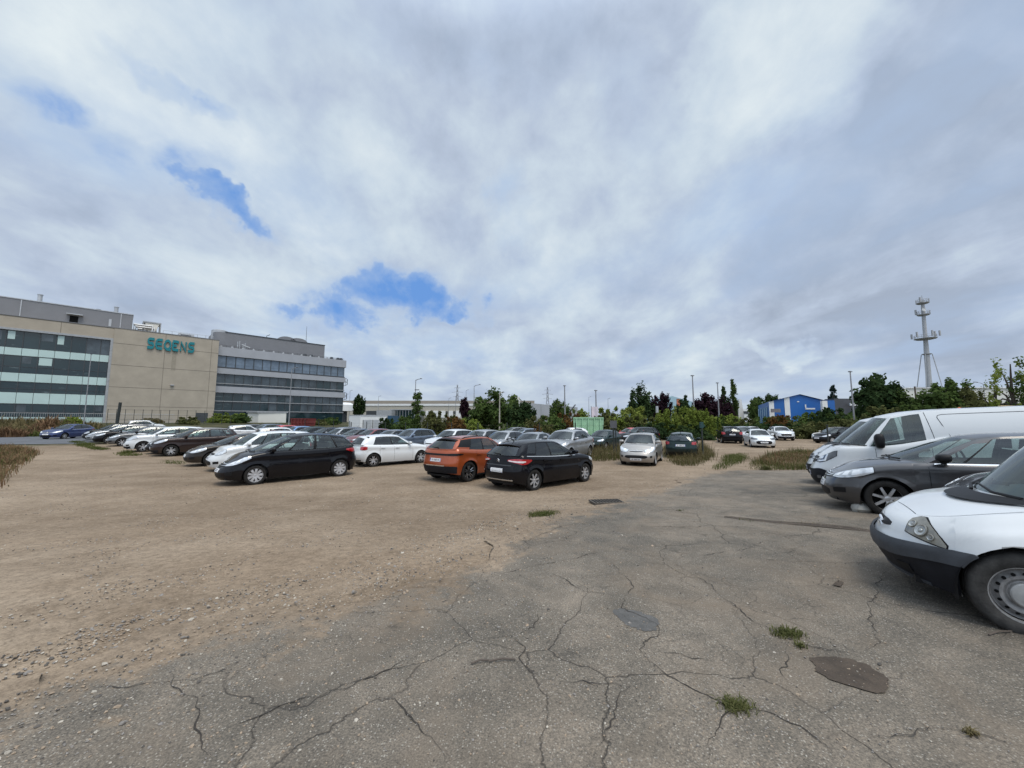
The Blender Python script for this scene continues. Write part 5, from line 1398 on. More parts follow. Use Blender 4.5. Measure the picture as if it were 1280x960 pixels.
# right wing roof storey with a rounded corner
V2 = 3.6; ta, tb = t_of(262, V2), t_of(402.6, V2); zq = z_of(280, 416, V2)
mb = MB(); ring = [(tb, V2), (tb, 12)] + [(ta, 12)] + [(ta+1.8-1.8*math.cos(a), V2+1.8-1.8*math.sin(a)) for a in [math.pi/2*k/8 for k in range(9)]]
n = len(ring); mb.add([B(t, v, zR-.3) for t, v in ring]+[B(t, v, zq) for t, v in ring], [(i, (i+1) % n, n+(i+1) % n, n+i) for i in range(n)]+[tuple(range(n, 2*n))], 0)
bpart('roof_storey', mb, [M['grey_clad']])
mb = MB(); bbox(mb, ta+1.8, tb+.08, V2-.10, V2+.3, zq+.002, zq+.16); bpart('roof_edge', mb, [M['frame']])
mb = MB(); c = B(t_of(268, 7), 7, 0); mb.tube([(c.x, c.y, zR-.2), (c.x, c.y, zq+.75)], 1.5, 20); mb.tube([(c.x, c.y, zq+.75), (c.x, c.y, zq+.95)], [1.5, 1.0], 20); bpart('stair_drum', mb, [M['galv']], smooth=True)
for px in (352, 367):
    mb = MB(); c = B(t_of(px, 6), 6, zq)
    rows = [[c+BD*(2.0*math.cos(a))+BN*(1.6*s_)+Vector((0, 0, .15+1.0*math.sin(a))) for a in [math.pi*k/10 for k in range(11)]] for s_ in (-1, 1)]
    mb.grid(rows, 0); mb.add(rows[0], [tuple(range(11))]); mb.add(rows[1], [tuple(range(11))])
    bpart('roof_dome', mb, [M['grey_clad']], smooth=True)
mb = MB(); p = B(t_of(378.5, 6), 6, 0); mb.tube([(p.x, p.y, zq-.2), (p.x, p.y, at_depth(378.5, 408, p.y).z)], [.06, .03], 6); bpart('aerial', mb, [M['frame']])
mb = MB(); p = B(t_of(328, 6), 6, 0); z = at_depth(328, 421, p.y).z; mb.tube([(p.x, p.y, z-.8), (p.x, p.y, z+.2), (p.x+.8, p.y, z+.5)], .07, 6); bpart('roof_camera', mb, [M['frame']])
mb = MB(); kk = 26
for k in range(kk):
    t = Tb+.6+(Tr-Tb-1)*k/kk; b_ = B(t, RV+.5, zR)
    mb.tube([b_, b_+Vector((0, 0, .45))], .03, 5, 0)
    if k % 2 == 0: mb.box((b_.x, b_.y, zR+.22), (.42, .42, .36), 1, taper=.4)
mb.tube([B(Tb+.4, RV+.5, zR+.45), B(Tr, RV+.5, zR+.45)], .03, 5, 0); mb.tube([B(Tb+.4, RV+.5, zR+.2), B(Tr, RV+.5, zR+.2)], .03, 5, 0)
bpart('roof_railing', mb, [M['frame'], M['frame_light']])
mb = MB()
for px, hh in ((292, 1.7), (294.5, 1.9), (299, 1.3), (301.5, 1.5)):
    p = B(t_of(px, 2), 2, zR); mb.tube([p, p+Vector((0, 0, hh))], .10, 8)
p = B(t_of(297, 2), 2, zR+1.1); mb.tube([p, p+BD*1.6+Vector((0, 0, -.5))], .12, 8); bpart('exhaust_pipes', mb, [M['galv']], smooth=True)
mb = MB()
for px in (378, 386, 412, 420, 424):
    p = B(t_of(px, 2.5), 2.5, zR); mb.box((p.x, p.y, zR+.4), (.8, .8, .7), 0, taper=.6)
bpart('roof_plant', mb, [M['frame']])
# ------------------------------------------------------------------ sign: wide rounded letters
def arc(cx, cy, rx, ry, a0, a1, n=8): return [(cx+rx*math.cos(R(a0+(a1-a0)*k/n)), cy+ry*math.sin(R(a0+(a1-a0)*k/n))) for k in range(n+1)]
Sx = lambda: [[(1.02,.98),(.42,.98)]+arc(.42,.74,.26,.24,90,270)+[(.42,.5),(.68,.5)]+arc(.68,.26,.26,.24,90,-90)+[(.66,.02),(.08,.02)]]
Ex = [[(1.0,.98),(.4,.98)]+arc(.40,.5,.34,.48,90,270)+[(.4,.02),(1.0,.02)], [(.2,.5),(.95,.5)]]
Qx = [arc(.55,.5,.44,.48,0,360,20), [(.35,.02),(1.08,-.04)]]
E2 = [[(.1,.98),(.7,.98),(1.0,.92)], [(.7,.5),(.35,.5)]+arc(.38,.74,.28,.24,270,90), [(.7,.5),(.35,.5)]+arc(.38,.26,.28,.24,90,270)+[(.4,.02),(1.0,.02)]]
Nx = [[(.12,-.06),(.12,1.0),(.92,0.0),(.92,1.06)]]
letters = [Sx(), Ex, Qx, E2, Nx, Sx()]
sg = empty('company_sign', B((t_of(176, -.25)+t_of(239, -.25))/2, -.3, z_of(207, 433, -.25)))
tag(sg, 'wide teal company lettering SEQENS high on the beige wall', 'sign')
ta, tb = t_of(176.5, -.3), t_of(238.5, -.3); adv = (tb-ta)/6; zb0 = z_of(207, 437.2, -.3); hgt = (z_of(207, 426.3, -.3)-zb0)
for i, L in enumerate(letters):
    mb = MB(); half = .152
    for si, path in enumerate(L):
        for off in (1,):
            n = len(path); A_, B_ = [], []
            for k, (x, y) in enumerate(path):
                a = path[max(k-1, 0)]; c = path[min(k+1, n-1)]
                dx_, dy_ = c[0]-a[0], c[1]-a[1]; l = math.hypot(dx_, dy_) or 1
                # mitre
                A_.append((x-dy_/l*half*.75, y+dx_/l*half)); B_.append((x+dy_/l*half*.75, y-dx_/l*half))
            toB = lambda q, v: B(ta+adv*(i+.02+.86*q[0]/1.05), v, zb0+hgt*q[1])
            dv = si*.012
            rows = [[toB(a, -.26) for a in A_], [toB(a, -.50-dv) for a in A_], [toB(a, -.50-dv) for a in B_], [toB(a, -.26) for a in B_]]
            mb.grid(rows, 0)
            for e in (0, -1): mb.add([r[e] for r in rows], [(0, 1, 2, 3)])
    o = obj('letter', mb.mesh('letter', [M['sign']], weld=False, smooth=False)); o.parent = sg; o.matrix_parent_inverse = Matrix.Translation(-Vector(sg.location))
# ------------------------------------------------------------------ other buildings and containers
def wbox(mb, p0, p1, depth, z0, z1, mat=0, roof=None):
    """box with its front from p0 to p1 (2-D) going back by depth"""
    a, b_ = Vector((p0[0], p0[1], 0)), Vector((p1[0], p1[1], 0)); n = Vector((-(b_-a).y, (b_-a).x, 0)).normalized()
    if n.y < 0: n = -n
    q = [a, b_, b_+n*depth, a+n*depth]
    mb.add([Vector((p.x, p.y, z0)) for p in q]+[Vector((p.x, p.y, z1)) for p in q], [(0,1,5,4), (1,2,6,5), (2,3,7,6), (3,0,4,7), (4,5,6,7)], mat)
def strip(mb, pxa, pxb, D, y0, y1, mat, lift=.0, th=.08):
    a, b_ = at_depth(pxa, y1, D-lift), at_depth(pxb, y1, D-lift); top = at_depth(pxa, y0, D-lift).z
    wbox(mb, (a.x, a.y), (b_.x, b_.y), th, a.z, top, mat)
M['cream_clad'] = simple("cream cladding", (.40,.37,.31), .7, var=.05, scale=.2)
M['tan_clad'] = simple("tan cladding", (.30,.26,.215), .7, var=.05, scale=.2)
M['hall_grey'] = simple("grey hall cladding", (.36,.37,.39), .6, var=.06, scale=.15)
M['blue_clad'] = simple("bright blue cladding", (.010,.105,.36), .5, var=.06, scale=.2)
M['pale_blue'] = simple("pale blue sheet", (.33,.47,.53), .5, var=.06, scale=.2)
M['dark_clad'] = simple("dark grey cladding", (.06,.062,.07), .6, var=.08, scale=.2)
M['cream_wall'] = simple("cream white wall", (.66,.65,.60), .85, var=.05, scale=.3)
def thing_px(name, px, D, label, cat, group=None):
    p = col_at(px, D); o = empty(name, (p.x, p.y, p.z)); tag(o, label, cat, group); return o
def part(root, name, mb, mats, smooth=False, sub=None, **k):
    o = obj(name, mb.mesh(name, mats, weld=False, smooth=smooth, **k))
    if sub is None: o.parent = root; o.matrix_parent_inverse = Matrix.Translation(-Vector(root.location))
    else: o.parent = sub
    return o
# long cream logistics hall
h = thing_px('warehouse', 560, 220, 'long cream warehouse with a white stripe and loading docks, far behind the sapling', 'building')
mb = MB(); strip(mb, 405, 668, 220, 500.8, 530, 0, 0, 50); part(h, 'wall', mb, [M['cream_clad']])
mb = MB(); strip(mb, 405, 668, 220, 500.8, 504.6, 0, .3, .3); part(h, 'upper_cladding', mb, [M['tan_clad']])
mb = MB(); strip(mb, 405, 668, 220, 504.7, 507.2, 0, .3, .3); part(h, 'white_stripe', mb, [M['white_paint']])
for k in range(14):
    x = 532+9.5*k
    mb = MB(); strip(mb, x, x+5.6, 220, 513.5, 522, 0, .4, .4); d = part(h, 'dock_door', mb, [M['white_paint']])
    mb = MB(); strip(mb, x+6.2, x+8.4, 220, 514, 517, 0, .4, .4); part(h, 'dock_window', mb, [M['frame']])
h = thing_px('glazed_office', 508, 150, 'low dark glazed office in front of the cream warehouse', 'building')
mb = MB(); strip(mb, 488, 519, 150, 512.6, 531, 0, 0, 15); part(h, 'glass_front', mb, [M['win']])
mb = MB(); strip(mb, 487.5, 519.5, 150, 511.6, 512.6, 0, .3, 15.4); part(h, 'flat_roof', mb, [M['frame_light']])
mb = MB()
for k in range(9): strip(mb, 488.5+3.6*k, 489.0+3.6*k, 150, 512.8, 530, 0, .15, .1)
part(h, 'mullion', mb, [M['frame_light']])
h = thing_px('site_kiosk', 478, 145, 'small grey flat roofed block beside the dark glazed office', 'building')
mb = MB(); strip(mb, 470, 489, 145, 512.8, 532, 0, 0, 8); part(h, 'wall', mb, [M['galv']])
mb = MB(); strip(mb, 457, 470, 148, 513.5, 531, 0, 0, 8); part(h, 'lean_to', mb, [M['frame']])
h = thing_px('white_silo', 434, 150, 'white round roofed tank beside the far end of the office block', 'tank')
mb = MB(); c = at_depth(431, 512, 150); mb.lathe([(3.2, 0), (3.2, 2.4), (2.2, 3.2), (0, 3.4)], 20, 0, 'z', (c.x, c.y, c.z-.6)); part(h, 'tank', mb, [M['white_paint']], smooth=True)
mb = MB(); mb.tube([(c.x, c.y, 0), (c.x, c.y, c.z-.5)], .9, 12); part(h, 'column', mb, [M['frame']], smooth=True)
# grey hall
h = thing_px('grey_hall', 665, 140, 'plain grey industrial hall receding behind the big green tree', 'building')
a, b_ = at_depth(640, 502, 132), at_depth(722, 512, 185)
mb = MB(); wbox(mb, (a.x, a.y), (b_.x, b_.y), 3, 0, a.z); part(h, 'wall', mb, [M['hall_grey']])
mb = MB(); 
for k in range(7):
    f = (k+.5)/7; p = a.lerp(b_, f); q = a.lerp(b_, f+.012); mb.add([(p.x-.05, p.y-.12, 0), (q.x-.05, q.y-.12, 0), (q.x-.05, q.y-.12, a.z), (p.x-.05, p.y-.12, a.z)], [(0,1,2,3)])
part(h, 'downpipe', mb, [M['frame_light']])
mb = MB(); p = at_depth(645, 500, 131); mb.box((p.x, p.y+1, a.z+.4), (2.6, 2, 2.4), 0); part(h, 'roof_unit', mb, [M['cream_wall']])
# white containers
def container(pxa, pxm, pxb, D, ytop, label, mat, cat='container', name='site_container', doors=True):
    root = thing_px(name, pxm, D, label, cat)
    z1 = at_depth(pxm, ytop, D).z; z0 = root.location.z
    c = at_depth(pxm, ytop, D); a = at_depth(pxa, ytop, D+1.2); b_ = at_depth(pxb, ytop, D+1.0)
    mb = MB(); back = (a-c)+(b_-c)+c
    q = [c, b_, back, a]
    mb.add([Vector((p.x, p.y, z0)) for p in q]+[Vector((p.x, p.y, z1)) for p in q], [(0,1,5,4), (1,2,6,5), (2,3,7,6), (3,0,4,7), (4,5,6,7)])
    part(root, 'shell', mb, [mat])
    return root, c, a, b_, z0, z1
root, c, a, b_, z0, z1 = container(436.5, 450.5, 483.5, 60, 518.6, 'white site container with grey roller shutters behind the parked row', M['white_paint'])
def onface(p, q, f0, f1, za, zb, out=.03):
    d = (q-p); n = Vector((d.y, -d.x, 0)).normalized()
    if n.y > 0: n = -n
    u0, u1 = p+d*f0+n*out, p+d*f1+n*out
    return [(u0.x, u0.y, za), (u1.x, u1.y, za), (u1.x, u1.y, zb), (u0.x, u0.y, zb)]
mb = MB()
for f in (.10, .46, .95): mb.add(onface(c, b_, f, f+.028, z0, z0+(z1-z0)*.72), [(0,1,2,3)])
mb.add(onface(a, c, .18, .26, z0, z0+(z1-z0)*.6), [(0,1,2,3)]); part(root, 'shutter_gap', mb, [M['frame']])
mb = MB()
for f in (.14, .50): mb.add(onface(c, b_, f, f+.30, z0, z0+(z1-z0)*.72, .02), [(0,1,2,3)])
part(root, 'shutter', mb, [M['galv']])
mb = MB(); mb.add(onface(c, b_, 0, 1, z1-.18, z1, .05), [(0,1,2,3)]); mb.add(onface(a, c, 0, 1, z1-.12, z1, .05), [(0,1,2,3)]); part(root, 'roof_trim', mb, [M['galv']])
root, c, a, b_, z0, z1 = container(310, 323.5, 358, 82, 516.0, 'low cream walled substation with flat roof in front of the office block', M['cream_wall'], 'building', 'substation')
mb = MB(); q = [c, b_, b_+(a-c), a]; e = .35; cc = sum(q, Vector())/4
q2 = [p+(p-cc).normalized()*e for p in q]; mb.add([Vector((p.x, p.y, z1+.01)) for p in q2]+[Vector((p.x, p.y, z1+.28)) for p in q2], [(0,1,5,4), (1,2,6,5), (2,3,7,6), (3,0,4,7), (4,5,6,7), (3,2,1,0)]); part(root, 'roof_slab', mb, [M['frame_light']])
# red skip beside it, green skip further right
def skip(px0, px1, D, ytop, label, mat, slope=.9, name='waste_skip', side=1):
    root = thing_px(name, (px0+px1)/2, D, label, 'skip'); a = at_depth(px0, ytop, D); b_ = at_depth(px1, ytop, D); z0 = root.location.z; z1 = a.z
    L = b_.x-a.x; mb = MB(); w_ = 2.2
    top = [(a.x, D), (b_.x, D), (b_.x+.6, D+w_), (a.x+.6, D+w_)]; bot = [(a.x+slope*.25, D+.15), (b_.x-slope*.5, D+.15), (b_.x-slope*.5+.6, D+w_-.15), (a.x+slope*.25+.6, D+w_-.15)]
    v_ = [(x, y, z0+.15) for x, y in bot]+[(x, y, z1) for x, y in top]
    inn = [(x+(.06 if i in (0, 3) else -.06), y+(.06 if i < 2 else -.06), z1) for i, (x, y) in enumerate(top)]
    mb.add(v_+inn+[(x, y, z1-.9) for x, y, _ in inn], [(0,1,5,4), (1,2,6,5), (2,3,7,6), (3,0,4,7), (3,2,1,0), (4,5,9,8), (5,6,10,9), (6,7,11,10), (7,4,8,11), (8,9,13,12), (9,10,14,13), (10,11,15,14), (11,8,12,15), (12,13,14,15)])
    part(root, 'hopper', mb, [mat])
    mb = MB()
    for k in range(5):
        f = (k+.5)/5; x = a.x+L*f; mb.box((x, D-.03, (z0+z1)/2+.15), (.10, .10, (z1-z0)*.8), 0)
    mb.box(((a.x+b_.x)/2, D-.02, z1-.07), (L, .12, .14), 0); part(root, 'rib', mb, [mat])
    return root
skip(363, 384, 72, 523, 'dark red waste skip beside the cream substation', simple("dark red skip paint", (.15,.022,.02), .6, var=.25, scale=1.5), .3)
skip(716.5, 754, 44, 521.6, 'pale green waste skip behind the parked white hatchback', simple("pale green skip paint", (.30,.52,.33), .6, var=.15, scale=1.2), .5)
# bright blue gabled hall
h = thing_px('blue_hall', 995, 92, 'bright blue gabled workshop with two white vertical bands above the hedge', 'building')
D = 92
pL, pA, pR = at_depth(961, 502, D), at_depth(998.5, 493, D), at_depth(1033, 501.5, D)
mb = MB(); f = [(pL.x, D, 0), (pR.x, D, 0), (pR.x, D, pR.z), (pA.x, D, pA.z), (pL.x, D, pL.z)]
bk = at_depth(947.5, 504, 116); dxb, dyb = bk.x-pL.x, bk.y-D
mb.add(f+[(x+dxb, y+dyb, z) for x, y, z in f], [(0,1,2,3,4), (5,9,8,7,6), (1,0,5,6), (2,1,6,7), (0,4,9,5)]); part(h, 'wall', mb, [M['blue_clad']])
mb = MB(); ov = [(x, y-.4, z+.03) for x, y, z in f]; g2 = [(x+dxb, y+dyb, z+.03) for x, y, z in f]
mb.add([ov[2], ov[3], ov[4], g2[2], g2[3], g2[4]], [(0,1,4,3), (1,2,5,4)]); part(h, 'roof', mb, [M['blue_clad']])
mb = MB()
def yroof(px):
    p = at_depth(px, 500, D); f_ = (p.x-pL.x)/(pA.x-pL.x) if p.x < pA.x else 1
    return pL.z+(pA.z-pL.z)*f_ if p.x < pA.x else pA.z+(pR.z-pA.z)*(p.x-pA.x)/(pR.x-pA.x)
for x0, x1 in ((961.8, 968), (981.3, 988)):
    a, b_ = at_depth(x0, 515, D-.06), at_depth(x1, 515, D-.06); mb.add([(a.x, D-.06, 0), (b_.x, D-.06, 0), (b_.x, D-.06, yroof(x1)-.1), (a.x, D-.06, yroof(x0)-.1)], [(0,1,2,3)])
part(h, 'white_band', mb, [M['white_paint']])
mb = MB(); strip(mb, 996.5, 999, D, 501.5, 502.6, 0, .1, .1); part(h, 'floodlight', mb, [M['white_paint']])
mb = MB(); strip(mb, 1006.6, 1008, D, 505.5, 510.5, 0, .1, .1); strip(mb, 1007, 1019, D, 510, 511.8, 0, .1, .1); part(h, 'white_trim', mb, [M['white_paint']])
mb = MB(); strip(mb, 964.5, 976, D-2, 511, 515.5, 0, 0, .25); part(h, 'sign_board', mb, [simple("weathered sign board", (.16,.15,.16), .7, var=.3, scale=3)])
mb = MB()
for k in range(5):
    a = at_depth(949+2.5*k, 514, 113-4.3*k); mb.box((a.x-.3, a.y-.3, 3.2), (.25, .25, 5.0), 0)
part(h, 'side_pilaster', mb, [M['pale_blue']])
h = thing_px('blue_annex', 1041, 88, 'narrow blue and white annex beside the spruce', 'building')
mb = MB(); strip(mb, 1036.5, 1045.5, 88, 500.5, 530, 0, 0, 1); part(h, 'wall', mb, [M['blue_clad']])
mb = MB(); strip(mb, 1030, 1036.4, 88, 501, 530, 0, 0, .6); part(h, 'white_wall', mb, [M['white_paint']])
h = thing_px('dark_hall', 1056, 98, 'dark grey flat roofed hall right of the blue annex', 'building')
mb = MB(); strip(mb, 1045, 1075, 98, 498.2, 530, 0, 0, 3); part(h, 'wall', mb, [M['dark_clad']])
mb = MB(); strip(mb, 1063, 1072, 97, 504, 507, 0, 0, .3); part(h, 'white_panel', mb, [M['white_paint']])
h = thing_px('pale_blue_hall', 848, 150, 'pale blue gabled hall half hidden by purple trees', 'building')
D = 150; pL, pA, pR = at_depth(812, 502, D), at_depth(840, 495, D), at_depth(872, 504, D)
mb = MB(); f = [(pL.x, D, 0), (pR.x, D, 0), (pR.x, D, pR.z), (pA.x, D, pA.z), (pL.x, D, pL.z)]
mb.add(f+[(x, y+30, z) for x, y, z in f], [(0,1,2,3,4), (1,6,7,2), (2,7,8,3), (3,8,9,4), (0,4,9,5)]); part(h, 'wall', mb, [M['pale_blue']])
mb = MB(); strip(mb, 846.5, 850.8, 100, 498.5, 509, 0, 0, .3); strip(mb, 848.2, 849, 100, 509, 530, 1, -.05, .2)
pl_ = thing_px('advert_sign', 848.5, 100, 'orange and white upright sign among the purple trees', 'sign')
part(pl_, 'sign_panel', mb, [simple("orange sign face", (.50,.16,.09), .5, var=.35, scale=.6), M['frame']])
h = thing_px('white_depot', 935, 170, 'white depot with dark window gaps between poplars and blue workshop', 'building')
mb = MB(); strip(mb, 926, 944, 170, 511, 526, 0, 0, 12); part(h, 'wall', mb, [M['white_paint']])
mb = MB(); strip(mb, 928, 936, 170, 514, 517, 0, .2, .2); strip(mb, 937.5, 942, 170, 513.5, 516.5, 0, .2, .2); part(h, 'window', mb, [M['frame']])
h = thing_px('white_totem', 924, 130, 'tall white tapering totem beside the poplar', 'sign'); mb = MB(); a = at_depth(924.5, 499, 130)
mb.add([(a.x-1.2, 130, 0), (a.x+1.6, 130, 0), (a.x+.6, 130, a.z), (a.x-.1, 130, a.z), (a.x-1.2, 130.8, 0), (a.x+1.6, 130.8, 0), (a.x+.6, 130.8, a.z), (a.x-.1, 130.8, a.z)], [(0,1,2,3), (7,6,5,4), (1,5,6,2), (4,0,3,7), (3,2,6,7)]); part(h, 'shaft', mb, [M['white_paint']])
h = thing_px('cream_hall', 1200, 110, 'long low cream white hall behind the roadside bushes and the mast', 'building')
mb = MB(); strip(mb, 1134, 1420, 110, 485.5, 530, 0, 0, 3); part(h, 'wall', mb, [M['cream_wall']])
mb = MB(); strip(mb, 1134, 1420, 110, 484.2, 485.4, 0, .3, 3); part(h, 'roof_edge', mb, [M['white_paint']])
# blue tarpaulin trailer behind the container
h = thing_px('blue_truck', 490, 62, 'dark blue lorry trailer parked beside the white container', 'trailer')
mb = MB(); strip(mb, 484.2, 489, 62, 519.5, 533, 0, 0, 4); part(h, 'body', mb, [simple("dark blue tarpaulin", (.02,.07,.13), .6, var=.2)])
mb = MB()
for x in (485.5, 488): p = at_depth(x, 530, 61.9); mb.lathe([(0, -.15), (.5, -.15), (.5, .15), (0, .15)], 14, 0, 'y', (p.x, 61.85, gz(p.x, 62)+.5))
part(h, 'wheel', mb, [M['tyre']])
# ------------------------------------------------------------------ lamp posts, masts, fences
M['lamp_metal'] = simple("galvanised lamp post", (.27,.27,.28), .5, .3, var=.12)
M['lamp_dark_metal'] = simple("dark painted post", (.09,.09,.095), .5, .2, var=.15)
M['post_pale'] = simple("pale concrete post", (.34,.32,.27), .9, var=.15)
M['mast'] = simple("light grey mast paint", (.34,.345,.35), .55, var=.08)
M['wood'] = simple("weathered wood pole", (.10,.08,.065), .9, var=.25)
def lamp(px, ytop, D, label, arm=0.0, head=.9, r=.07, pale=False, lean=0.0, tall=True, group='street lamps beyond the car park', low=None):
    b_ = col_at(px, D); top = at_depth(px, ytop, D); root = empty('street_lamp', b_); tag(root, label, 'street lamp', group)
    h = top.z-b_.z; mat = M['post_pale'] if pale else M['lamp_metal']
    mb = MB(); mb.tube([(0, 0, -.1), (0, 0, h*.25), (lean*h, 0, h)], [r*1.2, r*1.0, r*.6], 10)
    o = obj('post', mb.mesh('post', [mat], angle=60), root)
    mb = MB()
    if arm:
        mb.tube([(lean*h, 0, h-.05), (lean*h+arm*.35, 0, h+.12*abs(arm)), (lean*h+arm*.8, 0, h+.2*abs(arm))], [r*.7, r*.6, r*.5], 8)
        obj('arm', mb.mesh('arm', [mat], angle=60), root); mb = MB()
        x = lean*h+arm*.95; z = h+.2*abs(arm)
    else: x = lean*h; z = h
    L = head*.55
    mb.grid([[(x-L/2, -.12, z), (x+L/2, -.12, z-.01), (x+L/2, .12, z-.01), (x-L/2, .12, z)], [(x-L/2+.08, -.08, z+.13), (x+L/2-.1, -.08, z+.09), (x+L/2-.1, .08, z+.09), (x-L/2+.08, .08, z+.13)]])
    mb.box((x, 0, z+.03), (L, .20, .08), 0); obj('lamp_head', mb.mesh('lamp head', [M['lamp_dark_metal']], smooth=False), root)
    if low:
        mb = MB(); z = top.z-b_.z-low; mb.box((.25, 0, z), (.7, .22, .12), 0); mb.tube([(0, 0, z-.05), (.2, 0, z)], .05, 6); obj('second_lamp_head', mb.mesh('lamp head', [M['lamp_dark_metal']], smooth=False), root)
    return root
lamp(519, 475, 62, 'tall double headed street lamp rising behind the sapling', .9, .6, .09, low=1.6)
lamp(592.5, 482.5, 78, 'street lamp with long curved arm left of the big green tree', 1.2, .7, .09)
lamp(706, 482.5, 60, 'stout street lamp right of the power pylon, with a flat head', 0, .8, .13)
lamp(745, 488.5, 55, 'stout street lamp standing by the white banner', 0, .8, .12)
lamp(867, 470, 52, 'tallest flat headed lamp post, above the yellow green shrub', 0, .8, .11)
lamp(898, 479, 62, 'flat headed lamp post against the purple trees beside the poplars', 0, .8, .11)
lamp(1066, 465, 46, 'flat headed lamp post between spruce and dark round tree', 0, .7, .10)
lamp(362.5, 461, 68, 'slim street lamp in front of the glazed office wing', 1.0, .6, .085)
lamp(107.5, 443, 52, 'dark slim post in front of the left glazing, behind the blue car', 0, .12, .06)
lamp(624.5, 491.5, 50, 'pale concrete lamp post in front of the big green tree', .5, .5, .10, pale=True)
for px, y, D, lab in ((437, 488.5, 150, 'thin lamp post just right of the office block end'), (432.5, 493, 170, 'small thin lamp post nearest the office block end'), (473, 495.5, 150, 'thin lamp post standing behind the white container'),
                      (561, 498, 160, 'thin lamp post left of the small purple tree'), (569.5, 495, 160, 'thin lamp post close beside the small purple tree'), (582.5, 488, 150, 'thin lamp post rising over the small purple tree'),
                      (736, 496.5, 150, 'thin lamp post behind the white banner'), (760, 498.5, 160, 'thin lamp post above the yellow green bushes')):
    lamp(px, y, D, lab, .8, .8, .10)
lamp(1232, 480, 75, 'low lamp post right of the mast', -1.6, 1.4, .07)
# wooden pole
p = col_at(1145.5, 70); root = empty('wooden_pole', p); tag(root, 'weathered wooden pole in front of the cream hall', 'pole'); t = at_depth(1145.5, 483, 70)
mb = MB(); mb.tube([(0, 0, -.2), (0, 0, t.z-p.z)], [.16, .12], 9); obj('pole', mb.mesh('pole', [M['wood']], angle=60), root)
mb = MB(); mb.tube([(0, 0, t.z-p.z-.15), (2.2, 0, t.z-p.z-.2)], .03, 5); obj('cable', mb.mesh('cable', [M['lamp_dark_metal']]), root)
# telecom mast
D = 118; p = col_at(1162.5, D); root = empty('telecom_mast', p); tag(root, 'tall pale telecom mast with round aerial platforms on a tripod base', 'mast')
H = lambda y: at_depth(1157, y, D).z-p.z
LEAN = .025
ax = lambda z: LEAN*z
mb = MB(); mb.tube([(ax(0), 0, -.3), (ax(H(440)), 0, H(440)), (ax(H(422)), 0, H(422)), (ax(H(377)), 0, H(377))], [0.72, .62, .50, .42], 20); obj('shaft', mb.mesh('shaft', [M['mast']], angle=50), root)
for y, rad in ((379, 1.55), (393.5, 1.55), (423.5, 2.6), (442.5, 1.15)):
    mb = MB(); z = H(y); mb.tube([(ax(z), 0, z-.22), (ax(z), 0, z), (ax(z), 0, z+.06)], [rad*.8, rad, rad], 24)
    pl = obj('platform', mb.mesh('platform', [M['mast']], angle=30), root)
    mb = MB(); n = 14
    if y != 442.5:
        for k in range(n):
            a = 2*math.pi*k/n; q = Vector((ax(z)+rad*.95*math.cos(a), rad*.95*math.sin(a), z)); mb.tube([q, q+Vector((0, 0, 1.1))], .05, 5)
        for zz_ in (.6, 1.1): mb.tube([(ax(z)+rad*.95*math.cos(a), rad*.95*math.sin(a), z+zz_) for a in [2*math.pi*k/24 for k in range(25)]], .045, 5, caps=False)
        obj('railing', mb.mesh('railing', [M['mast']]), pl)
for y, aa in ((421, (0.0, 2.0, 3.3, 4.4, 5.3)), (392, (.6, 2.6)), (378, (1.0, 3.6))):
    for a in aa:
        z = H(y); rad = 3.1 if y == 421 else 1.7; q = Vector((ax(z)+rad*math.cos(a), rad*math.sin(a), z+.6)); mb = MB(); mb.box(q, (.35, .35, 2.4 if y == 421 and a == 0 else 1.6), 0); obj('antenna', mb.mesh('antenna', [M['mast']], smooth=False), root)
mb = MB(); z = H(388); mb.lathe([(0, .35), (.55, .1), (.6, 0)], 16, 0, 'y', (ax(z)-1.0, -1.2, z)); obj('dish', mb.mesh('dish', [M['white_paint']]), root)
mb = MB(); z = H(377); mb.tube([(ax(z), 0, z), (ax(z)-.05, 0, z+2.0)], [.12, .05], 8); obj('tip', mb.mesh('tip', [M['mast']]), root)
for k in range(4):
    a = 2*math.pi*k/4+.5; z = H(443); mb = MB(); mb.tube([(ax(z)+1.2*math.cos(a), 1.2*math.sin(a), z), (4.6*math.cos(a), 4.6*math.sin(a), -.2)], .11, 8); obj('stay_leg', mb.mesh('stay', [M['mast']]), root)
# pylons
for px, yt, D, lab in ((571.5, 481, 420, 'distant lattice pylon left of the small purple tree'), (684.5, 484, 420, 'distant lattice pylon over the grey hall')):
    p = col_at(px, D); root = empty('power_pylon', p); tag(root, lab, 'pylon', 'distant power pylons'); h = at_depth(px, yt, D).z-p.z
    mb = MB(); w0, w1 = 4.0, .7
    for sx in (-1, 1):
        for sy in (-1, 1): mb.tube([(sx*w0, sy*w0, 0), (sx*w1*1.6, sy*w1*1.6, h*.6), (sx*.3, sy*.3, h)], .17, 4)
    for k in range(9):
        z0, z1 = h*k/9, h*(k+1)/9; wa = w0+(w1*1.6-w0)*min(1, z0/h/.6) if z0 < h*.6 else w1*1.3; wb_ = w0+(w1*1.6-w0)*min(1, z1/h/.6) if z1 < h*.6 else w1
        for sy in (-1, 1): mb.tube([(-wa, sy*wa, z0), (wb_, sy*wb_, z1)], .10, 4); mb.tube([(wa, sy*wa, z0), (-wb_, sy*wb_, z1)], .10, 4)
    obj('lattice_tower', mb.mesh('lattice', [M['lamp_metal']], weld=False, smooth=False), root)
    mb = MB()
    for z, L in ((h*.68, 4.5), (h*.80, 6.0), (h*.92, 3.5)): mb.tube([(-L, 0, z-.3), (0, 0, z+.5), (L, 0, z-.3)], .16, 4)
    obj('cross_arm', mb.mesh('arms', [M['lamp_metal']], weld=False, smooth=False), root)
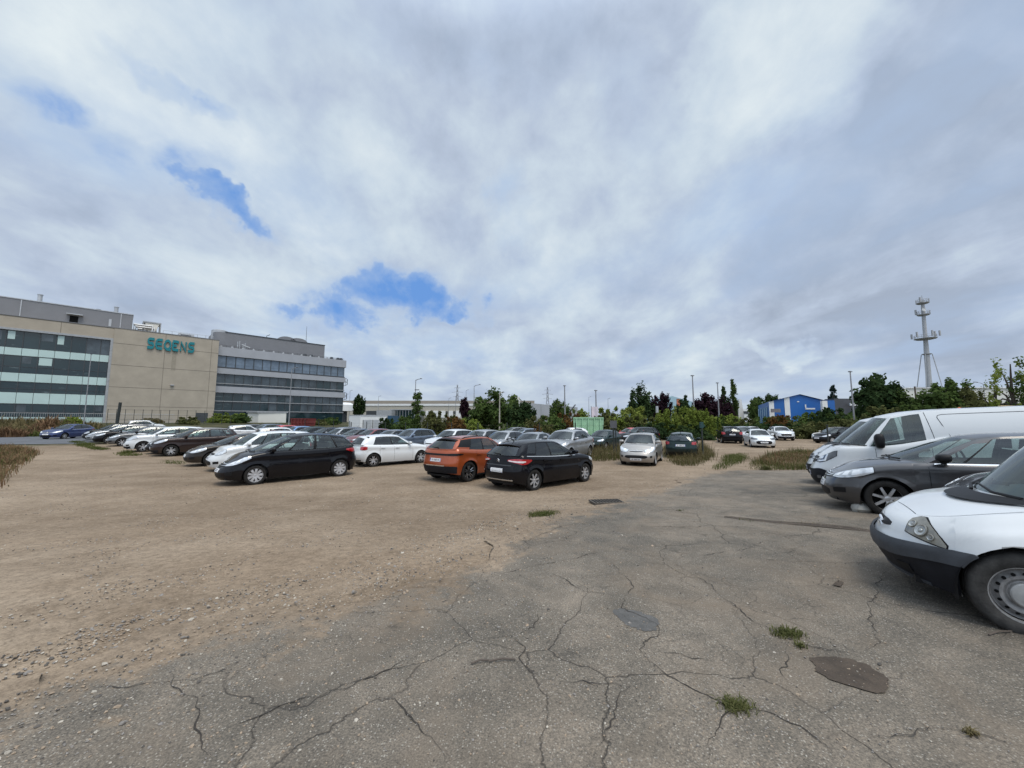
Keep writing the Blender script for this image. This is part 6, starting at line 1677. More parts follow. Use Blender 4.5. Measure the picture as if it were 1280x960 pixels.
# crane like stick and white banner
p = col_at(743, 52); root = empty('banner_flag', p); tag(root, 'upright white banner with faint pink print, beside a lamp post', 'banner')
a, b_ = at_depth(739.5, 508.5, 52), at_depth(747.5, 521, 52); mb = MB(); rows = []
for k in range(7):
    f = k/6; x = a.x+(b_.x-a.x)*f-p.x; y = .12*math.sin(f*5); rows.append([(x, y, b_.z-p.z+(a.z-b_.z)*j/5-.15*f*(1-j/5)) for j in range(6)])
mb.grid(rows, 0); mb.grid([[(x, y+.02, z) for x, y, z in r] for r in rows], 0, flip=True); obj('cloth', mb.mesh('cloth', [simple("banner cloth", (.68,.60,.64), .8, var=.18, scale=1.1)]), root)
mb = MB(); mb.tube([(a.x-p.x-.05, 0, 0), (a.x-p.x-.05, 0, a.z-p.z+.1)], .05, 6); obj('pole', mb.mesh('pole', [M['lamp_metal']]), root)
p = col_at(716, 95); root = empty('crane_jib', p); tag(root, 'thin slanting crane arm above the reddish shrub', 'crane'); a, b_ = at_depth(712, 515, 95), at_depth(719.3, 505.7, 95)
mb = MB(); mb.tube([(a.x-p.x, 0, a.z-p.z), (b_.x-p.x, 0, b_.z-p.z)], [.22, .15], 6); obj('jib', mb.mesh('jib', [M['lamp_dark_metal']]), root)
mb = MB(); mb.tube([(a.x-p.x, 0, 0), (a.x-p.x, 0, a.z-p.z)], .3, 6); obj('mount', mb.mesh('mount', [M['lamp_dark_metal']]), root)
p = col_at(821, 62); root = empty('signal_post', p); tag(root, 'short grey post with a pale box among the bushes', 'post'); a = at_depth(821, 508, 62)
mb = MB(); mb.tube([(0, 0, 0), (0, 0, a.z-p.z)], .1, 8); obj('post', mb.mesh('post', [M['lamp_metal']]), root); mb = MB(); mb.box((0, 0, a.z-p.z-.5), (.34, .3, 1.1), 0); obj('box', mb.mesh('box', [M['galv']], smooth=False), root)
# ------------------------------------------------------------------ fence across the lot
M['fence_post'] = simple("dark green fence post", (.018,.024,.022), .6, var=.2)
M['wire'] = simple("fence wire", (.05,.055,.05), .6, .4)
fa = Vector((6.5, 24.3)); fd = Vector((-.84, .54)).normalized()
root = empty('wire_fence', (fa.x, fa.y, 0)); tag(root, 'dark posted wire fence running behind the row of parked cars', 'fence')
pp = []
for k in range(0, 14):
    q = fa+fd*2.72*k; z = gz(q.x, q.y); pp.append(Vector((q.x-fa.x, q.y-fa.y, z)))
    mb = MB(); mb.tube([(0, 0, 0), (0, 0, 2.0)], .035, 8); o = obj('post', mb.mesh('post', [M['fence_post']]), root); o.location = pp[-1]
mb = MB()
for hz in (.3, .8, 1.3, 1.8): mb.tube([q+Vector((0, 0, hz)) for q in pp[0:]], .004, 4)
obj('wire', mb.mesh('wire', [M['wire']]), root)
# free standing posts
q = ground_at(879, 573); root = empty('gate_post', q); tag(root, 'dark gate post with a green box at its top, in the dry grass', 'post')
mb = MB(); mb.tube([(0, 0, 0), (0, 0, 2.05)], .045, 10); obj('post', mb.mesh('post', [M['fence_post']]), root)
mb = MB(); mb.box((-.01, 0, 1.88), (.17, .13, .34), 0); mb.box((.11, 0, 1.84), (.08, .08, .12), 0); obj('lock_box', mb.mesh('box', [simple("green box", (.012,.05,.05), .5)], smooth=False), root)
q = ground_at(767.5, 569); root = empty('sign_post', q); tag(root, 'dark post with the back of a square sign left of the silver hatchback', 'sign')
mb = MB(); mb.tube([(0, 0, 0), (0, 0, 2.1)], .04, 10); obj('post', mb.mesh('post', [M['fence_post']]), root)
mb = MB(); mb.box((0, -.05, 1.9), (.42, .025, .46), 0); obj('sign_back', mb.mesh('sign', [M['lamp_dark_metal']], smooth=False), root)
q = col_at(1031.5, 33); root = empty('gate_post', q); tag(root, 'dark post standing in front of the parked dark estate car', 'post')
mb = MB(); mb.tube([(0, 0, 0), (0, 0, 1.75)], .06, 10); obj('post', mb.mesh('post', [M['fence_post']]), root); mb = MB(); mb.box((0, 0, 1.78), (.16, .16, .06), 0); obj('cap', mb.mesh('cap', [M['fence_post']], smooth=False), root)
q = col_at(148, 41); root = empty('leaning_post', q); tag(root, 'thick dark post rising behind the far end of the car row', 'post')
t = at_depth(150.5, 503, 41); mb = MB(); mb.tube([(0, 0, 0), (t.x-q.x, 0, t.z-q.z)], .13, 10); obj('post', mb.mesh('post', [M['fence_post']]), root)
# fence in front of the office block
root = empty('mesh_fence', B(t_of(200, -14), -14, gz(*B(t_of(200, -14), -14, 0).xy))); tag(root, 'thin mesh fence along the foot of the beige office wall', 'fence')
inv = Matrix.Translation(-Vector(root.location)); tops = []
for px in range(136, 300, 11):
    a = B(t_of(px, -14), -14, 0); z = gz(a.x, a.y); tops.append(Vector((a.x, a.y, z)))
    mb = MB(); mb.tube([(a.x, a.y, z), (a.x, a.y, z+2.4)], .035, 6); o = obj('post', mb.mesh('post', [M['wire']]), root); o.matrix_parent_inverse = inv
mb = MB()
for hz in (.1, .8, 1.5, 2.3): mb.tube([q+Vector((0, 0, hz)) for q in tops], .015, 4)
o = obj('wire', mb.mesh('wire', [M['wire']]), root); o.matrix_parent_inverse = inv
root = empty('bar_railing', B(t_of(60, -9), -9, gz(*B(t_of(60, -9), -9, 0).xy))); tag(root, 'pale barred railing at the foot of the left glazing', 'fence')
inv = Matrix.Translation(-Vector(root.location)); mb = MB(); L_ = []
for k in range(90):
    a = B(t_of(-12, -9)+k*.22, -9, 0); z = gz(a.x, a.y); L_.append(Vector((a.x, a.y, z))); mb.tube([(a.x, a.y, z), (a.x, a.y, z+1.5)], .018, 4)
o = obj('bars', mb.mesh('bars', [M['frame_light']], weld=False)); o.parent = root; o.matrix_parent_inverse = inv
mb = MB(); mb.tube([q+Vector((0, 0, 1.5)) for q in L_], .025, 5); mb.tube([q+Vector((0, 0, .15)) for q in L_], .025, 5); o = obj('rail', mb.mesh('rail', [M['frame_light']]), root); o.matrix_parent_inverse = inv
# concrete chock under the grey car's wheel, twig on the ground
q = ground_at(1077, 641); mb = MB(); rows = []
for a in range(7):
    th = math.pi*a/6; rows.append([(.16*math.sin(th)*math.cos(b_)*(1+.1*math.sin(3*b_+a)), .16*math.sin(th)*math.sin(b_), .11*math.cos(th)+.08) for b_ in [2*math.pi*k/12 for k in range(13)]])
mb.grid(rows, 0); o = obj('wheel_chock_stone', mb.mesh('stone', [simple("pale chock stone", (.30,.29,.26), .9, var=.2, scale=8)])); o.location = q
tag(o, 'rounded pale stone wedged before the grey car wheel', 'stone')
for px, py, L, an in ((600, 835, .06, .3), (628, 833, .09, .1), (1251, 798, .12, .2)):
    q = ground_at(px, py); mb = MB(); c_, s_ = math.cos(an), math.sin(an); mb.tube([(-L*c_, -L*s_, .0), (0, .01, .006), (L*c_, L*s_, 0)], .006, 6); o = obj('twig', mb.mesh('twig', [M['wood']])); o.location = q+Vector((0, 0, .04)); tag(o, {600: 'short dark dry twig lying on the cracked asphalt', 628: 'longer dry twig beside the short dark one', 1251: 'dry twig lying before the front tyre of the nearest van'}[px], 'twig')
# plank and rag on the van roof
# ------------------------------------------------------------------ vegetation
def leaf_mat(name, dark, mid, light, trans=.35, scale=.9):
    m = bpy.data.materials.new(name); m.use_nodes = True; nt = m.node_tree; nt.nodes.clear()
    out = node(nt, "ShaderNodeOutputMaterial"); co = objco(nt)
    n = noise(nt, scale, 5, .7, co); oi = node(nt, "ShaderNodeObjectInfo")
    at = node(nt, "ShaderNodeAttribute"); at.attribute_name = "tint"
    f = mth(nt, 'ADD', mth(nt, 'MULTIPLY', n.outputs["Fac"], .55), mth(nt, 'MULTIPLY_ADD', oi.outputs["Random"], .12, mth(nt, 'MULTIPLY', at.outputs["Fac"], .35)))
    r = ramp(nt, [(.25, dark), (.52, mid), (.8, light)], f)
    d = node(nt, "ShaderNodeBsdfDiffuse"); t = node(nt, "ShaderNodeBsdfTranslucent")
    nt.links.new(r.outputs[0], d.inputs[0]); nt.links.new(r.outputs[0], t.inputs[0])
    mx = node(nt, "ShaderNodeMixShader"); mx.inputs[0].default_value = trans
    nt.links.new(d.outputs[0], mx.inputs[1]); nt.links.new(t.outputs[0], mx.inputs[2]); nt.links.new(mx.outputs[0], out.inputs[0])
    return m
LM = {
 'green': leaf_mat("mid green leaves", (0.039,0.066,0.021), (0.081,0.120,0.037), (0.152,0.201,0.063)),
 'dark': leaf_mat("dark green leaves", (0.020,0.037,0.016), (0.040,0.067,0.027), (0.079,0.115,0.044)),
 'yellow': leaf_mat("yellow green leaves", (0.098,0.134,0.029), (0.183,0.232,0.049), (0.287,0.300,0.091)),
 'olive': leaf_mat("olive leaves", (0.051,0.061,0.024), (0.104,0.112,0.043), (0.183,0.177,0.076)),
 'purple': leaf_mat("purple leaves", (0.015,0.010,0.015), (0.032,0.017,0.024), (0.061,0.032,0.039)),
 'spruce': leaf_mat("blue spruce needles", (0.015,0.029,0.024), (0.034,0.054,0.044), (0.067,0.098,0.078)),
 'rust': leaf_mat("rusty leaves", (0.067,0.043,0.020), (0.134,0.076,0.029), (0.244,0.140,0.049)),
 'dry': leaf_mat("dry grass", (0.067,0.061,0.027), (0.140,0.116,0.059), (0.250,0.201,0.110), .25, 1.5),
 'grass': leaf_mat("rough green grass", (0.043,0.059,0.017), (0.085,0.102,0.032), (0.159,0.159,0.063), .3, 1.2),
 'reddry': leaf_mat("reddish dry weeds", (0.104,0.063,0.039), (0.195,0.122,0.071), (0.300,0.207,0.122), .25, .8),
}
M['bark'] = simple("bark", (.060,.050,.040), .95, var=.3, scale=6, bump=.5, bscale=25)
def leaves(centres, radii, per, seed):
    """positions, two in-plane unit vectors and tint of leaf quads filling clumps"""
    r = np.random.default_rng(seed); n = len(centres); C = np.repeat(np.array(centres, float), per, 0); Rr = np.repeat(np.array(radii, float), per, 0)
    if Rr.ndim == 1: Rr = Rr[:, None]*np.ones((1, 3))
    d = r.normal(size=(n*per, 3)); d /= np.linalg.norm(d, axis=1, keepdims=True)
    rad = r.random((n*per, 1))**.45*(1+.22*r.normal(size=(n*per, 1)).clip(-1, 2))
    P_ = C+d*rad*Rr
    nrm = d+r.normal(size=d.shape)*.75; nrm[:, 2] += .35; nrm /= np.linalg.norm(nrm, axis=1, keepdims=True)
    a = np.cross(nrm, r.normal(size=d.shape)); a /= np.linalg.norm(a, axis=1, keepdims=True)+1e-9; b_ = np.cross(nrm, a)
    s = (.55+.9*r.random((n*per, 1)))
    T = np.repeat(r.random(n), per)*.7+r.random(n*per)*.3
    return P_, a*s, b_*s, T
def leaf_mesh(name, P_, a, b_, T, mat):
    n = len(P_); V = np.stack([P_-a, P_+b_*.9, P_+a, P_-b_*.9], 1).reshape(-1, 3).astype(np.float32)
    me = bpy.data.meshes.new(name); me.vertices.add(n*4); me.vertices.foreach_set("co", V.ravel())
    me.loops.add(n*4); me.loops.foreach_set("vertex_index", np.arange(n*4, dtype=np.int32))
    me.polygons.add(n); me.polygons.foreach_set("loop_start", np.arange(0, n*4, 4, dtype=np.int32)); me.polygons.foreach_set("loop_total", np.full(n, 4, np.int32))
    me.materials.append(mat); me.update(calc_edges=True)
    at = me.attributes.new("tint", 'FLOAT', 'FACE'); at.data.foreach_set("value", np.asarray(T, np.float32)); return me
VARIANTS = {}
def crown_variant(kind, seed):
    """unit-size crowns (radius about 1, height 1) plus limb skeleton"""
    r = np.random.default_rng(seed); pts = []; rad = []
    if kind == 'round':
        for _ in range(70):
            d = r.normal(size=3); d /= np.linalg.norm(d); k = r.random()**.4
            p = d*k*np.array([.82, .82, .42])+np.array([0, 0, .56]); w = 1-.35*max(0, (p[2]-.6)/.4)
            pts.append((p[0]*w+.09*r.normal(), p[1]*w+.09*r.normal(), p[2]+.05*r.normal())); rad.append((.12+.15*r.random())*np.array([1, 1, .62]))
        per = 78
    elif kind == 'bush':
        for _ in range(60):
            d = r.normal(size=3); d /= np.linalg.norm(d); d[2] = abs(d[2]); k = r.random()**.45
            p = d*k*np.array([.85, .70, .78]); pts.append((p[0], p[1], p[2]+.06)); rad.append((.13+.15*r.random())*np.array([1, 1, .8]))
        for _ in range(7): pts.append((r.uniform(-.7, .7), r.uniform(-.5, .5), .78+.16*r.random())); rad.append(np.array([.10, .10, .10]))
        per = 74
    elif kind == 'spray':      # upright bright shoots
        for _ in range(75):
            x, y = r.uniform(-.95, .95), r.uniform(-.7, .7); h = (1-.55*x*x)*(.55+.5*r.random())
            for q in (.35, .7, 1.0): pts.append((x*(.8+.2*q)+.03*r.normal(), y, h*q)); rad.append(np.array([.09, .09, .17])*(1.25-.65*q))
        per = 24
    elif kind == 'column':
        for _ in range(70):
            z = r.random(); w = .85*math.sin(math.pi*min(1, (z*.93+.10)))**.55; a = r.uniform(0, 6.28); k = r.random()**.5*w
            pts.append((math.cos(a)*k*.75, math.sin(a)*k*.75, .08+.88*z)); rad.append(np.array([.22, .22, .065])*(.8+.5*r.random()))
        per = 60
    elif kind == 'cone':
        for lv_ in range(13):
            z = .06+.90*lv_/13; w = .95*(1-lv_/13)**.85+.05
            for k in range(max(3, int(9*w)+2)):
                a = r.uniform(0, 6.28)
                for q in (.35, .7, 1.0): pts.append((math.cos(a)*w*q, math.sin(a)*w*q, z-.07*q*w+.02*r.normal())); rad.append(np.array([.12, .12, .030])*(1.15-.35*q))
        per = 18
    elif kind == 'sapling':
        for _ in range(40):
            z = .12+.86*r.random()**.9; w = .75*(1-z)**.6+.12; a = r.uniform(0, 6.28); pts.append((math.cos(a)*w*r.random(), math.sin(a)*w*r.random(), z)); rad.append(np.array([.22, .22, .055])*(.6+.7*r.random()))
        per = 44
    elif kind == 'airy':
        for _ in range(46):
            d = r.normal(size=3); d /= np.linalg.norm(d); k = r.random()**.33
            pts.append(tuple(d*k*np.array([.9, .9, .46])+np.array([0, 0, .54]))); rad.append((.07+.09*r.random())*np.array([1.3, 1.3, .6]))
        per = 40
    return pts, leaves(pts, rad, per, seed+1)
def tree(kind, mat, px, D, ytop, halfw, label, cat='tree', group=None, name='tree', seed=0, depth_ratio=1.0, leaf=1.0, dz=0.0, trunk=True):
    """plant standing at a distance in a picture column; its height and spread come from the photograph"""
    b_ = col_at(px, D); h = at_depth(px, ytop, D).z-b_.z+dz; rx = halfw*(1.3 if kind in ('bush', 'spray') else 1.0)/FPX*D
    key = (kind, seed % 3)
    if key not in VARIANTS:
        VARIANTS[key] = crown_variant(kind, 40+seed % 3*17+len(kind))
    pts, (LP, La, Lb, LT) = VARIANTS[key]
    root = empty(name, b_, random.Random(int(px*7+D)).uniform(-.35, .35)+(math.pi if int(px) % 2 else 0)); tag(root, label, cat, group)
    # leaves keep their real size whatever the crown's spread
    vol = (rx*rx*depth_ratio*h)**(1/3); lf = max(.0021*D, {'round': .060, 'bush': .060, 'spray': .055, 'column': .05, 'cone': .045, 'sapling': .05, 'airy': .034}[kind]*vol)*leaf
    o = obj('crown' if cat == 'tree' else 'foliage', leaf_mesh(kind+" crown", LP*np.array([rx, rx*depth_ratio, h]), La*lf, Lb*lf*.65, LT, LM[mat]), root)
    if trunk:
        mb = MB(); rr_ = random.Random(int(px)); tr = max(.05, h*.022) if cat == 'tree' else max(.025, h*.014)
        if cat == 'tree':
            mb.tube([(0, 0, -.2), (.02*h, 0, h*.3), (0, .01*h, h*.62), (.01*h, 0, h*.9)], [tr*1.35, tr, tr*.6, tr*.2], 9)
            for k in range(9):
                p = pts[rr_.randrange(len(pts))]; z0 = h*rr_.uniform(.22, .55)
                mb.tube([(0, 0, z0), (p[0]*rx*.5, p[1]*rx*.5*depth_ratio, (z0+p[2]*h)/2+.05*h), (p[0]*rx, p[1]*rx*depth_ratio, p[2]*h)], [tr*.55, tr*.35, tr*.12], 6)
        else:
            for k in range(7):
                p = pts[rr_.randrange(len(pts))]; mb.tube([(p[0]*rx*.2, p[1]*rx*.2, -.05), (p[0]*rx*.7, p[1]*rx*.7*depth_ratio, p[2]*h*.6), (p[0]*rx, p[1]*rx*depth_ratio, p[2]*h)], [tr, tr*.7, tr*.3], 5)
        obj('trunk' if cat == 'tree' else 'stems', mb.mesh('trunk', [M['bark']], angle=70), root)
    return root
BG = 'bushes of the overgrown border'
tree('round', 'dark', 449, 110, 493.5, 8, 'dark tree behind the white site container', seed=1)
tree('sapling', 'green', 522, 46, 490, 15, 'slender young tree with a pointed top above the parked cars', seed=0)
for i, (px, D, y, w_) in enumerate(((508, 46, 518, 18), (541, 45, 514, 14), (556, 46, 517, 16), (487, 50, 521, 12), (570, 44, 521, 14))):
    tree('bush', ['green', 'olive', 'olive', 'dark', 'rust'][i], px, D, y, w_, ['leafy bush left under the slender young tree', 'olive shrub right of the slender young tree', 'olive shrub before the warehouse docks', 'dark low bush right of the white container', 'rust tinged shrub behind the parked row'][i], 'bush', BG, 'bush', seed=i)
tree('round', 'purple', 581, 118, 499.5, 8, 'small round purple leaved tree before the warehouse', seed=2)
tree('round', 'green', 622, 56, 490, 31, 'biggest broad green tree, in front of the grey hall', seed=0)
tree('round', 'dark', 652, 54, 503, 22, 'lower dark tree against the right side of the big green tree', seed=1)
tree('round', 'green', 598, 58, 508, 18, 'lower green tree on the left flank of the big green tree', seed=2)
tree('round', 'green', 699, 62, 500, 15, 'green tree before the end of the grey hall, left of a stout lamp', seed=1)
BL = [(568, 50, 522, 16, 'yellow', 'bright shrub under the small purple tree'), (590, 48, 524, 16, 'yellow', 'yellow green bush left below the big green tree'), (640, 46, 528, 18, 'green', 'green bush below the big green tree'),
      (668, 48, 518, 17, 'olive', 'olive bush below the grey hall'), (690, 46, 519, 18, 'green', 'green bush left of the green skip'), (712, 52, 515, 15, 'rust', 'reddish bush behind the green skip'), (680, 42, 529, 14, 'olive', 'low olive bush behind the fence'),
      (726, 58, 511, 14, 'yellow', 'yellow green bush just left of the white banner'), (768, 56, 508, 20, 'yellow', 'tall yellow green bush right of the white banner'), (788, 54, 506, 18, 'yellow', 'yellow green bush left of the dark round tree'), (755, 50, 516, 17, 'olive', 'olive bush right above the green skip'),
      (797, 46, 520, 20, 'olive', 'olive bush below the dark round tree'), (812, 44, 527, 18, 'dark', 'dark bush behind the black parked hatchback')]
for i, (px, D, y, w_, m_, lab) in enumerate(BL): tree('bush', m_, px, D, y, w_, lab, 'bush', BG, 'bush', seed=i, depth_ratio=.8)
tree('bush', 'rust', 672, 31, 531.5, 6, 'small orange autumn shrub behind the grey cars', 'bush', BG, 'bush', seed=1)
tree('round', 'dark', 801, 70, 483, 17, 'dark tall rounded tree beside purple trees', seed=0)
tree('round', 'purple', 826, 76, 492, 16, 'dark purple tree right of the tall rounded tree', seed=1)
tree('cone', 'dark', 857, 78, 490, 10, 'small sparse conifer by the orange sign', seed=1)
tree('round', 'dark', 852, 74, 503, 14, 'low dark tree under the orange sign', seed=2)
tree('round', 'purple', 880, 80, 496, 22, 'widest purple tree, behind the bright shrub', seed=2); tree('round', 'purple', 903, 82, 499, 15, 'purple tree at the foot of the poplars', seed=0)
tree('column', 'dark', 905, 86, 483, 7, 'shorter darker poplar of the pair', seed=0); tree('column', 'green', 916.5, 86, 474, 8.5, 'taller green poplar of the pair', seed=1)
for i, (px, D, y, w_) in enumerate(((835, 47, 513, 21), (858, 46, 510, 22), (876, 46, 514, 18), (826, 48, 522, 14))):
    tree('spray', 'yellow' if i != 3 else 'olive', px, D, y, w_, ['bright upright shrub left half of the yellow green clump', 'bright upright shrub in the middle of the yellow green clump', 'bright upright shrub at the right end of the yellow green clump', 'olive shrub before the yellow green clump'][i], 'bush', BG, 'bush', seed=i, depth_ratio=.6)
HB = [(892, 56, 519, 16, 'green', 'green bush below the purple trees'), (912, 56, 518, 16, 'yellow', 'yellowish bush behind the black crossover'), (932, 54, 522, 18, 'olive', 'olive bush behind the far silver car'), (952, 54, 519, 18, 'green', 'green bush left of the blue workshop'),
      (973, 52, 519, 18, 'rust', 'rusty bush before the blue workshop sign board'), (992, 51, 520, 20, 'olive', 'olive bush before the white band of the workshop'), (1012, 50, 513, 21, 'green', 'taller green bush before the blue workshop'), (1033, 49, 510, 22, 'dark', 'dark tall bush right of the blue workshop'),
      (1052, 48, 515, 21, 'green', 'green bush before the dark grey hall'), (1076, 46, 513, 24, 'green', 'green bush right of the flat headed lamp'), (1100, 44, 508, 26, 'olive', 'olive bush under the dark round tree'), (1122, 42, 509, 24, 'olive', 'olive bush behind the van windscreens'), (1020, 46, 525, 24, 'olive', 'low olive bush behind the dark estate'),
      (1060, 43, 524, 26, 'olive', 'low bush right behind the dark estate'), (985, 49, 529, 22, 'dark', 'low dark bush behind the white far cars'), (940, 52, 529, 24, 'dark', 'low dark bush along the lot edge'), (1095, 40, 524, 28, 'olive', 'low olive bush left of the van windscreen'),
      (1150, 40, 504, 26, 'green', 'green bush behind the van cab'), (1180, 38, 507, 24, 'dark', 'dark bush behind the van roof'), (1215, 36, 503, 24, 'olive', 'olive bush above the van roof'), (1248, 34, 500, 24, 'olive', 'olive bush at the far right'), (1280, 32, 498, 26, 'yellow', 'yellowish bush cut by the right border'), (905, 52, 530, 20, 'dark', 'low dark bush behind the black crossover'), (860, 44, 530, 24, 'dark', 'low dark bush before the bright shrubs')]
for i, (px, D, y, w_, m_, lab) in enumerate(HB): tree('bush', m_, px, D, y, w_, lab, 'bush', BG, 'bush', seed=i, depth_ratio=.8)
tree('round', 'dark', 958, 125, 494, 20, 'dark tree left of the blue workshop roof', seed=1); tree('round', 'green', 945, 120, 500, 12, 'green tree below the workshop eaves', seed=2)
tree('cone', 'spruce', 1042, 100, 477, 12, 'blue green spruce behind the narrow annex', seed=0)
tree('round', 'dark', 1101, 52, 474, 34, 'big dark rounded tree left of the mast', seed=2); tree('round', 'green', 1128, 50, 492, 18, 'greener tree leaning on the big dark tree', seed=0)
tree('round', 'green', 1184, 46, 476, 30, 'broad green tree at the foot of the mast', seed=1); tree('round', 'olive', 1215, 44, 489, 18, 'low thin tree right of the mast', seed=2)
tree('airy', 'yellow', 1268, 26, 443, 26, 'airy tree with loose twigs at the right border', seed=0); tree('airy', 'olive', 1245, 27, 476, 20, 'thin low tree with open twigs left of the airy tree', seed=1); tree('airy', 'green', 1300, 25, 440, 30, 'airy tree mostly cut by the right border', seed=2)
# by the office block
for px, D, y, w_, m_, lab in ((287, 74, 516, 18, 'yellow', 'rounded green bush against the dark office glazing'), (276, 76, 519, 12, 'green', 'smaller green bush beside the beige office corner'), (301, 74, 518, 14, 'green', 'green bush left of the cream substation'), (94, 56, 521.5, 8, 'yellow', 'yellow green bush behind the blue car'),
                             (398, 78, 524, 10, 'olive', 'olive bush right of the red skip'), (415, 80, 522, 10, 'green', 'green bush at the office wing end'), (190, 66, 523, 14, 'dry', 'pale dry shrub by the thin fence'), (236, 66, 521, 12, 'olive', 'thin olive shrub before the service door'), (470, 66, 523, 10, 'dark', 'dark bush right behind the white container')):
    tree('bush', m_, px, D, y, w_, lab, 'bush', 'bushes by the office block', 'bush', seed=int(px), depth_ratio=.8)
# ------------------------------------------------------------------ grass and weeds
def blades(spots, name, mat, seed, wd=.006, spread=1.0):
    """spots: (x, y, z, height) tapered bent blades"""
    r = np.random.default_rng(seed); S = np.array(spots, float); n = len(S); an = r.uniform(0, 6.28, n); lean = r.uniform(.15, .75, n)*spread
    d = np.stack([np.cos(an), np.sin(an), np.zeros(n)], 1); t = np.stack([-np.sin(an), np.cos(an), np.zeros(n)], 1); H = S[:, 3:4]; P_ = S[:, :3]
    w_ = wd*(.6+.8*r.random((n, 1)))*np.maximum(1, H*2.0)
    m1 = P_+d*H*lean[:, None]*.25+np.array([0, 0, 1])*H*.55; tp = P_+d*H*lean[:, None]+np.array([0, 0, 1])*H*(1-.3*lean[:, None])
    V = np.stack([P_-t*w_, P_+t*w_, m1+t*w_*.8, m1-t*w_*.8, tp], 1).reshape(-1, 3); o = np.arange(n)*5
    F = np.concatenate([np.stack([o, o+1, o+2, o+3], 1).tolist(), ]).tolist()+np.stack([o+3, o+2, o+4], 1).tolist()
    T = np.concatenate([r.random(n)]*2)
    me = bpy.data.meshes.new(name); me.from_pydata(V.tolist(), [], F); me.materials.append(LM[mat]); at = me.attributes.new("tint", 'FLOAT', 'FACE'); at.data.foreach_set("value", T.astype(np.float32)); me.update(); return me
def inside(x, y, poly):
    c = False; n = len(poly)
    for i in range(n):
        a, b_ = poly[i], poly[i-1]
        if (a.y > y) != (b_.y > y) and x < (b_.x-a.x)*(y-a.y)/(b_.y-a.y)+a.x: c = not c
    return c
def field(poly_px, n, hmin, hmax, seed, h2=None, poly=None):
    r = random.Random(seed); P_ = poly or [ground_at(*p) for p in poly_px]; xs_ = [p.x for p in P_]; ys_ = [p.y for p in P_]; out = []
    while len(out) < n:
        x, y = r.uniform(min(xs_), max(xs_)), r.uniform(min(ys_), max(ys_))
        dn = math.sin(x*1.3+1.1*math.sin(y*.9))*math.sin(y*1.1+x*.4)
        if r.random() > .75+.4*dn: continue
        if inside(x+r.gauss(0, .12), y+r.gauss(0, .12), P_): out.append((x, y, gz(x, y)-.01, r.uniform(hmin, hmax)*(.8+.5*dn)*(1 if r.random() < .9 else 1.5)))
    return out
def grass(name, poly_px, n, h, mat, seed, wd=.007, poly=None): tag(obj(name, blades(field(poly_px, n, h[0], h[1], seed, poly=poly), name, mat, seed, wd)), kind='stuff')
isl = [(838,580),(850,583),(868,583),(884,577),(893,570),(888,563),(872,558),(850,556),(838,556),(828,562),(832,572)]
grass('dry_grass', isl, 5200, (.25, .62), 'dry', 1); grass('grass', isl, 4200, (.10, .30), 'grass', 2)
isl2 = [(728,573),(745,577),(772,576),(780,572),(784,564),(775,557),(742,556),(735,560)]
grass('dry_grass', isl2, 4200, (.2, .6), 'dry', 3); grass('grass', isl2, 3600, (.12, .36), 'grass', 4)
mid = [(892,588),(905,586),(922,580),(934,573),(930,567),(915,567),(906,572),(900,580)]
grass('grass', mid, 2600, (.06, .22), 'grass', 5, .006)
rgt = [(935,587),(970,588),(1020,588),(1060,588),(1060,566),(1010,565),(975,566),(955,571),(942,580)]
grass('grass', rgt, 8000, (.10, .30), 'grass', 6); grass('dry_grass', rgt, 4200, (.15, .42), 'dry', 7); grass('reddish_weeds', [(945,580),(985,584),(1020,584),(1020,568),(975,568)], 700, (.30, .62), 'reddry', 8, .008)
grass('reddish_weeds', [(-10,546),(64,545),(70,537),(30,532),(-10,532)], 6500, (.5, 1.1), 'reddry', 9, .03); grass('dry_grass', [(-10,547),(80,545),(140,541),(60,535),(-10,534)], 5500, (.4, .95), 'dry', 10, .03)
grass('grass', [(20,546.5),(75,546),(130,542),(60,538)], 2500, (.3, .7), 'grass', 11, .03)
lft = [(-40,620),(-10,612),(8,594),(30,580),(46,568),(38,562),(20,560),(-10,556),(-60,556)]
grass('dry_grass', lft, 5000, (.15, .42), 'reddry', 12, .012); grass('dry_grass', lft, 4200, (.12, .40), 'dry', 13, .012); grass('grass', [(-20,585),(20,582),(46,569),(36,563),(0,565)], 1200, (.10, .28), 'grass', 14, .012)
grass('grass', [(88,552),(104,553),(122,559),(138,562),(124,563),(100,558)], 2400, (.06, .2), 'grass', 15, .012); grass('grass', [(148,567),(160,565),(178,568),(170,570),(152,570)], 900, (.06, .22), 'grass', 16, .01)
grass('grass', [(205,575),(235,577),(228,581),(205,579)], 500, (.02, .09), 'grass', 17, .008)
grass('grass', [(660,645),(676,639),(699,639.5),(690,644),(672,648)], 1500, (.02, .07), 'grass', 18, .004)
grass('grass', [(926,652),(935,650.5),(944,653),(936,656)], 260, (.03, .10), 'grass', 19, .003); grass('grass', [(975,655),(1000,656),(1040,660),(1040,663),(1000,660),(975,658)], 1100, (.02, .08), 'dry', 20, .003); grass('grass', [(915,648),(960,652),(1010,655),(1070,661),(1070,664),(1010,659),(960,655.5),(915,651)], 900, (.015, .06), 'grass', 29, .003)
grass('dry_grass', [(480,546),(700,546),(760,548),(760,540),(600,540),(480,540)], 5200, (.3, .85), 'dry', 22, .014)
grass('grass', [(480,545),(700,545),(760,548),(760,541),(600,541),(480,541)], 4200, (.25, .7), 'grass', 23, .014)
grass('dry_grass', [(890,536),(1030,534.5),(1110,536),(1110,532),(1000,532),(890,533)], 3500, (.3, .8), 'dry', 24, .02)
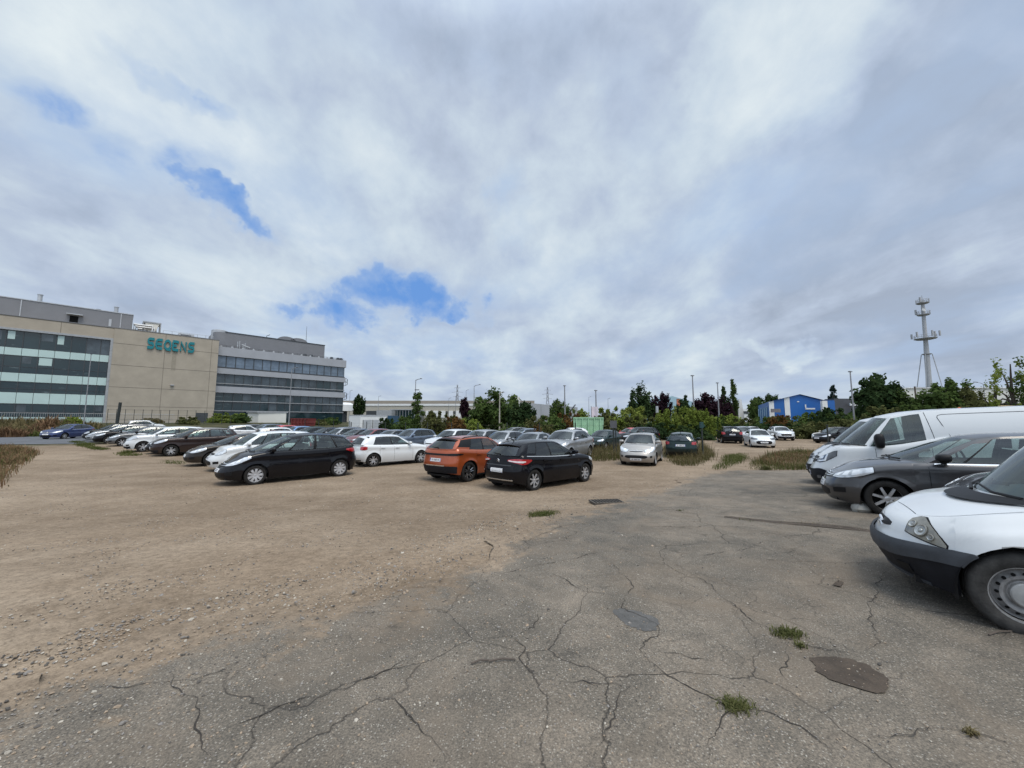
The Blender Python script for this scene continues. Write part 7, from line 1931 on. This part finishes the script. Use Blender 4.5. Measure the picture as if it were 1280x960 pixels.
def tuft(px, py, n, rad, h, label, mat='grass', wd=.0035):
    r = random.Random(int(px*3)); c = ground_at(px, py); pts_ = []
    for _ in range(n):
        a, q = r.uniform(0, 6.28), min(.9, abs(r.gauss(0, .45)))*rad; pts_.append((q*math.cos(a)*1.4, q*math.sin(a), .02, r.uniform(.5, 1)*h))
    o = obj('weed_tuft', blades(pts_, 'tuft', 'olive' if mat == 'grass' else mat, int(px), wd, 1.9)); o.location = c; tag(o, label, 'weed', 'weeds growing from the cracks')
tuft(985, 797, 420, .10, .055, 'green weed growing from the crack above the dark pothole'); tuft(921, 890, 330, .095, .052, 'biggest grassy weed in the near crack, with dark soil around')
tuft(957, 588, 260, .3, .28, 'bushy weed at the near edge of the weed strip', wd=.006); tuft(850, 640, 40, .08, .05, 'tiny weed by the seam across the asphalt'); tuft(1000, 812, 60, .05, .05, 'flat small weed beside the dark pothole')
tuft(1215, 925, 60, .03, .05, 'tiny dry weed in the nearest right crack', 'dry')
# ------------------------------------------------------------------ parked cars
HA = (-.70, -.716); HB_ = (.72, .70); HC = (-.54, -.84)
def pf(key, pm, px, py, h, label, zb=.2, **k): x, y = place_front(key, px, py, h, zb); return parked(key, pm, x, y, h, label, **k)
def pw(key, pm, px, py, h, label, front=True, left=True, **k): x, y = place_wheel(key, px, py, h, front, left); return parked(key, pm, x, y, h, label, **k)
ROWA = 'cars parked in the left row'
pw('mpv', BLACK, 318, 606, HA, 'black family car, nearest of the left row, with silver wheel covers', group=ROWA)
pf('mpv_small', WHITE, 257, 583.5, HA, 'white small people carrier just behind the nearest black car', group=ROWA)
pf('hatch', DBROWN, 229, 577.5, HA, 'brown black hatchback between white people carrier and brown crossover', group=ROWA)
pw('suv', BROWN, 213, 570.5, HA, 'dark brown crossover with bright alloys in the left row', group=ROWA)
pf('hatch', BLACK, 181, 563.5, HA, 'black car mostly hidden between brown and white crossovers', group=ROWA)
pw('suv_round', WHITE, 178, 565, HA, 'white rounded crossover in the left row', group=ROWA)
pw('hatch_grey', MGREY, 152, 558, HA, 'grey hatchback beside the white rounded crossover', group=ROWA)
pf('hatch', BLACK, 115, 551.5, HA, 'black hatchback third from the far end of the left row', group=ROWA)
pf('estate', SILVER, 106, 549.8, HA, 'silver estate second from the far end of the left row', group=ROWA)
pf('golf', BLACK, 102, 548, HA, 'dark car at the far end of the left row', group=ROWA)
x, y = col_at(90, 39.5).xy; parked('hatch', BLUE, x, y, (.12, -.99), 'bright blue hatchback on the access road by the weeds', group='parked cars')
x, y = col_at(186, 54).xy; parked('golf', WHITE2, x, y, HB_, 'white car whose roof shows behind the far left row', group='parked cars')
# second row, tails towards the first
ROWP = 'cars parked tail to tail with the left row'
pw('small', WHITE, 466, 583.6, HB_, 'white five door hatchback turned away, with red tail lamps', front=False, left=False, group=ROWP)
def along(o, k): return o[0]-.716*k, o[1]+.70*k
x, y = along((-5.9, 18.8), 17); parked('golf', WHITE, x, y, HB_, 'white car whose roof shows over the nearest black car', group=ROWP)
x, y = along((-5.9, 18.8), 29); parked('small', WHITE2, x, y, HB_, 'white car whose roof shows left of the nearest black car', group=ROWP)
pw('crossover', ORANGE, 585, 602, (.60, .80), 'copper orange crossover with black bumper and dark wheels', front=False, left=False, group='two cars parked apart in the middle')
pw('hatch', BLACK, 667, 612.8, (.71, .70), 'glossy black hatchback with large red and white tail lamps', front=False, left=False, group='two cars parked apart in the middle')
# row against the fence, nosing towards the camera
ROWB = 'cars parked along the fence'
def rowb(k): return 3.07-.84*k, 22+.54*k
for k, key, pm, lab in ((0, 'suv_round', SILVER, 'silver rounded crossover at the right end of the fence row'), (2.3, 'saloon', LGREY, 'grey saloon left of the silver crossover in the fence row'), (4.25, 'rounded', SILVER, 'silver small car behind the orange crossover roof'),
                        (6.1, 'golf', SILVER, 'pale silver car right of the white nosed car in the fence row'), (8.6, 'golf', WHITE2, 'white nosed car directly behind the orange crossover'), (12.5, 'golf', BGREY, 'blue grey hatchback behind the white hatchback nose'),
                        (14.9, 'saloon', MGREY, 'dark grey saloon left of the blue grey hatchback'), (17.2, 'hatch_grey', MAROON, 'maroon hatchback in the fence row'), (19.2, 'saloon', GREYM, 'gunmetal saloon left of the maroon hatchback'), (21.3, 'estate', SILVER, 'silver estate in the far part of the fence row'),
                        (23.6, 'saloon', BLACK, 'dark saloon in the far part of the fence row'), (26.2, 'small', GREEN, 'dark green small car right of the pale blue car'), (28.6, 'small', LBLUE, 'pale blue car in the far part of the fence row'), (31.6, 'hatch_grey', RED, 'red car near the far end of the fence row'), (34.5, 'golf', BGREY, 'blue grey car at the far end of the fence row'), (38.5, 'small', MGREY, 'grey car last but one at the far end beyond the red car')):
    x, y = rowb(k); parked(key, pm, x, y, HC, lab, group=ROWB)
# beyond the fence
x, y = col_at(753, 29.5).xy; parked('small', GREEN, x, y, (-.62, -.78), 'dark green hatchback behind the dry grass and the fence', group='parked cars')
x, y = col_at(640, 42).xy; parked('hatch_grey', MGREY, x, y, (-.9, -.42), 'dark grey hatchback beyond the fence under the big tree', group='parked cars')
x, y = col_at(655, 36).xy; parked('small', BGREY, x, y, (-.9, -.4), 'blue grey small car just beyond the fence', group='parked cars')
x, y = col_at(712, 40.5).xy; parked('small', WHITE, x, y, (-.97, -.22), 'white small car in front of the green skip', group='parked cars')
x, y = col_at(797, 37.5).xy; parked('golf', BLACK, x, y, (-.95, -.30), 'black hatchback with white headlamps beyond the silver hatchback', group='parked cars')
x, y = col_at(786, 40.5).xy; parked('small', RED, x, y, (-.95, -.30), 'red car showing its nose behind the black hatchback', group='parked cars')
x, y = col_at(684, 50).xy; parked('small', SILVER, x, y, (-.95, -.3), 'silver car far behind the orange shrub', group='parked cars')
pw('rounded', SILVERW, 818.5, 582, (-.46, -.89), 'warm silver rounded hatchback facing the camera', left=True, group='parked cars')
x, y = col_at(851, 23.6).xy; parked('small', GREEN, x, y, (.46, .89), 'dark green hatchback seen from behind, parked in the dry grass', group='parked cars')
FAR = 'cars in the far lot'
x, y = col_at(909, 38.5).xy; parked('suv', BLACK, x, y, (.36, .93), 'black crossover seen from behind in the far lot', group=FAR)
x, y = col_at(927, 43).xy; parked('golf', SILVER, x, y, (-.28, -.96), 'silver car facing the camera beside the black crossover', group=FAR)
x, y = col_at(939, 51).xy; parked('small', WHITE2, x, y, (-.3, -.95), 'small white car at the back of the far lot', group=FAR)
pf('sporty', WHITE, 956, 557, (-.36, -.93), 'white sporty hatchback with a dark lower grille facing the camera', group=FAR)
x, y = col_at(973, 44).xy; parked('crossover', WHITE, x, y, (-.34, -.94), 'white crossover behind the white sporty hatchback', group=FAR)
x, y = col_at(967, 50).xy; parked('saloon', GREYM, x, y, (-.3, -.95), 'grey roofed car at the back behind the white crossover', group=FAR)
x, y = col_at(1043, 37.5).xy; parked('estate', BLACK, x, y, (-.99, -.10), 'dark estate car with silver wheel covers, side on', group=FAR)
x, y = col_at(1040, 40.3).xy; parked('estate', CREAM, x, y, (-.99, -.10), 'cream car showing its nose behind the dark estate', group=FAR)
# the vehicles on the right
HR = (-.825, .565)
pw('hatch_grey', GREYM, 1112, 645, HR, 'gunmetal grey hatchback with black mirror between the vans', group='vehicles parked on the right')
x, y = place_wheel('hatch_grey', 1112, 645, HR); n = Vector((.53, .85)); hh = Vector(HR)
vx, vy = x+n.x*2.7-hh.x*.42, y+n.y*2.7-hh.y*.42
parked('van', VANWHITE, vx, vy, HR, 'white panel van beside the gunmetal grey hatchback', 'van', 'vehicles parked on the right', 'panel_van')
parked('van', WHITE2, vx+n.x*2.4-hh.x*.15, vy+n.y*2.4-hh.y*.15, HR, 'white van mostly hidden behind the other white panel van', 'van', 'vehicles parked on the right', 'panel_van')
HE = (-.82, .572)
ex, ey = place_wheel('small_van', 1290, 797, HE)
parked('small_van', VANWHITE, ex, ey, HE, 'nearest white van with dark unpainted bumper and steel wheel', 'van', 'vehicles parked on the right', 'panel_van')
n2 = Vector((.56, .83)); h2 = Vector(HE)
cx, cy_ = ex+n2.x*2.6-h2.x*1.12, ey+n2.y*2.6-h2.y*1.12
parked('hatch_grey', GREYM, cx, cy_, HE, 'dark grey car set back between hatchback and nearest van', group='vehicles parked on the right')
# loads on the van roof
rt = Vector((vx, vy, gz(vx, vy)+1.99)); 
mb = MB(); mb.tube([(-.12, 0, .0), (0, .02, .02), (.10, -.02, .0)], [.02, .045, .02], 8); o = obj('orange_rag', mb.mesh('rag', [simple("orange cloth", (.5,.10,.04), .9, var=.3, scale=9)])); p = rt-Vector((HR[0], HR[1], 0))*.2+Vector((.3, .1, .0)); o.location = p; tag(o, 'crumpled orange cloth lying on the white van roof', 'cloth')
mb = MB(); mb.box((0, 0, .03), (.9, .16, .04), 0, Matrix.Rotation(.04, 3, 'Y')); mb.box((.15, .14, .01), (.8, .13, .04), 0); o = obj('plank', mb.mesh('plank', [simple("pale timber", (.46,.34,.18), .8, var=.2, scale=6)], smooth=False)); o.location = rt-Vector((HR[0], HR[1], 0))*1.4+Vector((.2, .2, .02)); o.rotation_euler = (0, 0, math.atan2(-HR[1], -HR[0])); tag(o, 'pale timber planks lying on the white van roof', 'timber')
# ------------------------------------------------------------------ render settings
vs = scene.view_settings; vs.view_transform = 'Standard'; vs.look = 'None'; vs.gamma = 1; vs.exposure = 0.0; vs.use_curve_mapping = False
cy = scene.cycles; cy.use_denoising = True; cy.max_bounces = 8; cy.transparent_max_bounces = 12; cy.caustics_reflective = False; cy.caustics_refractive = False
try: cy.denoiser = 'OPENIMAGEDENOISE'; cy.denoising_input_passes = 'RGB_ALBEDO_NORMAL'; cy.denoising_prefilter = 'ACCURATE'
except Exception: pass
cy.sample_clamp_indirect = 6
